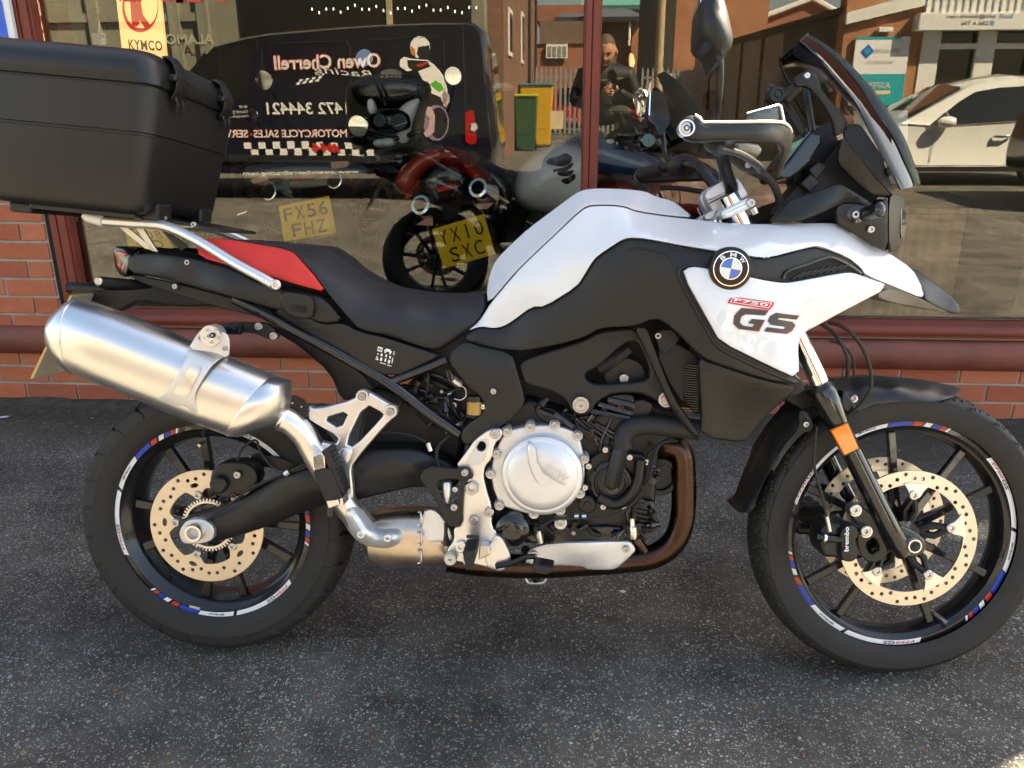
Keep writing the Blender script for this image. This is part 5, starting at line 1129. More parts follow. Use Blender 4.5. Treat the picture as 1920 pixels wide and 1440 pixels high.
# hand guard: alloy-edged spar from the bar end forward and in
hgd = loft('hand_guard', [(1270,240,1270,243,.408,.006),(1273,230,1275,253,.410,.014),(1280,221,1284,263,.411,.016),(1294,216,1297,267,.411,.016),(1310,221,1312,267,.411,.015),(1320,229,1326,266,.410,.013),(1360,229.5,1362,264,.405,.011),(1410,229,1410,264,.396,.010),(1445,229,1446,267,.38,.010),(1468,231,1458,270,.362,.010),(1482,240,1463,276,.345,.010),(1486,256,1467,283,.332,.010),(1482,277,1464,292,.322,.009),(1474,300,1459,306,.315,.009),(1467,318,1456,320,.312,.008),(1461,333,1455,333,.310,.007)], M['satin_black'], B, n=20, p=3.0, smooth=55)
edge = MB().tube(cr_spline([BIKE.P(*p) for p in [(1303,216,.420),(1312,222,.422),(1317,229,.421),(1330,229,.418),(1380,229,.410),(1430,228.5,.398),(1466,230,.374),(1480,239,.356),(1484,248,.345)]], 5), .0028, 8).build('guard_edge', M['steel'], hgd, BIKE.m, 60)
h2 = mirror_obj(hgd); mirror_obj(edge, h2)
be, bc, br = lath_px('bar_end', 1287.5, 240, .425, 16, [(1, -.02), (1, 0), (.96, .003), (.76, .003), (.74, -.001), (.62, .0), (.3, .001), (.28, -.002), (0, -.002)], M['alloy'], hgd, 36)
lath_px('bar_end_cap', 1287.5, 240, .4255, 11.5, [(1, 0), (.95, .001), (.5, .0015), (.48, -.001), (.3, -.001), (.28, .0015), (0, .0015)], M['steel'], be, 30); mirror_obj(be, h2)
wd = panel('wind_deflector', [(1400,228,.40),(1400,212,.40),(1430,204,.39),(1460,196.5,.375),(1463,199,.372),(1469,228,.368)], mat('smoked_plastic', (.016,.014,.014), .12, coat=.6), hgd, roll=.001, thick=.003, grid=9); 
MB().tube([BIKE.P(1400,212,.402), BIKE.P(1430,204,.392), BIKE.P(1459,196.5,.377), BIKE.P(1463,199,.374), BIKE.P(1469,228,.370)], [.001,.0012,.0018,.0030,.0030], 6).build('deflector_edge', M['brushed_steel'], hgd, BIKE.m, 60)
# brake master cylinder, lever, switch cluster on the right; the same masses on the left
swc = MB().tube(cr_spline([BIKE.P(1352,268,.20), BIKE.P(1348,262,.235), BIKE.P(1340,258,.265)], 4), [.022,.026,.027,.028,.028,.028,.027,.026,.022], 14).build('switch_cluster', M['satin_black'], B, BIKE.m, 50); mirror_obj(swc)
mc = loft('brake_reservoir', [(1374,272,1376,282,.23,.012),(1380,269,1384,288,.23,.017),(1400,269,1400,292,.225,.018),(1420,271,1418,296,.22,.017),(1425,278,1424,288,.22,.012)], mat('reservoir_grey', (.23,.22,.17), .4, metal=.4), B, n=18, p=2.6); 
plate('reservoir_bracket', [(1366,280),(1380,286),(1410,298),(1422,320),(1412,326),(1392,318),(1372,300)], M['engine_black'], mc, .20, .02, bevel=.003); bolt(1403, 309, .205, .006, mc)
lv = ptube('brake_lever', [(1420,312,.22),(1428,320,.26),(1420,310,.31),(1390,290,.37),(1350,278,.415)], [.007,.007,.0065,.006,.006], M['satin_black'], B, n=10); mirror_obj(lv)
ptube('brake_line', [(1414,318,.17),(1436,330,.14),(1452,350,.12),(1462,380,.10),(1464,412,.10)], .0078, M['rubber'], B, n=10)
ptube('clutch_cable', [(1340,330,-.12),(1322,318,-.16),(1305,306,-.2),(1286,312,-.26)], .0055, M['rubber'], B, n=8)
# --- mirrors
mi = panel('mirror', [(1317,-14,.445),(1338,-20,.445),(1360,-16,.445),(1369,14,.445),(1374,38,.445),(1380,66,.445),(1375,86,.445),(1362,103,.445),(1356,118,.445),(1344,118,.445),(1339,106,.445),(1334,89,.445),(1317,78,.445),(1311,66,.445)], M['black_plastic'], B, inner=[(1345,40,.458),(1345,75,.455)], roll=.020, rollpx=16, thick=.095, grid=8, lam=1e-5)
mg_ = MB().rect_prism([BIKE.P(1316,-8,.425)+[-.002,0,0], BIKE.P(1312,64,.425)+[-.002,0,0], BIKE.P(1312,64,.425)+[-.002,.075,0], BIKE.P(1316,-8,.425)+[-.002,.075,0]], (.003, 0, 0)).build('mirror_glass', mat('mirror_silver', (.9,.92,.94), .02, metal=1.0), mi, BIKE.m, None)
ms = ptube('mirror_stem', [(1350,112,.395),(1350,150,.385),(1346,200,.36),(1341,235,.30),(1338,256,.27)], .0062, M['satin_black'], mi, n=12)
mm = mirror_obj(mi); mirror_obj(ms, mm); mirror_obj(mg_, mm)
# --- instruments
ds = MB().rect_prism([BIKE.P(x, y, .085) for x, y in ((1484,334),(1520,300),(1541,268),(1541,252),(1522,246.5),(1509,262),(1484,296),(1470,312),(1458,326),(1466,334))], (0, .17, 0)).build('instrument_display', M['gloss_black'], B, BIKE.m, None, .004)
MB().rect_prism([BIKE.P(x, y, .080) for x, y in ((1520,247),(1508,261),(1468,312),(1466,310),(1506,259),(1518,245.5))], (0, .16, 0)).build('display_glass', mat('display_face', (.03,.028,.025), .08, coat=1.0), ds, BIKE.m, None)
MB().rect_prism([BIKE.P(x, y, .06) for x, y in ((1516,318),(1535,302),(1552,312),(1530,338))], (0, .10, 0)).rect_prism([BIKE.P(x, y, .06) for x, y in ((1500,345),(1520,325),(1540,340),(1520,362))], (0, .10, 0)).build('cockpit_bracket', M['satin_black'], B, BIKE.m, None, .003)
plate('cockpit_core', [(1450,412),(1490,350),(1530,320),(1560,290),(1590,250),(1640,330),(1650,380),(1560,415)], M['radiator'], B, .04, .08)
panel('cockpit_side', [(1440,417,.135),(1460,396,.135),(1480,376,.135),(1515,364,.135),(1549,352,.135),(1576,342,.133),(1596,356,.13),(1640,383,.115),(1628,387,.117),(1590,379,.125),(1568,386,.135),(1534,402,.142),(1490,418,.146)], M['satin_black'], B, inner=[(1545,372,.142)], roll=.004, thick=.012, mirror='copy', grid=10)
nose = panel('nose_side', [(1567,387,.128),(1590,380,.122),(1640,385,.108),(1662,372,.10),(1665,372,.10),(1665,473,.085),(1640,459,.095),(1615,444,.105),(1583,426,.118),(1572,420,.125)], M['black_plastic'], B, inner=[(1620,410,.118)], roll=.002, thick=.012, mirror='copy', grid=10)
panel('headlight_cowl', [(1667,372,.098),(1676,364,.085),(1697,371,.03),(1698,388,.03),(1690,392,.05),(1687,446,.045),(1692,448,.03),(1687,469,.03),(1667,474,.078)], M['black_plastic'], B, roll=.002, thick=.012, mirror='copy', grid=9)
hl = panel('headlight', [(1690,389,.050),(1698,391,.015),(1700,420,.008),(1696,446,.012),(1689,446,.045)], mat('lamp_clear', (.10,.10,.105), .06, coat=1.0), B, roll=.001, thick=.02, grid=7)
lath_px('indicator_stalk', 1605, 402, .122, 14, [(1.25, -.004), (1.2, .001), (.7, .002), (.66, .005), (0, .005)], M['gloss_black'], nose, 28); bolt(1605, 402, .131, .0075, nose); bolt(1634, 430, .118, .007, nose)
MB().tube(cr_spline([BIKE.P(1612,404,.115), BIKE.P(1632,398,.14), BIKE.P(1648,393,.165), BIKE.P(1656,391,.175)], 4), [.011,.012,.013,.014,.0145,.015,.015,.0155,.016,.0155,.014,.012,.006], 14, sx=.75).build('indicator', M['gloss_black'], B, BIKE.m, 60)
# dark panel beside the screen with its crease
panel('screen_cheek', [(1581,251,.125),(1590,234,.120),(1612,231,.112),(1624,247,.108),(1657,295,.096),(1662,320,.094),(1671,342,.088),(1677,361,.084),(1676,370,.088),(1640,330,.112),(1600,282,.128)], M['black_plastic'], B, inner=[(1630,290,.114)], roll=.002, thick=.01, mirror='copy', grid=9)
panel('screen_cheek_lower', [(1581,252,.124),(1600,283,.127),(1640,331,.111),(1675,371,.086),(1662,370,.086),(1634,365,.10),(1576,314,.105),(1570,296,.108)], M['satin_black'], B, roll=.001, thick=.01, mirror='copy', grid=9)
panel('screen_stay', [(1491,143,.13),(1506,134,.13),(1524,136,.13),(1535,149,.13),(1541,170,.13),(1566,196,.128),(1586,220,.125),(1590,234,.122),(1577,252,.122),(1566,255,.122),(1563,227,.126),(1541,190,.128),(1515,160,.13),(1492,163,.13)], M['black_plastic'], B, roll=.003, thick=.014, mirror='copy', grid=8)
lath_px('stay_bolt', 1513, 142, .136, 6, [(1, -.01), (1, .002), (.8, .004), (.3, .004), (.25, 0), (0, 0)], M['zinc'], B, 20)
ph_ = MB().tube([BIKE.P(1500,160,.11), BIKE.P(1478,180,.10), BIKE.P(1462,176,.09), BIKE.P(1440,168,.08)], [.012,.016,.013,.013], 12).build('phone_mount', M['satin_black'], B, BIKE.m, 50)
lath_px('mount_knob', 1457, 178, .105, 16, [(1, -.03), (1, .002), (.85, .006), (.6, .006), (.55, .003), (.35, .003), (.3, .006), (0, .006)], M['satin_black'], ph_, 28)
for (a, b) in (((1510,165),(1522,246)), ((1470,190),(1506,250))): MB().tube([BIKE.P(*a, .05), BIKE.P(*b, .06)], .008, 8).build('instrument_stay', M['satin_black'], B, BIKE.m, 50)
MB().rect_prism([BIKE.P(1484,300,.0), BIKE.P(1520,245,.0), BIKE.P(1556,228,.0), BIKE.P(1588,300,.0), BIKE.P(1580,360,.0), BIKE.P(1490,350,.0)], (0, .06, 0)).build('dash_backing', M['radiator'], B, BIKE.m, None)
# --- windscreen: a curved tinted sheet, its crest on the middle line, its edges swept back
def smoked():
    m = bpy.data.materials.new('smoked_screen'); m.use_nodes = True; N, L = m.node_tree.nodes, m.node_tree.links; N.clear()
    o = N.new('ShaderNodeOutputMaterial'); t = N.new('ShaderNodeBsdfTransparent'); g = N.new('ShaderNodeBsdfGlossy'); x = N.new('ShaderNodeMixShader'); f = N.new('ShaderNodeFresnel')
    t.inputs[0].default_value = (.80, .77, .75, 1); g.inputs['Roughness'].default_value = .02; f.inputs['IOR'].default_value = 1.55
    L.new(f.outputs[0], x.inputs[0]); L.new(t.outputs[0], x.inputs[1]); L.new(g.outputs[0], x.inputs[2]); L.new(x.outputs[0], o.inputs[0]); M['smoked_screen'] = m
smoked()
def screen():
    crest = [(1513,66),(1545,86),(1580,114),(1632,170),(1667,222),(1692,264),(1712,318),(1722,345)]
    side = [(1500,76),(1519,92),(1541,114),(1576,156),(1607,196),(1632,246),(1664,306),(1690,356)]
    hw = [.075,.10,.115,.135,.145,.15,.145,.13]
    rows = []
    for (cx_, cy_), (sx_, sy_), w in zip(crest, side, hw):
        c = BIKE.P(cx_, cy_, 0); s_ = BIKE.P(sx_, sy_, w)
        rows.append([np.array([c[0] + (s_[0]-c[0])*abs(t)**1.8, -w*t, c[2] + (s_[2]-c[2])*abs(t)**1.8]) for t in np.linspace(-1, 1, 21)])
    rows = [np.array(r) for r in rows]; rows = [np.array(x).reshape(21, 3) for x in cr_spline([r.ravel() for r in rows], 5)]
    n = len(rows); V = np.concatenate(rows); mb = MB(); off = V - np.array([.0035, 0, 0])
    fs = [(i*21+j, i*21+j+1, (i+1)*21+j+1, (i+1)*21+j) for i in range(n-1) for j in range(20)]
    mb.add(np.vstack([V, off]), fs + [tuple(len(V)+k for k in reversed(f)) for f in fs] + [(i*21+e, (i+1)*21+e, len(V)+(i+1)*21+e, len(V)+i*21+e) for e in (0, 20) for i in range(n-1)] + [(j, j+1, len(V)+j+1, len(V)+j) for j in range(20)])
    o = mb.build('windscreen', M['smoked_screen'], B, BIKE.m, 60)
    ed = MB()
    for e in (0, 20): ed.tube([r[e] for r in rows], .0022, 6)
    ed.tube([r_ for r_ in rows[0]], .002, 6)
    ed.build('screen_edge', M['gloss_black'], o, BIKE.m, 60)
    MB().tube([r[10] + np.array([-.012, 0, 0]) for r in rows[6:]], .003, 6).build('screen_seam', M['gloss_black'], o, BIKE.m, 60)
screen()
panel('screen_foot', [(1707,337,.03),(1714,314,.02),(1722,320,.015),(1724,345,.015),(1716,341,.03)], M['satin_black'], B, roll=.001, thick=.01, mirror='same', grid=7)
panel('screen_foot', [(1662,314,.10),(1682,306,.095),(1684,316,.095),(1672,322,.098),(1670,331,.098),(1664,326,.10)], M['satin_black'], B, roll=.001, thick=.01, mirror='copy', grid=7)
# ------------------------------------------------------------------ luggage box on the rack
co = np.array([-.050, 0, .986]); ang = rad(5.2)
CM = BIKE.m @ Matrix.Translation(co) @ Matrix.Rotation(ang, 4, 'Y')
box = empty('luggage_box', label='large matte black motorcycle top box with two front latches mounted on the rear rack', cat='top box', matrix=CM)
def rr(x0, x1, w, r, n=8):
    """rounded rectangle from x0 (rear) to x1 (front), half width w."""
    out = []
    for cx_, cy_, a0 in ((x1-r, w-r, 0), (x0+r, w-r, 90), (x0+r, -w+r, 180), (x1-r, -w+r, 270)):
        for k in range(n+1): a = rad(a0+90*k/n); out.append((cx_+r*math.cos(a), cy_+r*math.sin(a)))
    return out
def stack(levels, name, m, parent, smooth=40):
    mb = MB(); vs = []; n = len(rr(0, 1, .3, .1))
    for z, x0, x1, w, r in levels: vs += [(x, y, z) for x, y in rr(x0, x1, w, r)]
    m_ = len(levels); fs = [(i*n+k, i*n+(k+1) % n, (i+1)*n+(k+1) % n, (i+1)*n+k) for i in range(m_-1) for k in range(n)] + [tuple(range(n)), tuple((m_-1)*n+k for k in range(n))]
    return mb.add(vs, fs).build(name, m, parent, CM, smooth)
L0 = -.352
stack([(-.002, L0+.03, -.022, 0.162, 0.032), (.006, L0+.015, -.010, 0.174, 0.036), (.02, L0+.010, -.004, 0.180, 0.037), (.148, L0+.002, .012, 0.194, 0.040), (.149, L0+.004, .010, 0.192, 0.040), (.154, L0+.004, .010, 0.192, 0.040), (.155, L0-.002, .016, 0.198, 0.040), (.238, L0-.004, .022, 0.202, 0.041), (.239, L0, .018, 0.198, 0.040), (.243, L0, .018, 0.198, 0.040)], 'case_body', M['case_black'], box)
lid = stack([(.2435, L0-.004, .024, 0.204, 0.042), (.246, L0-.006, .026, 0.206, 0.042), (.285, L0-.004, .022, 0.203, 0.042), (.300, L0+.004, .012, 0.194, 0.040), (.309, L0+.02, -.006, 0.178, 0.036), (.313, L0+.05, -.04, 0.147, 0.029), (.315, L0+.12, -.11, 0.100, 0.022)], 'case_lid', M['case_black'], box, 50)
for y in (-.115, .115):
    lt = MB().tube(cr_spline([(.026, y, .225), (.037, y, .250), (.036, y, .280), (.024, y, .301), (.004, y, .308)], 4), .026, 4, sx=.28, up=(0, 1, 0)).build('latch', M['satin_black'], box, CM, 40, .003)
    MB().bx((.018, y-.032, .262), (.040, y+.032, .276)).build('latch_lever', M['satin_black'], lt, CM, None, .004)
    for s in (-.012, .012): MB().tube([(.030, y+s-.004, .238), (.036, y+s, .220), (.030, y+s+.004, .205)], .003, 6).build('latch_spring', M['engine_black'], lt, CM, 40)
MB().bx((-.30, -.15, -.022), (-.25, .15, .0)).build('case_foot', M['case_black'], box, CM, None, .006)
MB().bx((-.249, -.16, -.012), (-.03, .16, -.001)).build('base_plate', M['satin_black'], box, CM, None, .003)
for y in (-.10, .10): MB().bx((-.035, y-.03, -.010), (.004, y+.03, .024)).build('mount_claw', M['satin_black'], box, CM, None, .005)
# ------------------------------------------------------------------ the street behind the photographer (seen mirrored in the window)
LX = np.array([-1.0, 0, 0]); UZ = np.array([0, 0, 1.0])
def vpx(p):
    return WALL.px((p[0], 2*GLASS_Y-p[1], p[2]))
def rpoly(pts, y): return [RP(a, b, y) for a, b in pts]
def slab(mb, pts, y0, y1, mi=0):
    """outline given in x, z standing between two depths."""
    return mb.rect_prism([(p[0], y0, p[-1]) for p in pts], (0, y1-y0, 0), mi)
def wtext(name, s, p0, p1, hpx, y, m, parent, bold=0.0, e=.004, space=1.0, shear=0):
    a, b = RP(*p0, y), RP(*p1, y); t = RP(p0[0], p0[1]-hpx, y); w = np.linalg.norm(b-a); ex = (b-a)/w; ez = UZ
    return rtext(name, s, a + np.array([0, e, 0]), ex, ez, w, abs(t[2]-a[2]), m, parent, bold, space, None, shear)
mat('van_paint', (.008, .009, .018), .16, coat=1.0); mat('tinted_glass', (.012, .014, .014), .04, coat=.6); mat('trim_black', (.016, .016, .016), .5)
mat('light_red', (.42, .012, .008), .12, coat=.8); mat('lens_white', (.7, .7, .68), .1, coat=.8); mat('car_white', (.78, .77, .73), .2, coat=1.0)
VY = -7.0
van = empty('van', (-.9, -8, 0), 'dark blue panel van with white and red lettering, mirrored in the left window pane', 'van')
prof = rpoly([(905,88),(900,55),(886,41),(800,41),(700,45),(600,52),(500,61),(455,68),(430,75)], VY)
prof = [(p[0], p[2]) for p in prof] + [(-2.02,1.80),(-2.62,1.18),(-3.35,1.02),(-3.55,.80),(-3.58,.32),(1.30,.32),(1.36,.62),(1.32,.95)]
body = MB(); C0 = np.array([-1.1, 1.0])
inner_ = [((x-C0[0])*.99+C0[0], (z-.3)*.985+.3 if z > 1.1 else z) for x, z in prof]
n = len(prof); vs = []
for yy, P_ in ((VY-.06, prof), (VY, inner_)):
    vs += [(x, yy, z) for x, z in P_]
vs2 = [(x, VY-1.84, z) for x, z in prof] + [(x, VY-1.9, z) for x, z in inner_]
tum = lambda x, y, z, s: (x, y - s*max(0, z-1.0)*.09, z)
vs = [tum(*v, 1) for v in vs]; vs2 = [tum(*v, -1) for v in vs2]
allv = vs + vs2
def ring_f(a, b): return [(a+i, a+(i+1) % n, b+(i+1) % n, b+i) for i in range(n)]
body.add(allv, [tuple(range(n, 2*n))] + ring_f(0, n) + ring_f(0, 2*n) + ring_f(2*n, 3*n) + [tuple(range(3*n, 4*n))])
vb = body.build('body', M['van_paint'], van, None, 40)
def vy(z): return VY - max(0, z-1.0)*.09
def on_van(pts, e=.006): return [(p[0], vy(p[2])+e, p[2]) for p in rpoly(pts, VY)]
def van_patch(name, pts, m, e=.006, t=.004):
    q = on_van(pts, e); return MB().rect_prism(q, (0, -t, 0)).build(name, m, van, None, None)
van_patch('door_glass', [(386,102),(394,89),(460,85),(465,90),(467,180),(463,185),(430,192),(388,168)], M['tinted_glass'], .008, .02)
van_patch('windscreen', [(378,98),(384,101),(386,168),(345,200),(338,190),(340,150)], M['tinted_glass'], .004, .02)
def groove_line(pts): MB().tube([np.array(p) for p in on_van(pts, .003)], .006, 4).build('door_seam', M['trim_black'], van, None, None)
groove_line([(490,187),(487,90),(495,82),(645,76),(654,84),(655,180)]); groove_line([(680,180),(680,80),(690,74),(820,68),(830,74),(835,200)]); groove_line([(478,66),(476,292)]); groove_line([(866,46),(872,200),(880,290)])
van_patch('side_moulding', [(415,302),(420,290),(700,292),(900,284),(900,298),(700,306)], M['trim_black'], .03, .04)
van_patch('rear_lamp', [(872,212),(882,206),(889,208),(892,235),(894,268),(884,271),(873,266)], M['light_red'], .02, .05)
van_patch('lamp_lens', [(884,232),(893,230),(896,240),(889,247),(883,243)], M['lens_white'], .03, .03)
def wvan(n_, s, p0, p1, h, m, b=0.0, e=.008, sh=0):
    a = RP(*p0, VY); o = wtext(n_, s, p0, p1, h, VY, m, van, b, 0, 1.0, sh); o.location.y += (vy(a[2])-VY) + e; return o
for off, m, e, b in ((0, 'lettering_red', .008, .05), (0, 'lettering_white', .013, .02)):
    g_ = 1.6 if m == 'lettering_red' else 0; h_ = g_*.55
    wvan('van_lettering', 'Owen Cherrell', (712+g_,126+g_), (513-g_,131+g_), 27+2*g_, M[m], b, e)
    wvan('van_lettering', 'MOTORCYCLE SALES', (651+h_,257+h_), (477-h_,258+h_), 14.5+2*h_, M[m], b*.8, e)
    wvan('van_lettering', 'SERVICE', (466+h_,258+h_), (396-h_,258+h_), 14.5+2*h_, M[m], b*.8, e)
wvan('van_lettering', 'Racing', (700,150), (590,140), 17, M['lettering_white'], .0, .008, .45)
wvan('van_lettering', '01472 344421', (674,214), (501,215), 23, M['lettering_white'], .02)
wvan('van_lettering', 'www.owencherrellracing.com', (674,327), (458,331), 10, M['lettering_white'], .015, .035)
wvan('van_lettering', '40-42', (464,203), (448,203), 6, M['lettering_white']); wvan('van_lettering', 'Church Street', (465,212), (424,213), 6, M['lettering_white']); wvan('van_lettering', 'Grimsby DN', (466,221), (432,222), 6, M['lettering_white'])
van_patch('lettering_dot', circ(471, 252, 3, 8), M['lettering_red'], .008, .002)
for r in range(2):
    for k in range(9):
        x = 700-k*27 + (0 if r else -13.5); y = 266+r*13
        van_patch('checker', [(x, y+1.5*math.sin(k)), (x-13.5, y+1.5*math.sin(k)), (x-12, y+13), (x+1.5, y+13)], M['lettering_white'], .009, .002)
for k in range(4):
    for r in range(2): van_patch('checker', [(603-k*12-r*5, 142+k*2+r*6), (597-k*12-r*5, 142+k*2+r*6), (594-k*12-r*5, 147+k*2+r*6), (600-k*12-r*5, 147+k*2+r*6)], M['lettering_white'], .008, .002)
wvan('van_lettering', '#44', (640,287), (588,287), 19, M['lettering_red'], .05, .014, .2)
# printed picture of a rider in racing leathers
mat('print_orange', (.55,.20,.06), .35); mat('print_green', (.10,.45,.05), .35); mat('print_purple', (.30,.20,.30), .35); mat('print_pink', (.60,.42,.42), .35); mat('print_dark', (.02,.018,.02), .3)
for nm, pts, m in (('print_leathers', [(748,112),(756,106),(772,110),(800,112),(812,120),(830,140),(838,165),(840,182),(832,200),(826,182),(806,174),(792,150),(780,128),(762,134),(748,124)], 'lettering_white'),
    ('print_chest', [(762,112),(800,114),(806,124),(780,134),(764,126)], 'print_dark'), ('print_collar', [(778,122),(798,116),(800,120),(784,126)], 'lettering_red'),
    ('print_sleeve', [(806,158),(815,150),(828,158),(832,168),(822,172)], 'print_green'), ('print_arm', [(832,170),(842,178),(843,190),(836,202),(830,196),(828,178)], 'print_pink'),
    ('print_helmet', circ(785.5, 88, 19, 20, 21), 'lettering_white'), ('print_helmet_side', [(768,84),(776,92),(778,106),(770,102),(767,92)], 'print_orange'), ('print_visor', [(782,88),(803,84),(804,98),(800,106),(786,110),(780,100)], 'print_dark'),
    ('print_wheel', circ(818, 230, 24, 24, 34), 'print_purple'), ('print_tyre', circ(822, 230, 17, 24, 29), 'print_dark'), ('print_fairing', [(796,202),(806,199),(816,215),(814,248),(800,258),(794,250),(802,240),(806,222),(798,214)], 'print_pink'), ('print_tank', [(800,178),(826,184),(824,198),(806,196)], 'print_dark')):
    van_patch(nm, pts, M[m], {'print_chest': .009, 'print_collar': .011, 'print_sleeve': .009, 'print_helmet_side': .009, 'print_visor': .009, 'print_tyre': .009, 'print_fairing': .011}.get(nm, .007), .001)
for x in (-2.72, .42):
    w = MB(); w.lathe((x, VY-.02, .33), (0, 1, 0), [(.20, -.18), (.31, -.2), (.33, -.14), (.33, -.04), (.30, .0), (.22, .0), (.19, -.04), (.001, -.04)], 32); w.build('wheel', M['tyre_rubber'], van, None, 40)
MB().tube([(-2.05, VY+.02, 1.10), (-2.05, VY+.16, 1.14), (-2.05, VY+.24, 1.20)], [.03, .09, .06], 10).build('door_mirror', M['trim_black'], van, None, 50)
# --- white hatchback
CY = -9.0
car = empty('car', (7.6, -9.9, 0), 'white hatchback parked across the road, mirrored at the right of the window', 'car')
cp = [(5.58,.38),(5.55,.50),(5.66,.62),(6.0,.73),(6.5,.82),(6.86,.845),(7.3,.81),(8.4,.875),(9.3,.93),(9.60,.90),(9.68,.75),(9.66,.42),(9.5,.27),(5.7,.25)]
gp = [(6.84,.835),(7.25,1.06),(7.70,1.30),(7.95,1.375),(8.4,1.43),(8.9,1.40),(9.25,1.25),(9.52,.92),(8.4,.86),(7.3,.80)]
def sheet(prof, ys, name, m, parent, sm=35):
    """body shell through several depth stations (y, scale in z above z0, z0, dx)."""
    vs = []; n = len(prof)
    for y, s, z0, ins in ys: vs += [(x + (ins if x < np.mean([p[0] for p in prof]) else -ins), y, z0+(z-z0)*s) for x, z in prof]
    m_ = len(ys); return MB().add(vs, [(i*n+k, i*n+(k+1) % n, (i+1)*n+(k+1) % n, (i+1)*n+k) for i in range(m_-1) for k in range(n)] + [tuple(range(n)), tuple((m_-1)*n+k for k in range(n))]).build(name, m, parent, None, sm)
sheet(chaikin(cp, 2, .2), [(CY-.04, .97, .6, .04), (CY, 1, .6, 0), (CY+.015, .98, .65, .02), (CY+.0, .93, .7, .05)][::-1] + [(CY-1.66, 1, .6, 0), (CY-1.70, .95, .6, .05)], 'body', M['car_white'], car)
ro_ = sheet(gp, [(CY-.06, 1, .83, 0), (CY-.30, 1.06, .83, .02), (CY-.83, 1.11, .83, .04), (CY-1.36, 1.06, .83, .02), (CY-1.62, 1, .83, 0)], 'roof', M['car_white'], car, 50)
for v in ro_.data.vertices:
    k = max(0, v.co.z-.83)*.24; v.co.y += (-k if v.co.y > CY-.4 else 0) + (k if v.co.y < CY-1.3 else 0)
def tilt(z): return CY-.06 - max(0, z-.83)*.24
def car_glass(name, pts, m, e=.008):
    q = [RP(a, b, CY-.12) for a, b in pts]; return MB().rect_prism([(p[0], tilt(p[2])+e, p[2]) for p in q], (0, -.02, 0)).build(name, m, car, None, None)
car_glass('side_window', [(1776,208),(1800,190),(1832,172),(1880,164),(1930,161),(1930,226),(1860,231),(1793,237)], M['tinted_glass'])
car_glass('side_window', [(1938,161),(2010,164),(2040,222),(1938,226)], M['tinted_glass'])
car_glass('quarter_light', [(1726,245),(1772,210),(1788,238)], M['trim_black'], .012)
q = [(6.90,CY-.14,.872),(7.66,CY-.27,1.285),(7.62,CY-.85,1.335),(6.87,CY-.83,.895)]; MB().rect_prism(q, (-.022, 0, .034)).rect_prism([(x, 2*CY-1.68-y, z) for x, y, z in q][::-1], (-.022, 0, .034)).build('windscreen', M['tinted_glass'], car, None, None)
mm_ = MB(); mm_.lathe(RP(1776,229,CY+.10), (1, 0, 0), [(.001, -.11), (.05, -.10), (.075, -.03), (.075, .05), (.06, .10), (.001, .11)], 16); mm_.build('door_mirror', M['car_white'], car, None, 50)
h_ = RP(1880,256,CY+.02); MB().tube([h_+[-.12, 0, 0], h_+[-.07, .03, 0], h_+[.07, .03, 0], h_+[.12, 0, 0]], [.012, .02, .02, .012], 8).build('door_handle', M['chrome'], car, None, 50)
for x in (1737, 1925): a, b = RP(x, 240, CY+.016), RP(x, 345, CY+.016); MB().tube([(a[0], CY+.004, .80), (b[0], CY+.016, .66), (b[0], CY+.008, .33)], .004, 4).build('door_seam', M['trim_black'], car, None, None)
MB().bx((6.6, CY-.02, .20), (9.1, CY+.012, .285)).build('sill_trim', M['trim_black'], car, None, None)
for x in (6.24, 8.86):
    MB().lathe((x, CY+.02, .31), (0, 1, 0), [(.001, -.2), (.33, -.19), (.345, -.1), (.345, -.005), (.001, -.005)], 32).build('wheel_arch', M['trim_black'], car, None, 40)
    w = MB(); w.lathe((x, CY, .31), (0, 1, 0), [(.19, -.15), (.29, -.18), (.31, -.12), (.31, 0), (.28, .03), (.2, .03)], 32); wh = w.build('wheel', M['tyre_rubber'], car, None, 40)
    MB().lathe((x, CY, .31), (0, 1, 0), [(.2, .02), (.19, .0), (.06, .012), (.001, .014)], 5).build('hub_cap', M['alloy'], wh, None, 30)
# --- rear quarter of a dark car nearer the shop
dk = empty('dark_car', (8.7, -6.9, 0), 'black car whose end just shows at the right edge of the window reflection', 'car')
sheet(chaikin([(7.64,.28),(7.60,.62),(7.68,1.02),(7.82,1.26),(8.4,1.40),(9.5,1.42),(10.3,1.30),(11.1,.95),(11.8,.82),(11.9,.35)], 2, .2), [(-6.02, .97, .5, .04), (-5.98, 1, .5, 0), (-7.6, 1, .5, 0), (-7.64, .97, .5, .04)], 'body', M['gloss_black'], dk)
MB().bx((7.594, -6.9, .55), (7.606, -6.4, .66)).build('number_plate', M['plate_back'], dk, None, None)
for x in (8.2, 11.1): MB().lathe((x, -6.0, .31), (0, 1, 0), [(.001, -.2), (.3, -.2), (.31, -.12), (.31, -.01), (.28, .03), (.001, .03)], 28).build('wheel', M['tyre_rubber'], dk, None, 40)
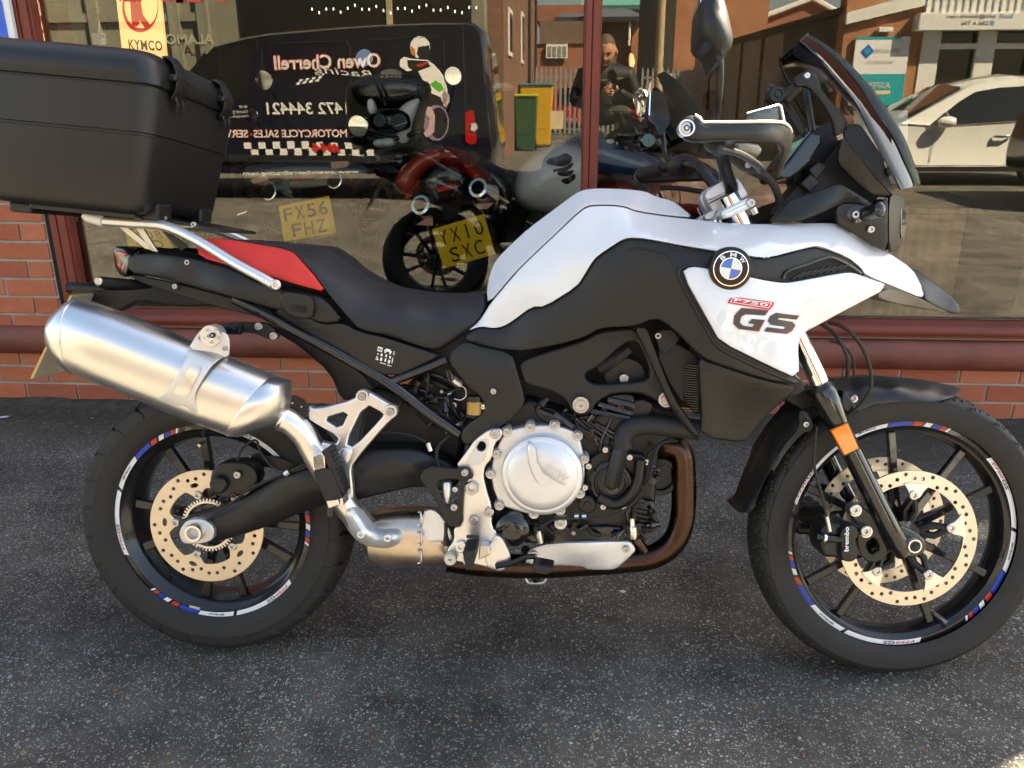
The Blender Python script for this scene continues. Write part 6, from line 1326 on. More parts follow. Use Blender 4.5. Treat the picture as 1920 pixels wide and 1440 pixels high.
# ------------------------------------------------------------------ buildings
mat('render_olive', (.20, .19, .14), .85, var=.25, vscale=2); mat('dark_window', (.015, .016, .016), .06, coat=.5); mat('slate', (.085, .10, .125), .7, var=.25, vscale=3); mat('copper_green', (.10, .33, .28), .6, var=.15)
mat('tile_hung', (.17, .105, .075), .85, var=.3, vscale=5); mat('concrete_panel', (.30, .285, .24), .9, bump=.4, bscale=40, var=.28, vscale=1.3); mat('timber_dark', (.030, .026, .024), .8, var=.4); mat('upvc_white', (.78, .78, .74), .35); mat('galvanised', (.42, .43, .42), .45, metal=.6, var=.15); mat('sign_teal', (.0, .36, .40), .4); mat('cream', (.72, .62, .36), .5); mat('timber_pale', (.42, .33, .2), .8, var=.2)
pub = empty('pub', (-4, -13.5, 0), 'olive rendered public house front mirrored above the van roof', 'building')
MB().bx((-14, -13.6, 0), (.64, -13.02, 6.5)).build('front_wall', M['render_olive'], pub, None, None)
for x in (-8.6, -6.7, -5.15, -4.6): MB().bx((x-.11, -13.03, 0), (x+.11, -12.93, 3.6)).build('pilaster', M['render_olive'], pub, None, None, .01)
MB().bx((-9, -13.03, 2.55), (-4.5, -12.95, 2.7)).build('cornice', M['render_olive'], pub, None, None)
for a, b in ((-8.4, -6.9), (-6.5, -5.3)): MB().bx((a, -13.03, .6), (b, -12.99, 2.1)).build('window', M['dark_window'], pub, None, None)
wd_ = MB().bx((-3.9, -13.04, 1.6), (.42, -12.98, 3.4)).build('window', M['dark_window'], pub, None, None)
MB().bx((-1.14, -12.985, 1.6), (-1.03, -12.95, 3.4)).build('window_bar', M['timber_pale'], pub, None, None)
wtext('pub_lettering', 'ALAMO', (402,83), (311,83), 20, -12.92, mat('lettering_dull', (.42,.40,.30), .6), pub, .02)
MB().bx((.645, -27, 0), (.95, -13.6, 6.5)).build('side_wall', M['far_brick_brown'], pub, None, None)
for yy, z0, z1 in ((-15.2, 2.0, 2.9), (-19.5, 2.0, 3.2), (-19.5, .5, 1.3)):
    f_ = MB().bx((.952, yy-.45, z0), (.985, yy+.45, z1)).build('window', M['upvc_white'], pub, None, None); MB().bx((.986, yy-.36, z0+.09), (.99, yy-.03, z1-.09)).bx((.986, yy+.03, z0+.09), (.99, yy+.36, z1-.09)).build('pane', M['dark_window'], f_, None, None)
for yy in (-22.5, -26.7): MB().tube([(.99, yy, 0), (.99, yy, 6)], .05, 8).build('drainpipe', M['trim_black'], pub, None, 40)
def bpx(x0, y0, x1, y1, Y):
    a, b = RP(x0, y0, Y), RP(x1, y1, Y); return a, b
def facade(mb, x0, y0, x1, y1, Y, dep=.5, zb=None):
    a, b = bpx(x0, y0, x1, y1, Y); mb.bx((a[0], Y-dep, (b[2] if zb is None else zb)), (b[0], Y, a[2])); return a, b
fl_ = empty('flats', (2.0, -45, 0), 'distant brick flats with a brown tile hung upper storey, left of the window post', 'building')
mb = MB(); facade(mb, 1005, 82, 1100, 190, -45, 8, 0); mb.build('wall', M['far_brick_red'], fl_, None, None)
mb = MB(); facade(mb, 1012, 40, 1100, 82, -44.9, 8); mb.build('tile_hanging', M['tile_hung'], fl_, None, None)
w_ = MB(); facade(w_, 1024, 83, 1064, 109, -44.8, .1); wo_ = w_.build('window', M['upvc_white'], fl_, None, None)
for k in range(4): p_ = MB(); facade(p_, 1027+k*9.4, 87, 1033.5+k*9.4, 106, -44.78, .05); p_.build('pane', mat('pane_pale', (.25,.26,.22), .1) if 'pane_pale' not in M else M['pane_pale'], wo_, None, None)
mb = MB(); facade(mb, 1005, 10, 1100, 39, -52, 6); mb.build('upper_wall', M['far_brick_red'], fl_, None, None)
a, b = bpx(1040, 14, 1140, 31, -50); MB().rect_prism([(a[0], -50, b[2]), (b[0], -50, b[2]), (b[0]-.5, -53, a[2]), (a[0]+.5, -53, a[2])], (0, -.1, -.3)).build('roof', M['slate'], fl_, None, None)
h2_ = empty('house', (4.2, -48, 0), 'distant house with grey slate roof and tile hung gable behind the photographer', 'building')
mb = MB(); facade(mb, 1100, 30, 1186, 190, -47, 6, 0); mb.build('wall', M['tile_hung'], h2_, None, None)
mb = MB(); facade(mb, 1186, 34, 1230, 190, -46.5, 6, 0); mb.build('gable_wall', M['far_brick_orange'], h2_, None, None)
a, b = bpx(1100, 14, 1196, 31, -46); MB().rect_prism([(a[0], -46, b[2]), (b[0]+.4, -46, b[2]), (b[0]-.4, -50, a[2]+.3), (a[0], -50, a[2]+.3)], (0, -.1, -.25)).build('roof', M['slate'], h2_, None, None)
a, b = bpx(1181, 38, 1184, 85, -46.3); MB().tube([(a[0], -46.3, a[2]), (a[0], -46.3, b[2])], .07, 6).build('drainpipe', M['upvc_white'], h2_, None, None)
gr_ = empty('green_roof_hall', (4.5, -60, 0), 'large hall with a pale green roof far behind the house', 'building')
mb = MB(); facade(mb, 1090, 9, 1212, 190, -62, 8, 0); mb.build('wall', M['far_brick_orange'], gr_, None, None)
a, b = bpx(1090, -14, 1212, 9, -61); MB().rect_prism([(a[0], -61, b[2]), (b[0], -61, b[2]), (b[0], -66, a[2]+1), (a[0], -66, a[2]+1)], (0, -.1, -.3)).build('roof', M['copper_green'], gr_, None, None)
gb = empty('gable_building', (7.2, -33, 0), 'tall plain orange brick gable wall mirrored right of the window post', 'building')
mb = MB(); a, b = facade(mb, 1258, -60, 1426, 190, -30, 9, 0); mb.build('end_wall', M['far_brick_orange'], gb, None, None)
mb = MB(); facade(mb, 1236, -60, 1258, 190, -29.6, 9, 0); mb.build('corner_stack', M['timber_dark'], gb, None, None)
l2 = empty('low_gable_building', (12, -38, 0), 'lower red brick gable against the sky, mirrored above the garages', 'building')
P_ = [RP(*p, -36) for p in ((1425,34),(1440,27),(1524,-3),(1592,26),(1640,60))]; P_ = [(p[0], p[2]) for p in P_] + [(RP(1640,60,-36)[0], 0), (RP(1425,34,-36)[0], 0)]
slab(MB(), P_, -36, -46).build('gable_wall', M['far_brick_red'], l2, None, None)
t_ = MB(); t_.tube([RP(1425,34,-35.9), RP(1524,-3,-35.9), RP(1640,60,-35.9)], .12, 6); t_.build('verge', M['paint_white_trim'], l2, None, None)
# garages: long concrete sectional wall running away from the shop
def line_y(px_, x0, y0, x1, y1, z=1.5):
    lo, hi = 0.0, 1.0
    for _ in range(50):
        m = (lo+hi)/2; p = vpx((x0+(x1-x0)*m, y0+(y1-y0)*m, z))
        if p[0] > px_: lo = m
        else: hi = m
    return x0+(x1-x0)*lo, y0+(y1-y0)*lo
GA = (7.14, -13.3, 6.50, -28.0)
xa, ya = line_y(1462, *GA); ga = empty('garage_row', (6.9, -20, 0), 'row of weathered concrete sectional garages leading away from the street', 'garage')
def wall_seg(x0, y0, x1, y1, z0, z1, t=.15): return MB().rect_prism([(x0, y0, z0), (x1, y1, z0), (x1+t, y1, z0), (x0+t, y0, z0)], (0, 0, z1-z0))
top = lambda y: 2.62 + (y+13.3)*.012
wall_seg(7.14, -13.3, xa, ya, 0, 2.60).build('timber_side', M['timber_dark'], ga, None, None)
wall_seg(xa, ya, 6.50, -28, 0, 2.52).build('panel_wall', M['concrete_panel'], ga, None, None)
for px_ in (1330, 1352, 1387, 1425): x_, y_ = line_y(px_, *GA); MB().bx((x_-.05, y_-.06, 0), (x_+.03, y_+.06, 2.5)).build('wall_post', M['timber_dark'], ga, None, None)
wall_seg(7.05, -13.2, 6.42, -28.1, 2.60, 2.70, .5).build('eaves', M['timber_dark'], ga, None, None)
MB().rect_prism([(7.3, -13.3, 2.62), (6.6, -28, 2.62), (9.6, -28, 3.0), (10.2, -13.3, 3.0)], (0, 0, .05)).build('roof', M['slate'], ga, None, None)
# tile shop
DY = -13.0
ti = empty('tile_shop', (9, -14, 0), 'brick tile showroom with white fascia and teal sign board, mirrored behind the white car', 'shop')
mb = MB(); mb.bx((RP(1585,40,DY)[0], DY-.4, 0), (RP(1738,40,DY)[0], DY, 3.4)); mb.build('front_wall', M['far_brick_orange'], ti, None, None)
bb = [RP(*p, DY+.06) for p in ((1586,46),(1587,24),(1680,-1),(1748,-18),(1748,7))]; slab(MB(), [(p[0], p[2]) for p in bb], DY+.02, DY+.10).build('barge_board', M['paint_white_trim'], ti, None, None)
mb = MB(); facade(mb, 1726, 24, 2100, 54, DY+.30, .3); fa = mb.build('fascia', M['paint_white_trim'], ti, None, None, .01)
mb = MB(); facade(mb, 1746, -40, 2100, 24, DY+.12, .2); mb.build('cladding', M['paint_white_trim'], ti, None, None)
for k in range(22): x_ = RP(1752+k*14, 10, DY+.13)[0]; MB().bx((x_-.012, DY+.12, 2.52), (x_+.012, DY+.135, 3.2)).build('cladding_rib', M['galvanised'], ti, None, None)
mat('lettering_blue', (.10,.32,.50), .5); mat('lettering_grey', (.12,.12,.12), .5)
wtext('fascia_lettering', 'Email:', (1899,34), (1873,34), 8, DY+.30, M['lettering_blue'], ti, .01); wtext('fascia_lettering', 'info@dialatile.com', (1866,35), (1775,35), 8, DY+.30, M['lettering_grey'], ti, .01); wtext('fascia_lettering', 'Dial A Tile', (1852,47), (1803,47), 7.5, DY+.30, M['lettering_grey'], ti, .01)
mb = MB(); facade(mb, 1857, 39, 1864, 47, DY+.303, .004); mb.build('fascia_mark', M['lettering_blue'], ti, None, None)
gl = MB(); facade(gl, 1738, 54, 2100, 190, DY-.1, .1, .5); gl.build('shop_glazing', M['dark_window'], ti, None, None)
for x0, x1 in ((1733, 1747), (1838, 1849), (1940, 1950)): mb = MB(); facade(mb, x0, 56, x1, 190, DY+.02, .1, .45); mb.build('window_frame', M['upvc_white'], ti, None, None)
mb = MB(); facade(mb, 1742, 82, 2100, 90, DY+.015, .1); mb.build('window_frame', M['upvc_white'], ti, None, None)
mb = MB(); facade(mb, 1649, 51, 1675, 60, DY+.12, .1); mb.build('meter_box', M['upvc_white'], ti, None, None, .01)
sb = MB(); facade(sb, 1606, 69, 1690, 198, DY+.08, .06); sb_ = sb.build('sign_board', M['sign_white'], ti, None, None, .005)
mb = MB(); facade(mb, 1606, 139, 1690, 198, DY+.085, .004); mb.build('sign_field', M['sign_teal'], sb_, None, None)
mb = MB(); facade(mb, 1606, 69, 1690, 73, DY+.085, .004); mb.build('sign_field', M['sign_teal'], sb_, None, None)
c_ = RP(1627,96,DY+.086)
for r_, m_ in ((.115, 'sign_blue'), (.065, 'sign_teal')): MB().rect_prism([c_+[r_, 0, 0], c_+[0, 0, r_], c_-[r_, 0, 0], c_-[0, 0, r_]], (0, .003, 0)).build('sign_diamond', M[m_], sb_, None, None); c_ = c_ + [0, .004, 0]
def wsign(s, p0, p1, h, m, b=0): o = wtext('sign_lettering', s, p0, p1, h, DY+.09, M[m], sb_, b); return o
wsign('DIAL-A-TILE', (1687,98), (1640,98), 7, 'lettering_grey'); wsign('www.dialatile.com', (1676,118), (1624,118), 5, 'lettering_grey'); wsign('ASPEN', (1669,166), (1621,166), 12, 'lettering_white')
mb = MB(); facade(mb, 1621, 170, 1669, 177, DY+.09, .004); mb.build('sign_bar', M['cream'], sb_, None, None)
# bins, railings, pole, car beyond the railings
def wheelie(name, label, x0, y0, x1, y1, Y, mb_, ml, grp=None):
    a, b = bpx(x0, y0, x1, y1, Y); t = empty(name, ((a[0]+b[0])/2, Y-.35, 0), label, 'bin'); cx_ = (a[0]+b[0])/2; w = (b[0]-a[0])/2; H = a[2]
    q = MB(); q.box((cx_, Y-.4, (H-.1)/2+.06), (w*.84, .34, (H-.1)/2), None, 0, 1.17); q.build('body', mb_, t, None, None, .02)
    MB().bx((cx_-w*1.03, Y-.80, H-.06), (cx_+w*1.03, Y+.03, H)).build('lid', ml, t, None, None, .02)
    for s in (-1, 1): MB().lathe((cx_+s*w*.8, Y-.55, .10), (1, 0, 0), [(.001, -.03), (.10, -.03), (.10, .03), (.001, .03)], 16).build('wheel', M['trim_black'], t, None, 40)
    for k in range(3): MB().bx((cx_-w*.7, Y-.07, H*(.3+.18*k)), (cx_+w*.7, Y-.035, H*(.3+.18*k)+.03)).build('rib', mb_, t, None, None)
wheelie('waste_bin', 'big yellow wheeled bin with a blue lid in the yard', 974, 156, 1036, 240, -18, mat('bin_yellow', (.62,.36,.03), .4), mat('bin_blue', (.02,.18,.26), .4))
wheelie('waste_bin', 'dark green wheeled bin with a lime lid beside the yellow bin', 964, 176, 1006, 248, -16.6, mat('bin_green', (.03,.085,.04), .4), mat('bin_lime', (.42,.46,.04), .4))
def railings(name, label, x0, x1, Y):
    t = empty(name, ((x0+x1)/2, Y, 0), label, 'fence'); n = int((x1-x0)/.155)
    for z in (.45, 1.75): MB().bx((x0, Y-.03, z), (x1, Y-.01, z+.06)).build('rail', M['galvanised'], t, None, None)
    me = None
    for k in range(n+1):
        x = x0+k*(x1-x0)/n
        if me is None:
            o = MB().rect_prism([(-.035, 0, .05), (.035, 0, .05), (.035, 0, 2.0), (.018, 0, 2.06), (0, 0, 2.12), (-.018, 0, 2.06), (-.035, 0, 2.0)], (0, -.012, 0)).build('pale', M['galvanised'], t, None, None); me = o.data; o.location = wm(t).inverted() @ Vector((x, Y+.002, 0))
        else: o = bpy.data.objects.new('pale', me); COL.objects.link(o); o.parent = t; o.location = wm(t).inverted() @ Vector((x, Y+.002, 0))
railings('palisade_fence', 'grey steel palisade fence behind the yellow bin', 1.1, 3.6, -25.0)
railings('palisade_fence', 'grey steel palisade fence in front of the tall brick gable', 4.6, 6.45, -26.5)
r_ = empty('red_car', (2.0, -27.5, 0), 'small red car parked beyond the palisade fence', 'car')
sheet(chaikin([(1.2,.3),(1.2,.8),(1.5,1.0),(1.75,1.42),(2.3,1.5),(3.4,1.45),(3.9,1.0),(4.6,.85),(4.7,.35)], 2, .2), [(-26.6, .97, .5, .03), (-26.55, 1, .5, 0), (-28.1, 1, .5, 0)], 'body', mat('car_red', (.40,.015,.012), .25, coat=.8), r_)
MB().bx((1.85, -26.56, 1.02), (3.4, -26.535, 1.36)).build('side_window', M['dark_window'], r_, None, None)
for x in (1.8, 4.0): MB().lathe((x, -26.55, .3), (0, 1, 0), [(.001, -.15), (.3, -.15), (.3, .02), (.001, .02)], 20).build('wheel', M['tyre_rubber'], r_, None, 40)
wv = empty('white_van', (6.0, -28.3, 0), 'white van half hidden beyond the fence by the brick gable', 'van')
sheet(chaikin([(4.9,.35),(4.9,1.6),(5.2,2.0),(7.2,2.05),(7.4,.4)], 2, .15), [(-27.6, .98, .5, .03), (-27.55, 1, .5, 0), (-29.2, 1, .5, 0)], 'body', M['car_white'], wv)
MB().bx((5.2, -27.56, 1.2), (6.0, -27.53, 1.75)).build('window', M['dark_window'], wv, None, None)
for x in (5.5, 6.9): MB().lathe((x, -27.55, .3), (0, 1, 0), [(.001, -.15), (.3, -.15), (.3, .02), (.001, .02)], 20).build('wheel', M['tyre_rubber'], wv, None, 40)
a = RP(1232, 190, -21); po = empty('utility_pole', (a[0], -21, 0), 'weathered wooden pole standing in the yard behind the photographer', 'pole')
MB().tube([(a[0], -21, 0), (a[0]-.02, -21, 8)], [.12, .09], 12).build('shaft', M['timber_pale'], po, None, 40); MB().tube([(a[0]-.08, -21, 0), (a[0]-.09, -21, 2.2)], .03, 6).build('cable_guard', M['galvanised'], po, None, 40)
dp = empty('plank_stack', (1.75, -16.4, 0), 'small plywood board leaning in the yard by the yellow bin', 'board')
a, b = bpx(1032, 208, 1056, 242, -16.6); MB().rect_prism([(a[0], -16.6, b[2]), (b[0], -16.6, b[2]), (b[0], -16.75, a[2]), (a[0], -16.75, a[2])], (0, -.03, 0)).build('board', M['timber_pale'], dp, None, None)
# ------------------------------------------------------------------ the photographer, seen only as a reflection
man = empty('person', (2.55, -3.66, 0), 'short haired man in a black jacket looking down, mirrored right of the window post', 'person')
mat('skin', (.55, .27, .17), .5, spec=.4, var=.08, vscale=30); mat('hair_brown', (.10, .065, .04), .7, bump=.8, bscale=120); mat('jacket_black', (.014, .014, .015), .55, bump=.4, bscale=30); mat('denim', (.03, .04, .07), .8); mat('stripe_olive', (.16, .14, .06), .6)
def skin_chain(name, joints, edges, m, parent, sub=2, root=0):
    me = bpy.data.meshes.new(name); me.from_pydata([j[:3] for j in joints], edges, []); o = link(name, me, m, parent, None)
    s = o.modifiers.new('skin', 'SKIN'); s.use_smooth_shade = True
    for v, j in zip(me.skin_vertices[0].data, joints): v.radius = (j[3], j[4] if len(j) > 4 else j[3])
    for i, v in enumerate(me.skin_vertices[0].data): v.use_root = (i == root)
    u = o.modifiers.new('sub', 'SUBSURF'); u.levels = sub; u.render_levels = sub; return o
mx, my = 2.55, -3.66
J = [(mx, my, .98, .16, .12), (mx, my-.01, 1.14, .165, .12), (mx, my, 1.30, .18, .125), (mx, my+.02, 1.40, .12, .09), (mx, my+.05, 1.46, .060, .060),
     (mx-.17, my+.02, 1.37, .075), (mx-.24, my+.04, 1.18, .055), (mx-.15, my+.24, 1.16, .045), (mx-.05, my+.31, 1.22, .034),
     (mx+.17, my+.02, 1.37, .075), (mx+.25, my+.04, 1.19, .055), (mx+.20, my+.22, 1.18, .045), (mx+.09, my+.33, 1.25, .034),
     (mx-.09, my, .86, .095), (mx-.11, my+.02, .50, .065), (mx-.12, my, .12, .045), (mx+.09, my, .86, .095), (mx+.11, my+.02, .50, .065), (mx+.12, my, .12, .045)]
E_ = [(0,1),(1,2),(2,3),(3,4),(3,5),(5,6),(6,7),(7,8),(3,9),(9,10),(10,11),(11,12)]
skin_chain('jacket', J[:13], E_, M['jacket_black'], man)
legs = [J[0]] + J[13:]; skin_chain('trousers', legs, [(0,1),(1,2),(2,3),(0,4),(4,5),(5,6)], M['denim'], man)
for s in (-1, 1): MB().tube(cr_spline([(mx+s*.12, my-.09, .05), (mx+s*.12, my, .055), (mx+s*.125, my+.12, .045), (mx+s*.13, my+.19, .03)], 4), [.04,.045,.048,.05,.05,.05,.048,.046,.044,.042,.04,.036,.02], 12).build('shoe', M['trim_black'], man, None, 50)
MB().tube(cr_spline([(mx-.12, my+.135, 1.335), (mx, my+.155, 1.33), (mx+.13, my+.135, 1.345)], 4), .007, 6).build('jacket_stripe', M['stripe_olive'], man, None, 50)
# head: bowed towards the phone
HM = Matrix.Translation((mx-.01, my+.115, 1.545)) @ Matrix.Rotation(rad(-28), 4, 'X') @ Matrix.Rotation(rad(6), 4, 'Z')
def head():
    b = bmesh.new(); bmesh.ops.create_uvsphere(b, u_segments=40, v_segments=32, radius=1)
    for v in b.verts:
        x, y, z = v.co; f = max(0, y)                      # y towards the face
        X, Y, Z = x*.076, y*.096, z*.118
        if z < 0: X *= 1-.28*(-z)**1.5; Y *= 1-.10*(-z)
        if y > 0 and z < -.2: Y += .012*f*min(1, (-z-.2)*2)
        g = lambda cx, cz, r: math.exp(-(((x-cx)/r[0])**2 + ((z-cz)/r[1])**2))*(1 if y > 0 else 0)
        Y += .026*g(0, -.22, (.16, .22)) + .012*g(0, -.02, (.13, .30)) - .013*g(.36, .06, (.2, .14)) - .013*g(-.36, .06, (.2, .14)) + .007*g(.36, .24, (.3, .08)) + .007*g(-.36, .24, (.3, .08))
        Y += .007*g(0, -.56, (.3, .08)) - .006*g(0, -.64, (.26, .03)) + .010*g(0, -.86, (.3, .14)) + .006*g(.5, -.25, (.2, .2)) + .006*g(-.5, -.25, (.2, .2))
        v.co = (X, Y, Z)
    me = bpy.data.meshes.new('head'); b.to_mesh(me); b.free(); return link('head', me, M['skin'], man, HM, True)
hd = head()
def hair():
    b = bmesh.new(); bmesh.ops.create_uvsphere(b, u_segments=36, v_segments=24, radius=1)
    dl = [v for v in b.verts if v.co.z < (.30 + .55*max(0, v.co.y) - .75*max(0, -v.co.y))]
    bmesh.ops.delete(b, geom=dl, context='VERTS')
    for v in b.verts: n = 1 + .02*math.sin(v.co.x*19)*math.cos(v.co.y*17); v.co = (v.co.x*.079*n, v.co.y*.099*n-.001, v.co.z*.120*n)
    me = bpy.data.meshes.new('hair'); b.to_mesh(me); b.free(); link('hair', me, M['hair_brown'], hd, HM, True)
hair()
for s in (-1, 1):
    MB().lathe((s*.076, -.004, -.008), (s, -.3, 0), [(.001, .012), (.018, .012), (.026, .006), (.024, -.006)], 14).build('ear', M['skin'], hd, HM @ Matrix.Diagonal((1, 1, 1.25, 1)), 60)
    MB().lathe((s*.028, .078, .008), (0, 1, 0), [(.001, .008), (.008, .006), (.012, 0)], 12).build('eye', M['hair_brown'], hd, HM, 60)
    MB().tube([(s*.012, .097, .026), (s*.03, .096, .031), (s*.046, .084, .026)], .004, 6).build('eyebrow', M['hair_brown'], hd, HM, 60)
MB().tube([(-.022, .094, -.071), (0, .101, -.069), (.022, .094, -.071)], [.002, .004, .002], 6).build('mouth', mat('lip', (.38,.14,.11), .5), hd, HM, 60)
# hands round a phone held just behind and below the lens
for s, hx in ((-1, mx-.03), (1, mx+.075)):
    hz = 1.235 if s < 0 else 1.265; hy = my+.335; Rb = Vector((hx, hy, hz))
    hj = [(hx, hy-.04, hz-.005, .026, .020), (hx-s*.012, hy, hz+.008, .036, .016), (hx-s*.03, hy+.02, hz+.012, .036, .015)]
    ed = [(0, 1), (1, 2)]
    for k in range(4):
        b0 = len(hj); o_ = (k-1.5)*.018; L_ = (.9, 1.0, .95, .78)[k]
        hj += [(hx-s*.045, hy+.03+.004*k, hz+.012+o_, .0095), (hx-s*(.045+.028*L_), hy+.042, hz+.012+o_, .0088), (hx-s*(.045+.045*L_), hy+.030, hz+.012+o_, .0078)]
        ed += [(2, b0), (b0, b0+1), (b0+1, b0+2)]
    b0 = len(hj); hj += [(hx-s*.018, hy+.002, hz+.045, .011), (hx-s*.036, hy+.012, hz+.062, .0095), (hx-s*.05, hy+.02, hz+.070, .008)]; ed += [(1, b0), (b0, b0+1), (b0+1, b0+2)]
    skin_chain('hand', hj, ed, M['skin'], man, 2)
# ------------------------------------------------------------------ inside the shop, behind the panes
def IP(px, py, y):
    v = ray(px, py); t = (y - CAM[1])/v[1]; return CAM + t*v
def ipoly(pts, y): return [IP(a, b, y) for a, b in pts]
def ipatch(name, pts, y, m, parent, t=.004, bev=None, sm=None):
    return MB().rect_prism(ipoly(pts, y), (0, t, 0)).build(name, m, parent, None, sm, bev)
mat('cabinet_grey', (.17, .165, .13), .6, var=.1); mat('bike_red', (.42, .035, .015), .18, coat=1.0); mat('tank_white', (.80, .82, .84), .2, coat=.8); mat('bike_blue', (.02, .05, .12), .2, coat=.8)
mat('dial_blue', (.25, .42, .46), .3); mat('tag_olive', (.36, .34, .22), .6); mat('paper', (.75, .76, .80), .7); mat('sticker_orange', (.75, .38, .05), .5); mat('plate_letters', (.015, .013, .012), .4); mat('mirror_glass', (.9, .92, .95), .02, metal=1.0)
mat('cabinet_wood', (.24, .11, .06), .5, bump=.3, bscale=30, var=.3, vscale=5); mat('rough_stone', (.46, .33, .20), .9, bump=1.0, bscale=40, var=.35, vscale=12)
def grain(m, axis=2):
    nt = m.node_tree; N, L = nt.nodes, nt.links; b = N['Principled BSDF']; tc = N.new('ShaderNodeTexCoord'); mp = N.new('ShaderNodeMapping'); sc = [22, 22, 22]; sc[axis] = .9; mp.inputs['Scale'].default_value = sc
    n = N.new('ShaderNodeTexNoise'); n.inputs['Scale'].default_value = 1.6; n.inputs['Detail'].default_value = 6; r = N.new('ShaderNodeValToRGB'); e = r.color_ramp.elements; e[0].position = .3; e[0].color = (.13, .055, .03, 1); e[1].position = .7; e[1].color = (.33, .17, .10, 1)
    L.new(tc.outputs['Object'], mp.inputs['Vector']); L.new(mp.outputs[0], n.inputs['Vector']); L.new(n.outputs['Fac'], r.inputs[0]); L.new(r.outputs[0], b.inputs['Base Color'])
grain(M['cabinet_wood'])
# brick pier, cupboards, lit sign
pier = empty('brick_pier', (.42, .42, .22), 'brick pier just inside the window beside the left frame post', 'pier')
pier.location = (0, 0, 0); xp = IP(107, 45, .34)[0]
for r in range(4, 26):
    if r % 2: put_brick(xp-.215, xp, r, pier, .34)
    else: put_brick(xp-.215, xp-.112, r, pier, .34); put_brick(xp-.102, xp, r, pier, .34)
MB().bx((xp-.22, .347, .22), (xp-.003, .55, 1.95)).build('mortar', M['mortar'], pier, None, None)
cb_ = empty('cupboard', (1.0, 1.0, .22), 'grey panelled cupboard standing behind the brick pier', 'cupboard')
xs = [IP(x, 45, 1.0)[0] for x in (100, 138, 198, 262, 330)]
for k in range(4): MB().bx((xs[k]+.006, 1.0, .25), (xs[k+1]-.006, 1.5, 2.2)).build('door_panel', M['cabinet_grey'], cb_, None, None, .006)
MB().bx((xs[0], 1.03, .22), (xs[4], 1.45, 2.15)).build('carcass', M['room_dark'], cb_, None, None)
nt_ = empty('price_note', tuple(IP(185, 72, .5)), 'small white card with a blue mark hanging inside the window', 'card')
ipatch('card', [(171,62),(197,62),(199,83),(174,83)], .5, M['paper'], nt_); ipatch('card_mark', [(188,65),(195,65),(196,72),(189,72)], .498, M['sign_blue'], nt_, .001)
MB().tube([IP(186,40,.52), IP(185,60,.51), IP(188,84,.51), IP(191,97,.51)], .004, 6).build('cable', M['sign_white'], nt_, None, 40)
so = empty('sticker_strip', tuple(IP(174, 6, .9)), 'orange and yellow sticker strip hanging at the top left of the window', 'sticker')
for k in range(4): ipatch('sticker', [(167+k*1.5,-4+k*5),(180+k*1.2,-5+k*5),(182+k*1.0,-1+k*5),(169+k*1.5,0+k*5)], .99, M['sticker_orange'], so)
sgn = empty('lightbox_sign', tuple(IP(265, 60, .42)), 'lit cream sign box with a red ring emblem and black lettering', 'sign')
mat('lit_cream', (.75, .55, .30), .4, emit=(1.0, .56, .24), estr=.12); mat('lit_red', (.35, .02, .015), .4, emit=(.55, .03, .02), estr=.09)
q = [(212,-6),(300,-6),(312,112),(226,99)]
a = ipoly([(213,-40),(297,-40),(312,113),(230,113)], .40)
MB().rect_prism(a, (0, .02, 0)).build('sign_face', M['lit_cream'], sgn, None, None, .004)
def isgn(x, y, e=.398): return IP(x, y, e)
def ring_px(name, cx_, cy_, rx, ry, rx2, ry2, m, a0=0, a1=360, y=.397, off=(0, 0), n=40):
    mb = MB(); vs = []
    for i in range(n+1):
        t = rad(a0+(a1-a0)*i/n); vs += [IP(cx_+rx*math.cos(t), cy_+ry*math.sin(t), y), IP(cx_+off[0]+rx2*math.cos(t), cy_+off[1]+ry2*math.sin(t), y)]
    mb.add(vs, [(2*i, 2*i+1, 2*i+3, 2*i+2) for i in range(n)]); return mb.build(name, m, sgn, None, None)
ring_px('emblem_ring', 263, 14, 34, 47, 31, 42, M['lit_red'], off=(1.5, -3))
ipatch('emblem_letter', [(243,-12),(253,-12),(256,8),(262,45),(256,50),(247,48)], .397, M['lit_red'], sgn, .001)
ipatch('emblem_letter', [(262,-12),(272,-12),(264,4),(268,28),(284,50),(274,56),(258,34),(255,8)], .3965, M['lit_red'], sgn, .001)
V, Fc = text_mesh('KYMCO', .02, 1.12)
MB().add([IP(240+63*v[0]+ (1-v[1])*2.0, 92.5+3.2*v[0]-19*v[1], .397) for v in V], Fc).build('sign_lettering', M['plate_letters'], sgn, None, None)
# red vinyl letters on the glass, only their feet in view
vl = empty('window_lettering', tuple(IP(320, 0, GLASS_Y-.002)), 'feet of red vinyl letters stuck along the top of the window', 'lettering')
mat('vinyl_red', (.60, .05, .04), .4)
for x0, x1, y in ((222,229,2),(231,262,3),(303,320,3),(326,347,5),(330,344,6),(352,378,4),(405,425,3)):
    ipatch('letter_foot', [(x0,-30),(x1,-30),(x1,y-2),(x1-3,y),(x0+3,y),(x0,y-2)], GLASS_Y-.0012, M['vinyl_red'], vl, .001)
# string of little bulbs
sl_ = empty('string_lights', tuple(IP(740, 18, .6)), 'string of tiny white bulbs hanging inside along the top of the window', 'lights')
mat('bulb', (.8, .8, .75), .2, emit=(1, .95, .85), estr=.25)
prev = []
for k in range(24):
    x = 585+k*13.4; y = 17+5*math.sin(k*1.9)+3*math.sin(k*.7); p = IP(x, y, .8); prev.append(p + [0, 0, .012])
    MB().lathe(p, (0, 0, 1), [(.001, -.006), (.003, -.003), (.003, .003), (.001, .006)], 8).build('bulb', M['bulb'], sl_, None, 60)
MB().tube(prev, .0015, 5).build('wire', M['trim_black'], sl_, None, None)
for x, y in ((1232,28),(1262,29),(1273,27),(1296,26)): pass
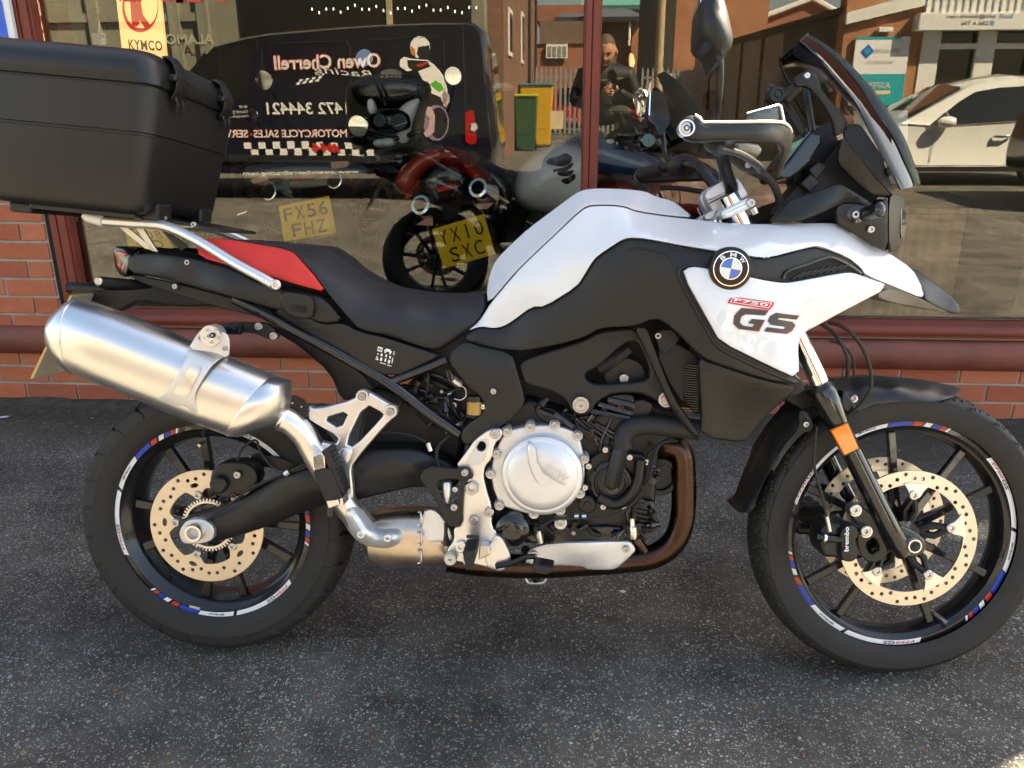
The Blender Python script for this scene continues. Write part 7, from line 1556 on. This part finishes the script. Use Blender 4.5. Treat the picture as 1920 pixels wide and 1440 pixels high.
# notice on the right
pn = empty('paper_notice', tuple(IP(1680, 260, .08)), 'plain white sheet taped inside the right hand pane', 'notice'); ipatch('sheet', [(1600,208),(1702,207),(1702,345),(1610,345)], .075, M['paper'], pn, .001)
# price tags: half discs with figures below
def price(x, y, w, s, yy, m='tag_olive', label=''):
    t = empty('price_tag', tuple(IP(x, y, yy)), label, 'price tag', 'half round price tags standing on the display machines')
    ipatch('tag_top', [(x+w*math.cos(a), y-w*.52*math.sin(a)) for a in np.linspace(0, math.pi, 14)], yy, M[m], t, .002)
    V, Fc = text_mesh(s, .03); MB().add([IP(x-w*.95+w*1.9*v[0], y+w*.28-w*.24*v[1], yy) for v in V], Fc).build('tag_figures', M['tag_olive'], t, None, None)
price(733, 140, 21, '£3495', .35, label='half round price tag above the dark bike, left of the blue bin reflection')
price(943, 165, 20, '£3495', .35, label='half round price tag just right of the van reflection')
price(1163, 208, 21, '£1695', .35, label='half round price tag right of the window post')
def ibike(label, loc): return empty('display_motorcycle', loc, label, 'motorcycle', 'motorcycles on display inside the shop')
def uk_plate(parent, c4, y, l1, l2):
    TL, TR, BR, BL = [np.array(p, float) for p in c4]
    name = 'number_plate'; pl = ipatch(name, [TL, TR, BR, BL], y, M['plate_yellow'], parent, .003, .002)
    def at(u, v): return IP(*((TL*(1-u)+TR*u)*(1-v) + (BL*(1-u)+BR*u)*v), y-.0015)
    for s, v0, v1, u0, u1 in ((l1, .10, .46, .05 if len(l1) > 3 else .1, .95 if len(l1) > 3 else .9), (l2, .56, .92, .16, .86)):
        n = len(s); cw = (u1-u0)/n
        for i, ch in enumerate(s):
            V, Fc = text_mesh(ch, .004); w_ = .74 if ch not in '1I' else .16
            MB().add([at(u0+cw*(i+.5) + cw*w_*(q[0]-.5), v1+(v0-v1)*q[1]) for q in V], Fc).build('plate_letter', M['plate_letters'], pl, None, None)
    return pl
def iring(name, cx_, cy_, rx, ry, y, m, parent, depth=.05, k=.86):
    """chrome cup with a dark bore seen end on."""
    c = IP(cx_, cy_, y); r = np.linalg.norm(IP(cx_+rx, cy_, y)-c); ax = np.array([-.30, -1, .42]); ax /= np.linalg.norm(ax)
    o = MB().lathe(c, ax, [(r*1.5, -depth*1.5), (r*1.42, -depth*1.2), (r*1.02, 0), (r*k, .002), (r*k*.96, -depth)], 32).build(name, m, parent, None, 40)
    MB().disc(c-ax*depth*.9, ax, r*k, 24).build('bore', M['groove'], o, None, None); return o
def iwheel(cx_, cy_, r, y, parent, ax=(.35, -1, 0)):
    c = IP(cx_, cy_, y); c[2] = .225+r; ax = np.array(ax, float); ax /= np.linalg.norm(ax); w = MB()
    w.lathe(c, ax, [(r*.66, .045), (r*.72, .06), (r*.9, .065), (r*.99, .03), (r, 0), (r*.99, -.03), (r*.9, -.065), (r*.72, -.06), (r*.66, -.045)], 48); wh = w.build('wheel', M['tyre_rubber'], parent, None, 50)
    MB().lathe(c, ax, [(r*.66, .045), (r*.60, .03), (r*.58, -.03), (r*.66, -.045)], 48).build('rim', M['rim_black'], wh, None, 50)
    e1 = np.cross(ax, [0, 0, 1.0]); e1 /= np.linalg.norm(e1); e2 = np.cross(ax, e1)
    for k in range(10):
        a = 2*math.pi*k/10+.2; d = math.cos(a)*e1+math.sin(a)*e2; MB().tube([c+d*r*.1, c+d*r*.6], [.016, .010], 6).build('spoke', M['rim_black'], wh, None, 40)
    MB().lathe(c, ax, [(r*.14, .06), (r*.14, -.06)], 16).build('hub', M['engine_black'], wh, None, 40); return wh
def ipanel(name, pts, y, m, parent, depth=.10, bulge=.05):
    """rounded fairing piece: outline at depth y, swelling towards the pane."""
    P = chaikin(np.array(pts, float), 2); P = resample(P, 9); c = P.mean(0)
    g = [(x, yy) for x in np.arange(P[:, 0].min(), P[:, 0].max(), 9) for yy in np.arange(P[:, 1].min(), P[:, 1].max(), 9)]; g = np.array(g); g = g[inside(g, P)] if len(g) else g.reshape(0, 2); g = g[edge_dist(g, P) > 4] if len(g) else g
    v2, tri = cdt(np.vstack([P, g]), [list(range(len(P)))]); d = edge_dist(v2, P); s = d.max() or 1
    F3 = [IP(a, b, y - bulge*math.sqrt(min(1, q/s)*(2-min(1, q/s)))) for (a, b), q in zip(v2, d)]; B3 = [np.array(IP(a, b, y)) + [0, depth, 0] for a, b in v2]; n = len(v2); ed = {}
    for t in tri:
        for i in range(len(t)): ed[(t[i], t[(i+1) % len(t)])] = 1
    bd = [(a, b) for a, b in ed if (b, a) not in ed]
    return MB().add(F3+B3, [tuple(t) for t in tri] + [tuple(n+i for i in reversed(t)) for t in tri] + [(b, a, n+a, n+b) for a, b in bd]).build(name, m, parent, None, 50)
# the dark machine with twin chromed exhausts
b1 = ibike('black motorcycle seen from behind with chrome exhaust tips, plate FX56 FHZ', tuple(IP(570, 600, .5)))
ipanel('tail_cowl', [(440,300),(520,288),(600,286),(690,296),(704,330),(690,372),(640,384),(560,392),(470,384),(438,350)], .42, M['gloss_black'], b1, .35, .06)
ipanel('seat', [(470,285),(540,268),(620,268),(690,285),(640,300),(520,302)], .55, M['seat_vinyl'], b1, .5, .05)
iring('exhaust_tip', 504, 360, 15.5, 15.5, .28, M['chrome'], b1, .07); iring('exhaust_tip', 627, 338, 15.5, 15.5, .28, M['chrome'], b1, .07)
ipatch('reflector', [(546,333),(586,327),(587,334),(549,341)], .30, M['lamp_red'], b1, .01); 
mat('lens_amber_clear', (.70,.36,.25), .15, coat=.8)
for pts in ([(469,337),(494,329),(504,333),(503,339),(474,345)], [(619,304),(650,302),(655,307),(650,314),(622,317)]): ipatch('indicator', pts, .27, M['lens_amber_clear'], b1, .02, .003)
uk_plate(b1, ((522,387),(617,367),(631,437),(532,453)), .22, 'FX56', 'FHZ')
iwheel(570, 500, .30, .95, b1, (.1, -1, 0)); iwheel(640, 330, .30, 2.2, b1, (.1, -1, 0))
MB().tube([IP(560,380,.5), IP(590,330,1.2), IP(640,250,2.0)], [.10,.14,.05], 12).build('frame', M['engine_black'], b1, None, 50)
# sports machine facing away, instrument binnacle towards the pane
b2 = ibike('black and white motorcycle with round clocks showing inside the van reflection', tuple(IP(735, 500, 1.3)))
ipanel('windshield', [(655,160),(700,138),(780,140),(800,160),(796,190),(740,205),(670,200)], .95, M['smoked_plastic'], b2, .02, .05)
ipanel('fairing_white', [(740,226),(752,196),(788,181),(782,205),(770,235),(766,268),(745,268)], .85, M['tank_white'], b2, .03, .02); ipanel('fairing_white', [(688,188),(698,184),(706,205),(700,216),(690,210)], .85, M['tank_white'], b2, .03, .02)
ipanel('yoke', [(698,262),(735,258),(740,272),(722,278),(702,276)], .8, M['tank_white'], b2, .05, .02)
ipanel('clocks', [(688,215),(725,205),(765,208),(770,240),(745,250),(700,248)], .82, M['gloss_black'], b2, .08, .03)
for cx_, cy_, r_ in ((712,226,12),(748,228,15)):
    c = IP(cx_, cy_, .775); rr_ = np.linalg.norm(IP(cx_+r_, cy_, .775)-c); MB().lathe(c, (0, -1, .3), [(rr_, -.01), (rr_, .004), (rr_*.9, .004), (rr_*.9, .0), (.001, .0)], 24).build('dial', M['satin_black'], b2, None, 40)
    for k in range(9): a_ = rad(200-k*27); p0 = IP(cx_+r_*.72*math.cos(a_), cy_-r_*.72*math.sin(a_), .768); p1 = IP(cx_+r_*.9*math.cos(a_), cy_-r_*.9*math.sin(a_), .768); MB().tube([p0, p1], .0022, 4).build('dial_mark', M['dial_blue'], b2, None, None)
ipatch('dial_needle', [(740,236),(764,228),(764,230),(741,238)], .765, M['dial_blue'], b2, .001)
for cx_, cy_, rx, ry in ((683,109,17,17),(672,236,20,22),(495,150,18,17),(470,215,15,17),(850,142,17,15)):
    c = IP(cx_, cy_, .75); s = np.linalg.norm(IP(cx_+rx, cy_, .75)-c); MB().lathe(c, (-.15, -1, .28 if cx_ == 683 else -.12), [(.001, .004), (s*.93, .004), (s, 0), (s*.9, -.03), (s*.4, -.06), (.001, -.065)], 28).build('mirror', M['mirror_glass'], b2, None, 30)
    MB().tube([c+[0, .05, -.02], c+[.06 if cx_ < 735 else -.06, .12, -.20]], .008, 8).build('mirror_stem', M['satin_black'], b2, None, 40)
ipanel('tank', [(700,300),(720,282),(760,282),(775,300),(760,330),(715,330)], 1.0, M['gloss_black'], b2, .3, .08); iwheel(735, 470, .30, 1.9, b2)
MB().tube([IP(640,262,.85), IP(690,250,.85), IP(735,262,.85), IP(790,246,.85), IP(812,262,.85)], .012, 8).build('handlebar', M['satin_black'], b2, None, 50)
# red sports tourer, tail to the pane
b3 = ibike('red motorcycle seen from behind with two underseat exhausts, plate YX10 SXC', tuple(IP(830, 600, .6)))
ipanel('tail_cowl', [(738,336),(750,316),(772,297),(795,281),(830,276),(862,286),(884,300),(886,318),(868,308),(843,299),(818,306),(792,328),(777,354),(756,371),(746,357)], .36, M['bike_red'], b3, .30, .05)
ipanel('tail_side', [(868,306),(884,312),(905,325),(918,342),(908,352),(886,340),(874,324)], .33, M['bike_red'], b3, .2, .03); ipanel('tail_side', [(786,334),(788,352),(778,372),(762,382),(752,374),(770,352)], .33, M['bike_red'], b3, .2, .03)
ipanel('undertray', [(790,326),(820,306),(850,302),(872,316),(884,345),(870,372),(820,384),(794,372),(784,350)], .36, M['gloss_black'], b3, .25, .04)
ipanel('seat', [(780,290),(800,266),(840,262),(880,278),(888,304),(862,288),(830,280),(800,286)], .55, M['seat_vinyl'], b3, .6, .04)
iring('exhaust_tip', 896, 352, 18, 19, .27, M['chrome'], b3, .06, .72); iring('exhaust_tip', 788, 384, 18, 18, .27, M['chrome'], b3, .06, .72)
ipatch('reflector', [(818,353),(854,344),(856,351),(821,361)], .30, mat('reflector_red', (.72,.02,.015), .25, coat=.6), b3, .008)
for pts in ([(779,422),(797,410),(811,407),(812,424)], [(891,382),(926,380),(915,392),(898,394)]): ipatch('indicator', pts, .28, M['lens_amber_clear'], b3, .02, .003)
uk_plate(b3, ((810,430),(907,401),(929,476),(832,504)), .22, 'YX10', 'SXC')
iwheel(818, 492, .31, .85, b3, (.75, -1, 0))
MB().tube([IP(830,380,.45), IP(860,340,1.0), IP(900,290,1.7)], [.08,.16,.10], 12).build('frame', M['engine_black'], b3, None, 50)
ipanel('side_cover', [(884,304),(930,315),(962,345),(960,400),(930,440),(912,400),(918,345),(900,325)], .55, M['gloss_black'], b3, .3, .04)
for cx_, cy_, rx, ry, par, lab in ((1075,174,14,16,b3,0), (1337,186,20,14,b3,0)):
    c = IP(cx_, cy_, .8); s = np.linalg.norm(IP(cx_+rx, cy_, .8)-c); ax_ = np.array([.1, -1, .75]); ax_ /= np.linalg.norm(ax_); mo = MB().lathe(c, ax_, [(.001, .003), (s*.95, .003), (s, 0), (s*.9, -.03), (.001, -.05)], 24).build('mirror', M['gloss_black'], par, None, 40); MB().disc(c+ax_*.0045, ax_, s*.92, 24).build('mirror_face', M['mirror_glass'], mo, None, None)
    MB().tube([c+[0, .03, -.02], c+[.03, .2, -.25]], .009, 8).build('mirror_stem', M['satin_black'], par, None, 40)
# scooter plate glimpsed under the rack
b0 = ibike('scooter mostly hidden under the rack with only its yellow plate showing', tuple(IP(290, 560, .5)))
uk_plate(b0, ((234,431),(300,428),(330,470),(240,462)), .22, 'FN08', 'UD'); iwheel(330, 470, .24, .7, b0); ipanel('tail', [(330,440),(350,425),(400,440),(380,500),(340,490)], .4, M['gloss_black'], b0, .2, .04)
# white tanked machine
b4 = ibike('white tanked motorcycle with a black tribal tank pad beside the window post', tuple(IP(1040, 600, .9)))
ipanel('tank', [(962,350),(968,328),(980,306),(1000,286),(1026,273),(1054,267),(1082,273),(1100,286),(1112,310),(1110,360),(1080,400),(1000,400),(966,380)], .55, M['tank_white'], b4, .25, .16)
for pts in ([(1022,306),(1030,296),(1048,294),(1060,286),(1074,294),(1070,306),(1058,312),(1046,312)], [(1034,318),(1058,314),(1076,304),(1074,312),(1060,322),(1078,318),(1070,330),(1050,332),(1042,326)], [(1042,332),(1062,336),(1078,324),(1080,334),(1066,346),(1056,344)]): ipanel('tank_pad', pts, .392, M['satin_black'], b4, .01, .012)
ipanel('seat', [(900,300),(940,318),(975,350),(985,400),(930,420),(905,380)], .7, M['seat_vinyl'], b4, .3, .06); ipanel('fairing', [(1085,268),(1110,255),(1150,262),(1205,284),(1250,300),(1260,330),(1200,340),(1120,330),(1100,300)], .75, M['bike_blue'], b4, .2, .08)
ipanel('lamp', [(1134,262),(1150,260),(1152,268),(1142,270)], .66, M['lens_white'], b4, .02, .01); iwheel(1040, 500, .31, 1.2, b4)
# red machine with bars and clocks
b5 = ibike('red motorcycle with a pale blue dial and handlebar, right of the window post', tuple(IP(1260, 600, 1.0)))
ipanel('tank', [(1216,360),(1228,320),(1250,296),(1290,284),(1330,300),(1352,330),(1350,380),(1290,410),(1230,400)], .95, M['bike_red'], b5, .3, .12)
ipanel('tank', [(1395,380),(1420,345),(1460,330),(1490,350),(1500,400),(1440,420)], 1.0, M['bike_red'], b5, .3, .10); ipanel('seat_unit', [(1095,380),(1120,345),(1170,338),(1196,352),(1180,400),(1110,400)], .9, M['bike_red'], b5, .3, .06)
ipanel('clocks', [(1186,262),(1200,244),(1228,236),(1252,248),(1260,276),(1240,292),(1205,290)], .7, M['gloss_black'], b5, .06, .03)
c = IP(1216, 263, .655); rr_ = np.linalg.norm(IP(1228, 263, .655)-c); MB().disc(c, (0, -1, .25), rr_, 24).build('dial', M['dial_blue'], b5, None, None); MB().disc(c+[0, -.002, 0], (0, -1, .25), rr_*.12, 10).build('dial_hub', M['groove'], b5, None, None)
MB().tube(cr_spline([IP(1165,262,.72), IP(1190,270,.75), IP(1230,285,.85), IP(1275,262,.75), IP(1310,250,.7)], 4), .014, 10).build('handlebar', M['satin_black'], b5, None, 50)
MB().tube([IP(1158,262,.7), IP(1182,266,.72)], .02, 12).build('grip', M['rubber'], b5, None, 50)
for pts, y in (([(1188,170),(1200,160),(1216,166),(1222,195),(1218,216),(1204,226),(1192,218),(1186,195)], .62), ([(1176,108),(1181,98),(1188,100),(1192,118),(1188,128),(1180,126)], .62)):
    ipanel('mirror', pts, y, M['gloss_black'], b5, .04, .012); P_ = np.array(pts, float); cc = P_.mean(0); ipatch('mirror_face', [tuple(cc+(p-cc)*.86) for p in P_], y-.016, M['mirror_glass'], b5, .002)
MB().tube([IP(1210,200,.66), IP(1240,225,.7), IP(1262,250,.75)], [.03,.022,.012], 10).build('mirror_arm', M['bike_blue'], b5, None, 50); iwheel(1250, 500, .31, 1.5, b5)
# low cabinet and stone topped plinth at the right
cn = empty('display_cabinet', tuple(IP(1750, 600, .5)), 'brown wood grained cabinet end inside the right pane', 'cabinet')
a, b = IP(1640, 400, .32), IP(1814, 396, .32); MB().bx((a[0], .32, .22), (b[0], .95, a[2])).build('side_panel', M['cabinet_wood'], cn, None, None, .004)
MB().bx((a[0]-.01, .30, a[2]+.001), (b[0]+.012, .96, a[2]+.025)).build('top', M['cabinet_wood'], cn, None, None, .004)
pln = empty('stone_plinth', tuple(IP(1880, 600, .5)), 'low dark plinth capped with rough tan stone at the far right', 'plinth')
zt = IP(1920, 440, .12)[2]; x0 = IP(1918, 440, .12)[0]
MB().bx((x0+.02, .12, .22), (x0+.45, 1.9, zt-.03)).build('plinth_side', M['room_dark'], pln, None, None)
def stone_cap():
    from mathutils import noise as ns
    mb = MB(); n, m = 40, 6; vs = []
    for i in range(n+1):
        y = .10+1.82*i/n
        for j in range(m+1):
            x = x0+.16*j/m; k = ns.noise(Vector((x*14, y*9, 0))); e = ns.noise(Vector((y*17, j*3.1, 2)))
            vs.append((x + (.020*e if j in (0, m) else 0), y, zt+.018*k))
    vs2 = [(x, y, zt-.035) for x, y, z in vs]; N_ = len(vs); f = [(i*(m+1)+j, (i+1)*(m+1)+j, (i+1)*(m+1)+j+1, i*(m+1)+j+1) for i in range(n) for j in range(m)]
    mb.add(vs+vs2, f + [tuple(N_+q for q in reversed(t)) for t in f] + [(i*(m+1)+e, (i+1)*(m+1)+e, N_+(i+1)*(m+1)+e, N_+i*(m+1)+e) for i in range(n) for e in (0, m)] + [(j, j+1, N_+j+1, N_+j) for j in range(m)])
    mb.build('stone_cap', M['rough_stone'], pln, None, 40)
stone_cap()
# ------------------------------------------------------------------ scraps on the tarmac
def scrap(px, py, r, label, col):
    v = ray(px, py); t = -CAM[2]/v[2]; p = CAM + t*v; p[2] = 0
    g = np.random.default_rng(int(px)); mb = MB(); n = 9; vs = [(p[0]+.3*r*g.normal(), p[1]+.3*r*g.normal(), .002+r*.25)]
    for k in range(n): a = 2*math.pi*k/n; q = r*(.6+.6*g.random()); vs.append((p[0]+q*math.cos(a)*1.3, p[1]+q*math.sin(a)*.8, .001+r*.35*g.random()))
    mb.add(vs, [(0, 1+k, 1+(k+1) % n) for k in range(n)]); o = mb.build('paper_scrap', col, None, None, False)
    s = o.modifiers.new('thick', 'SOLIDIFY'); s.thickness = .0006; setp(o, label, 'litter')
mat('scrap_white', (.62, .62, .66), .6); mat('scrap_grey', (.45, .44, .42), .6)
scrap(8, 783, .018, 'crumpled white paper scrap near the wall at the left edge', M['scrap_white'])
scrap(1168, 1110, .007, 'tiny white scrap on the tarmac beneath the engine', M['scrap_white'])
scrap(1288, 1209, .005, 'tiny pale scrap on the tarmac between the wheels, nearer the front wheel', M['scrap_grey'])
scrap(652, 972, .004, 'small grey scrap beside the rear tyre', M['scrap_grey'])
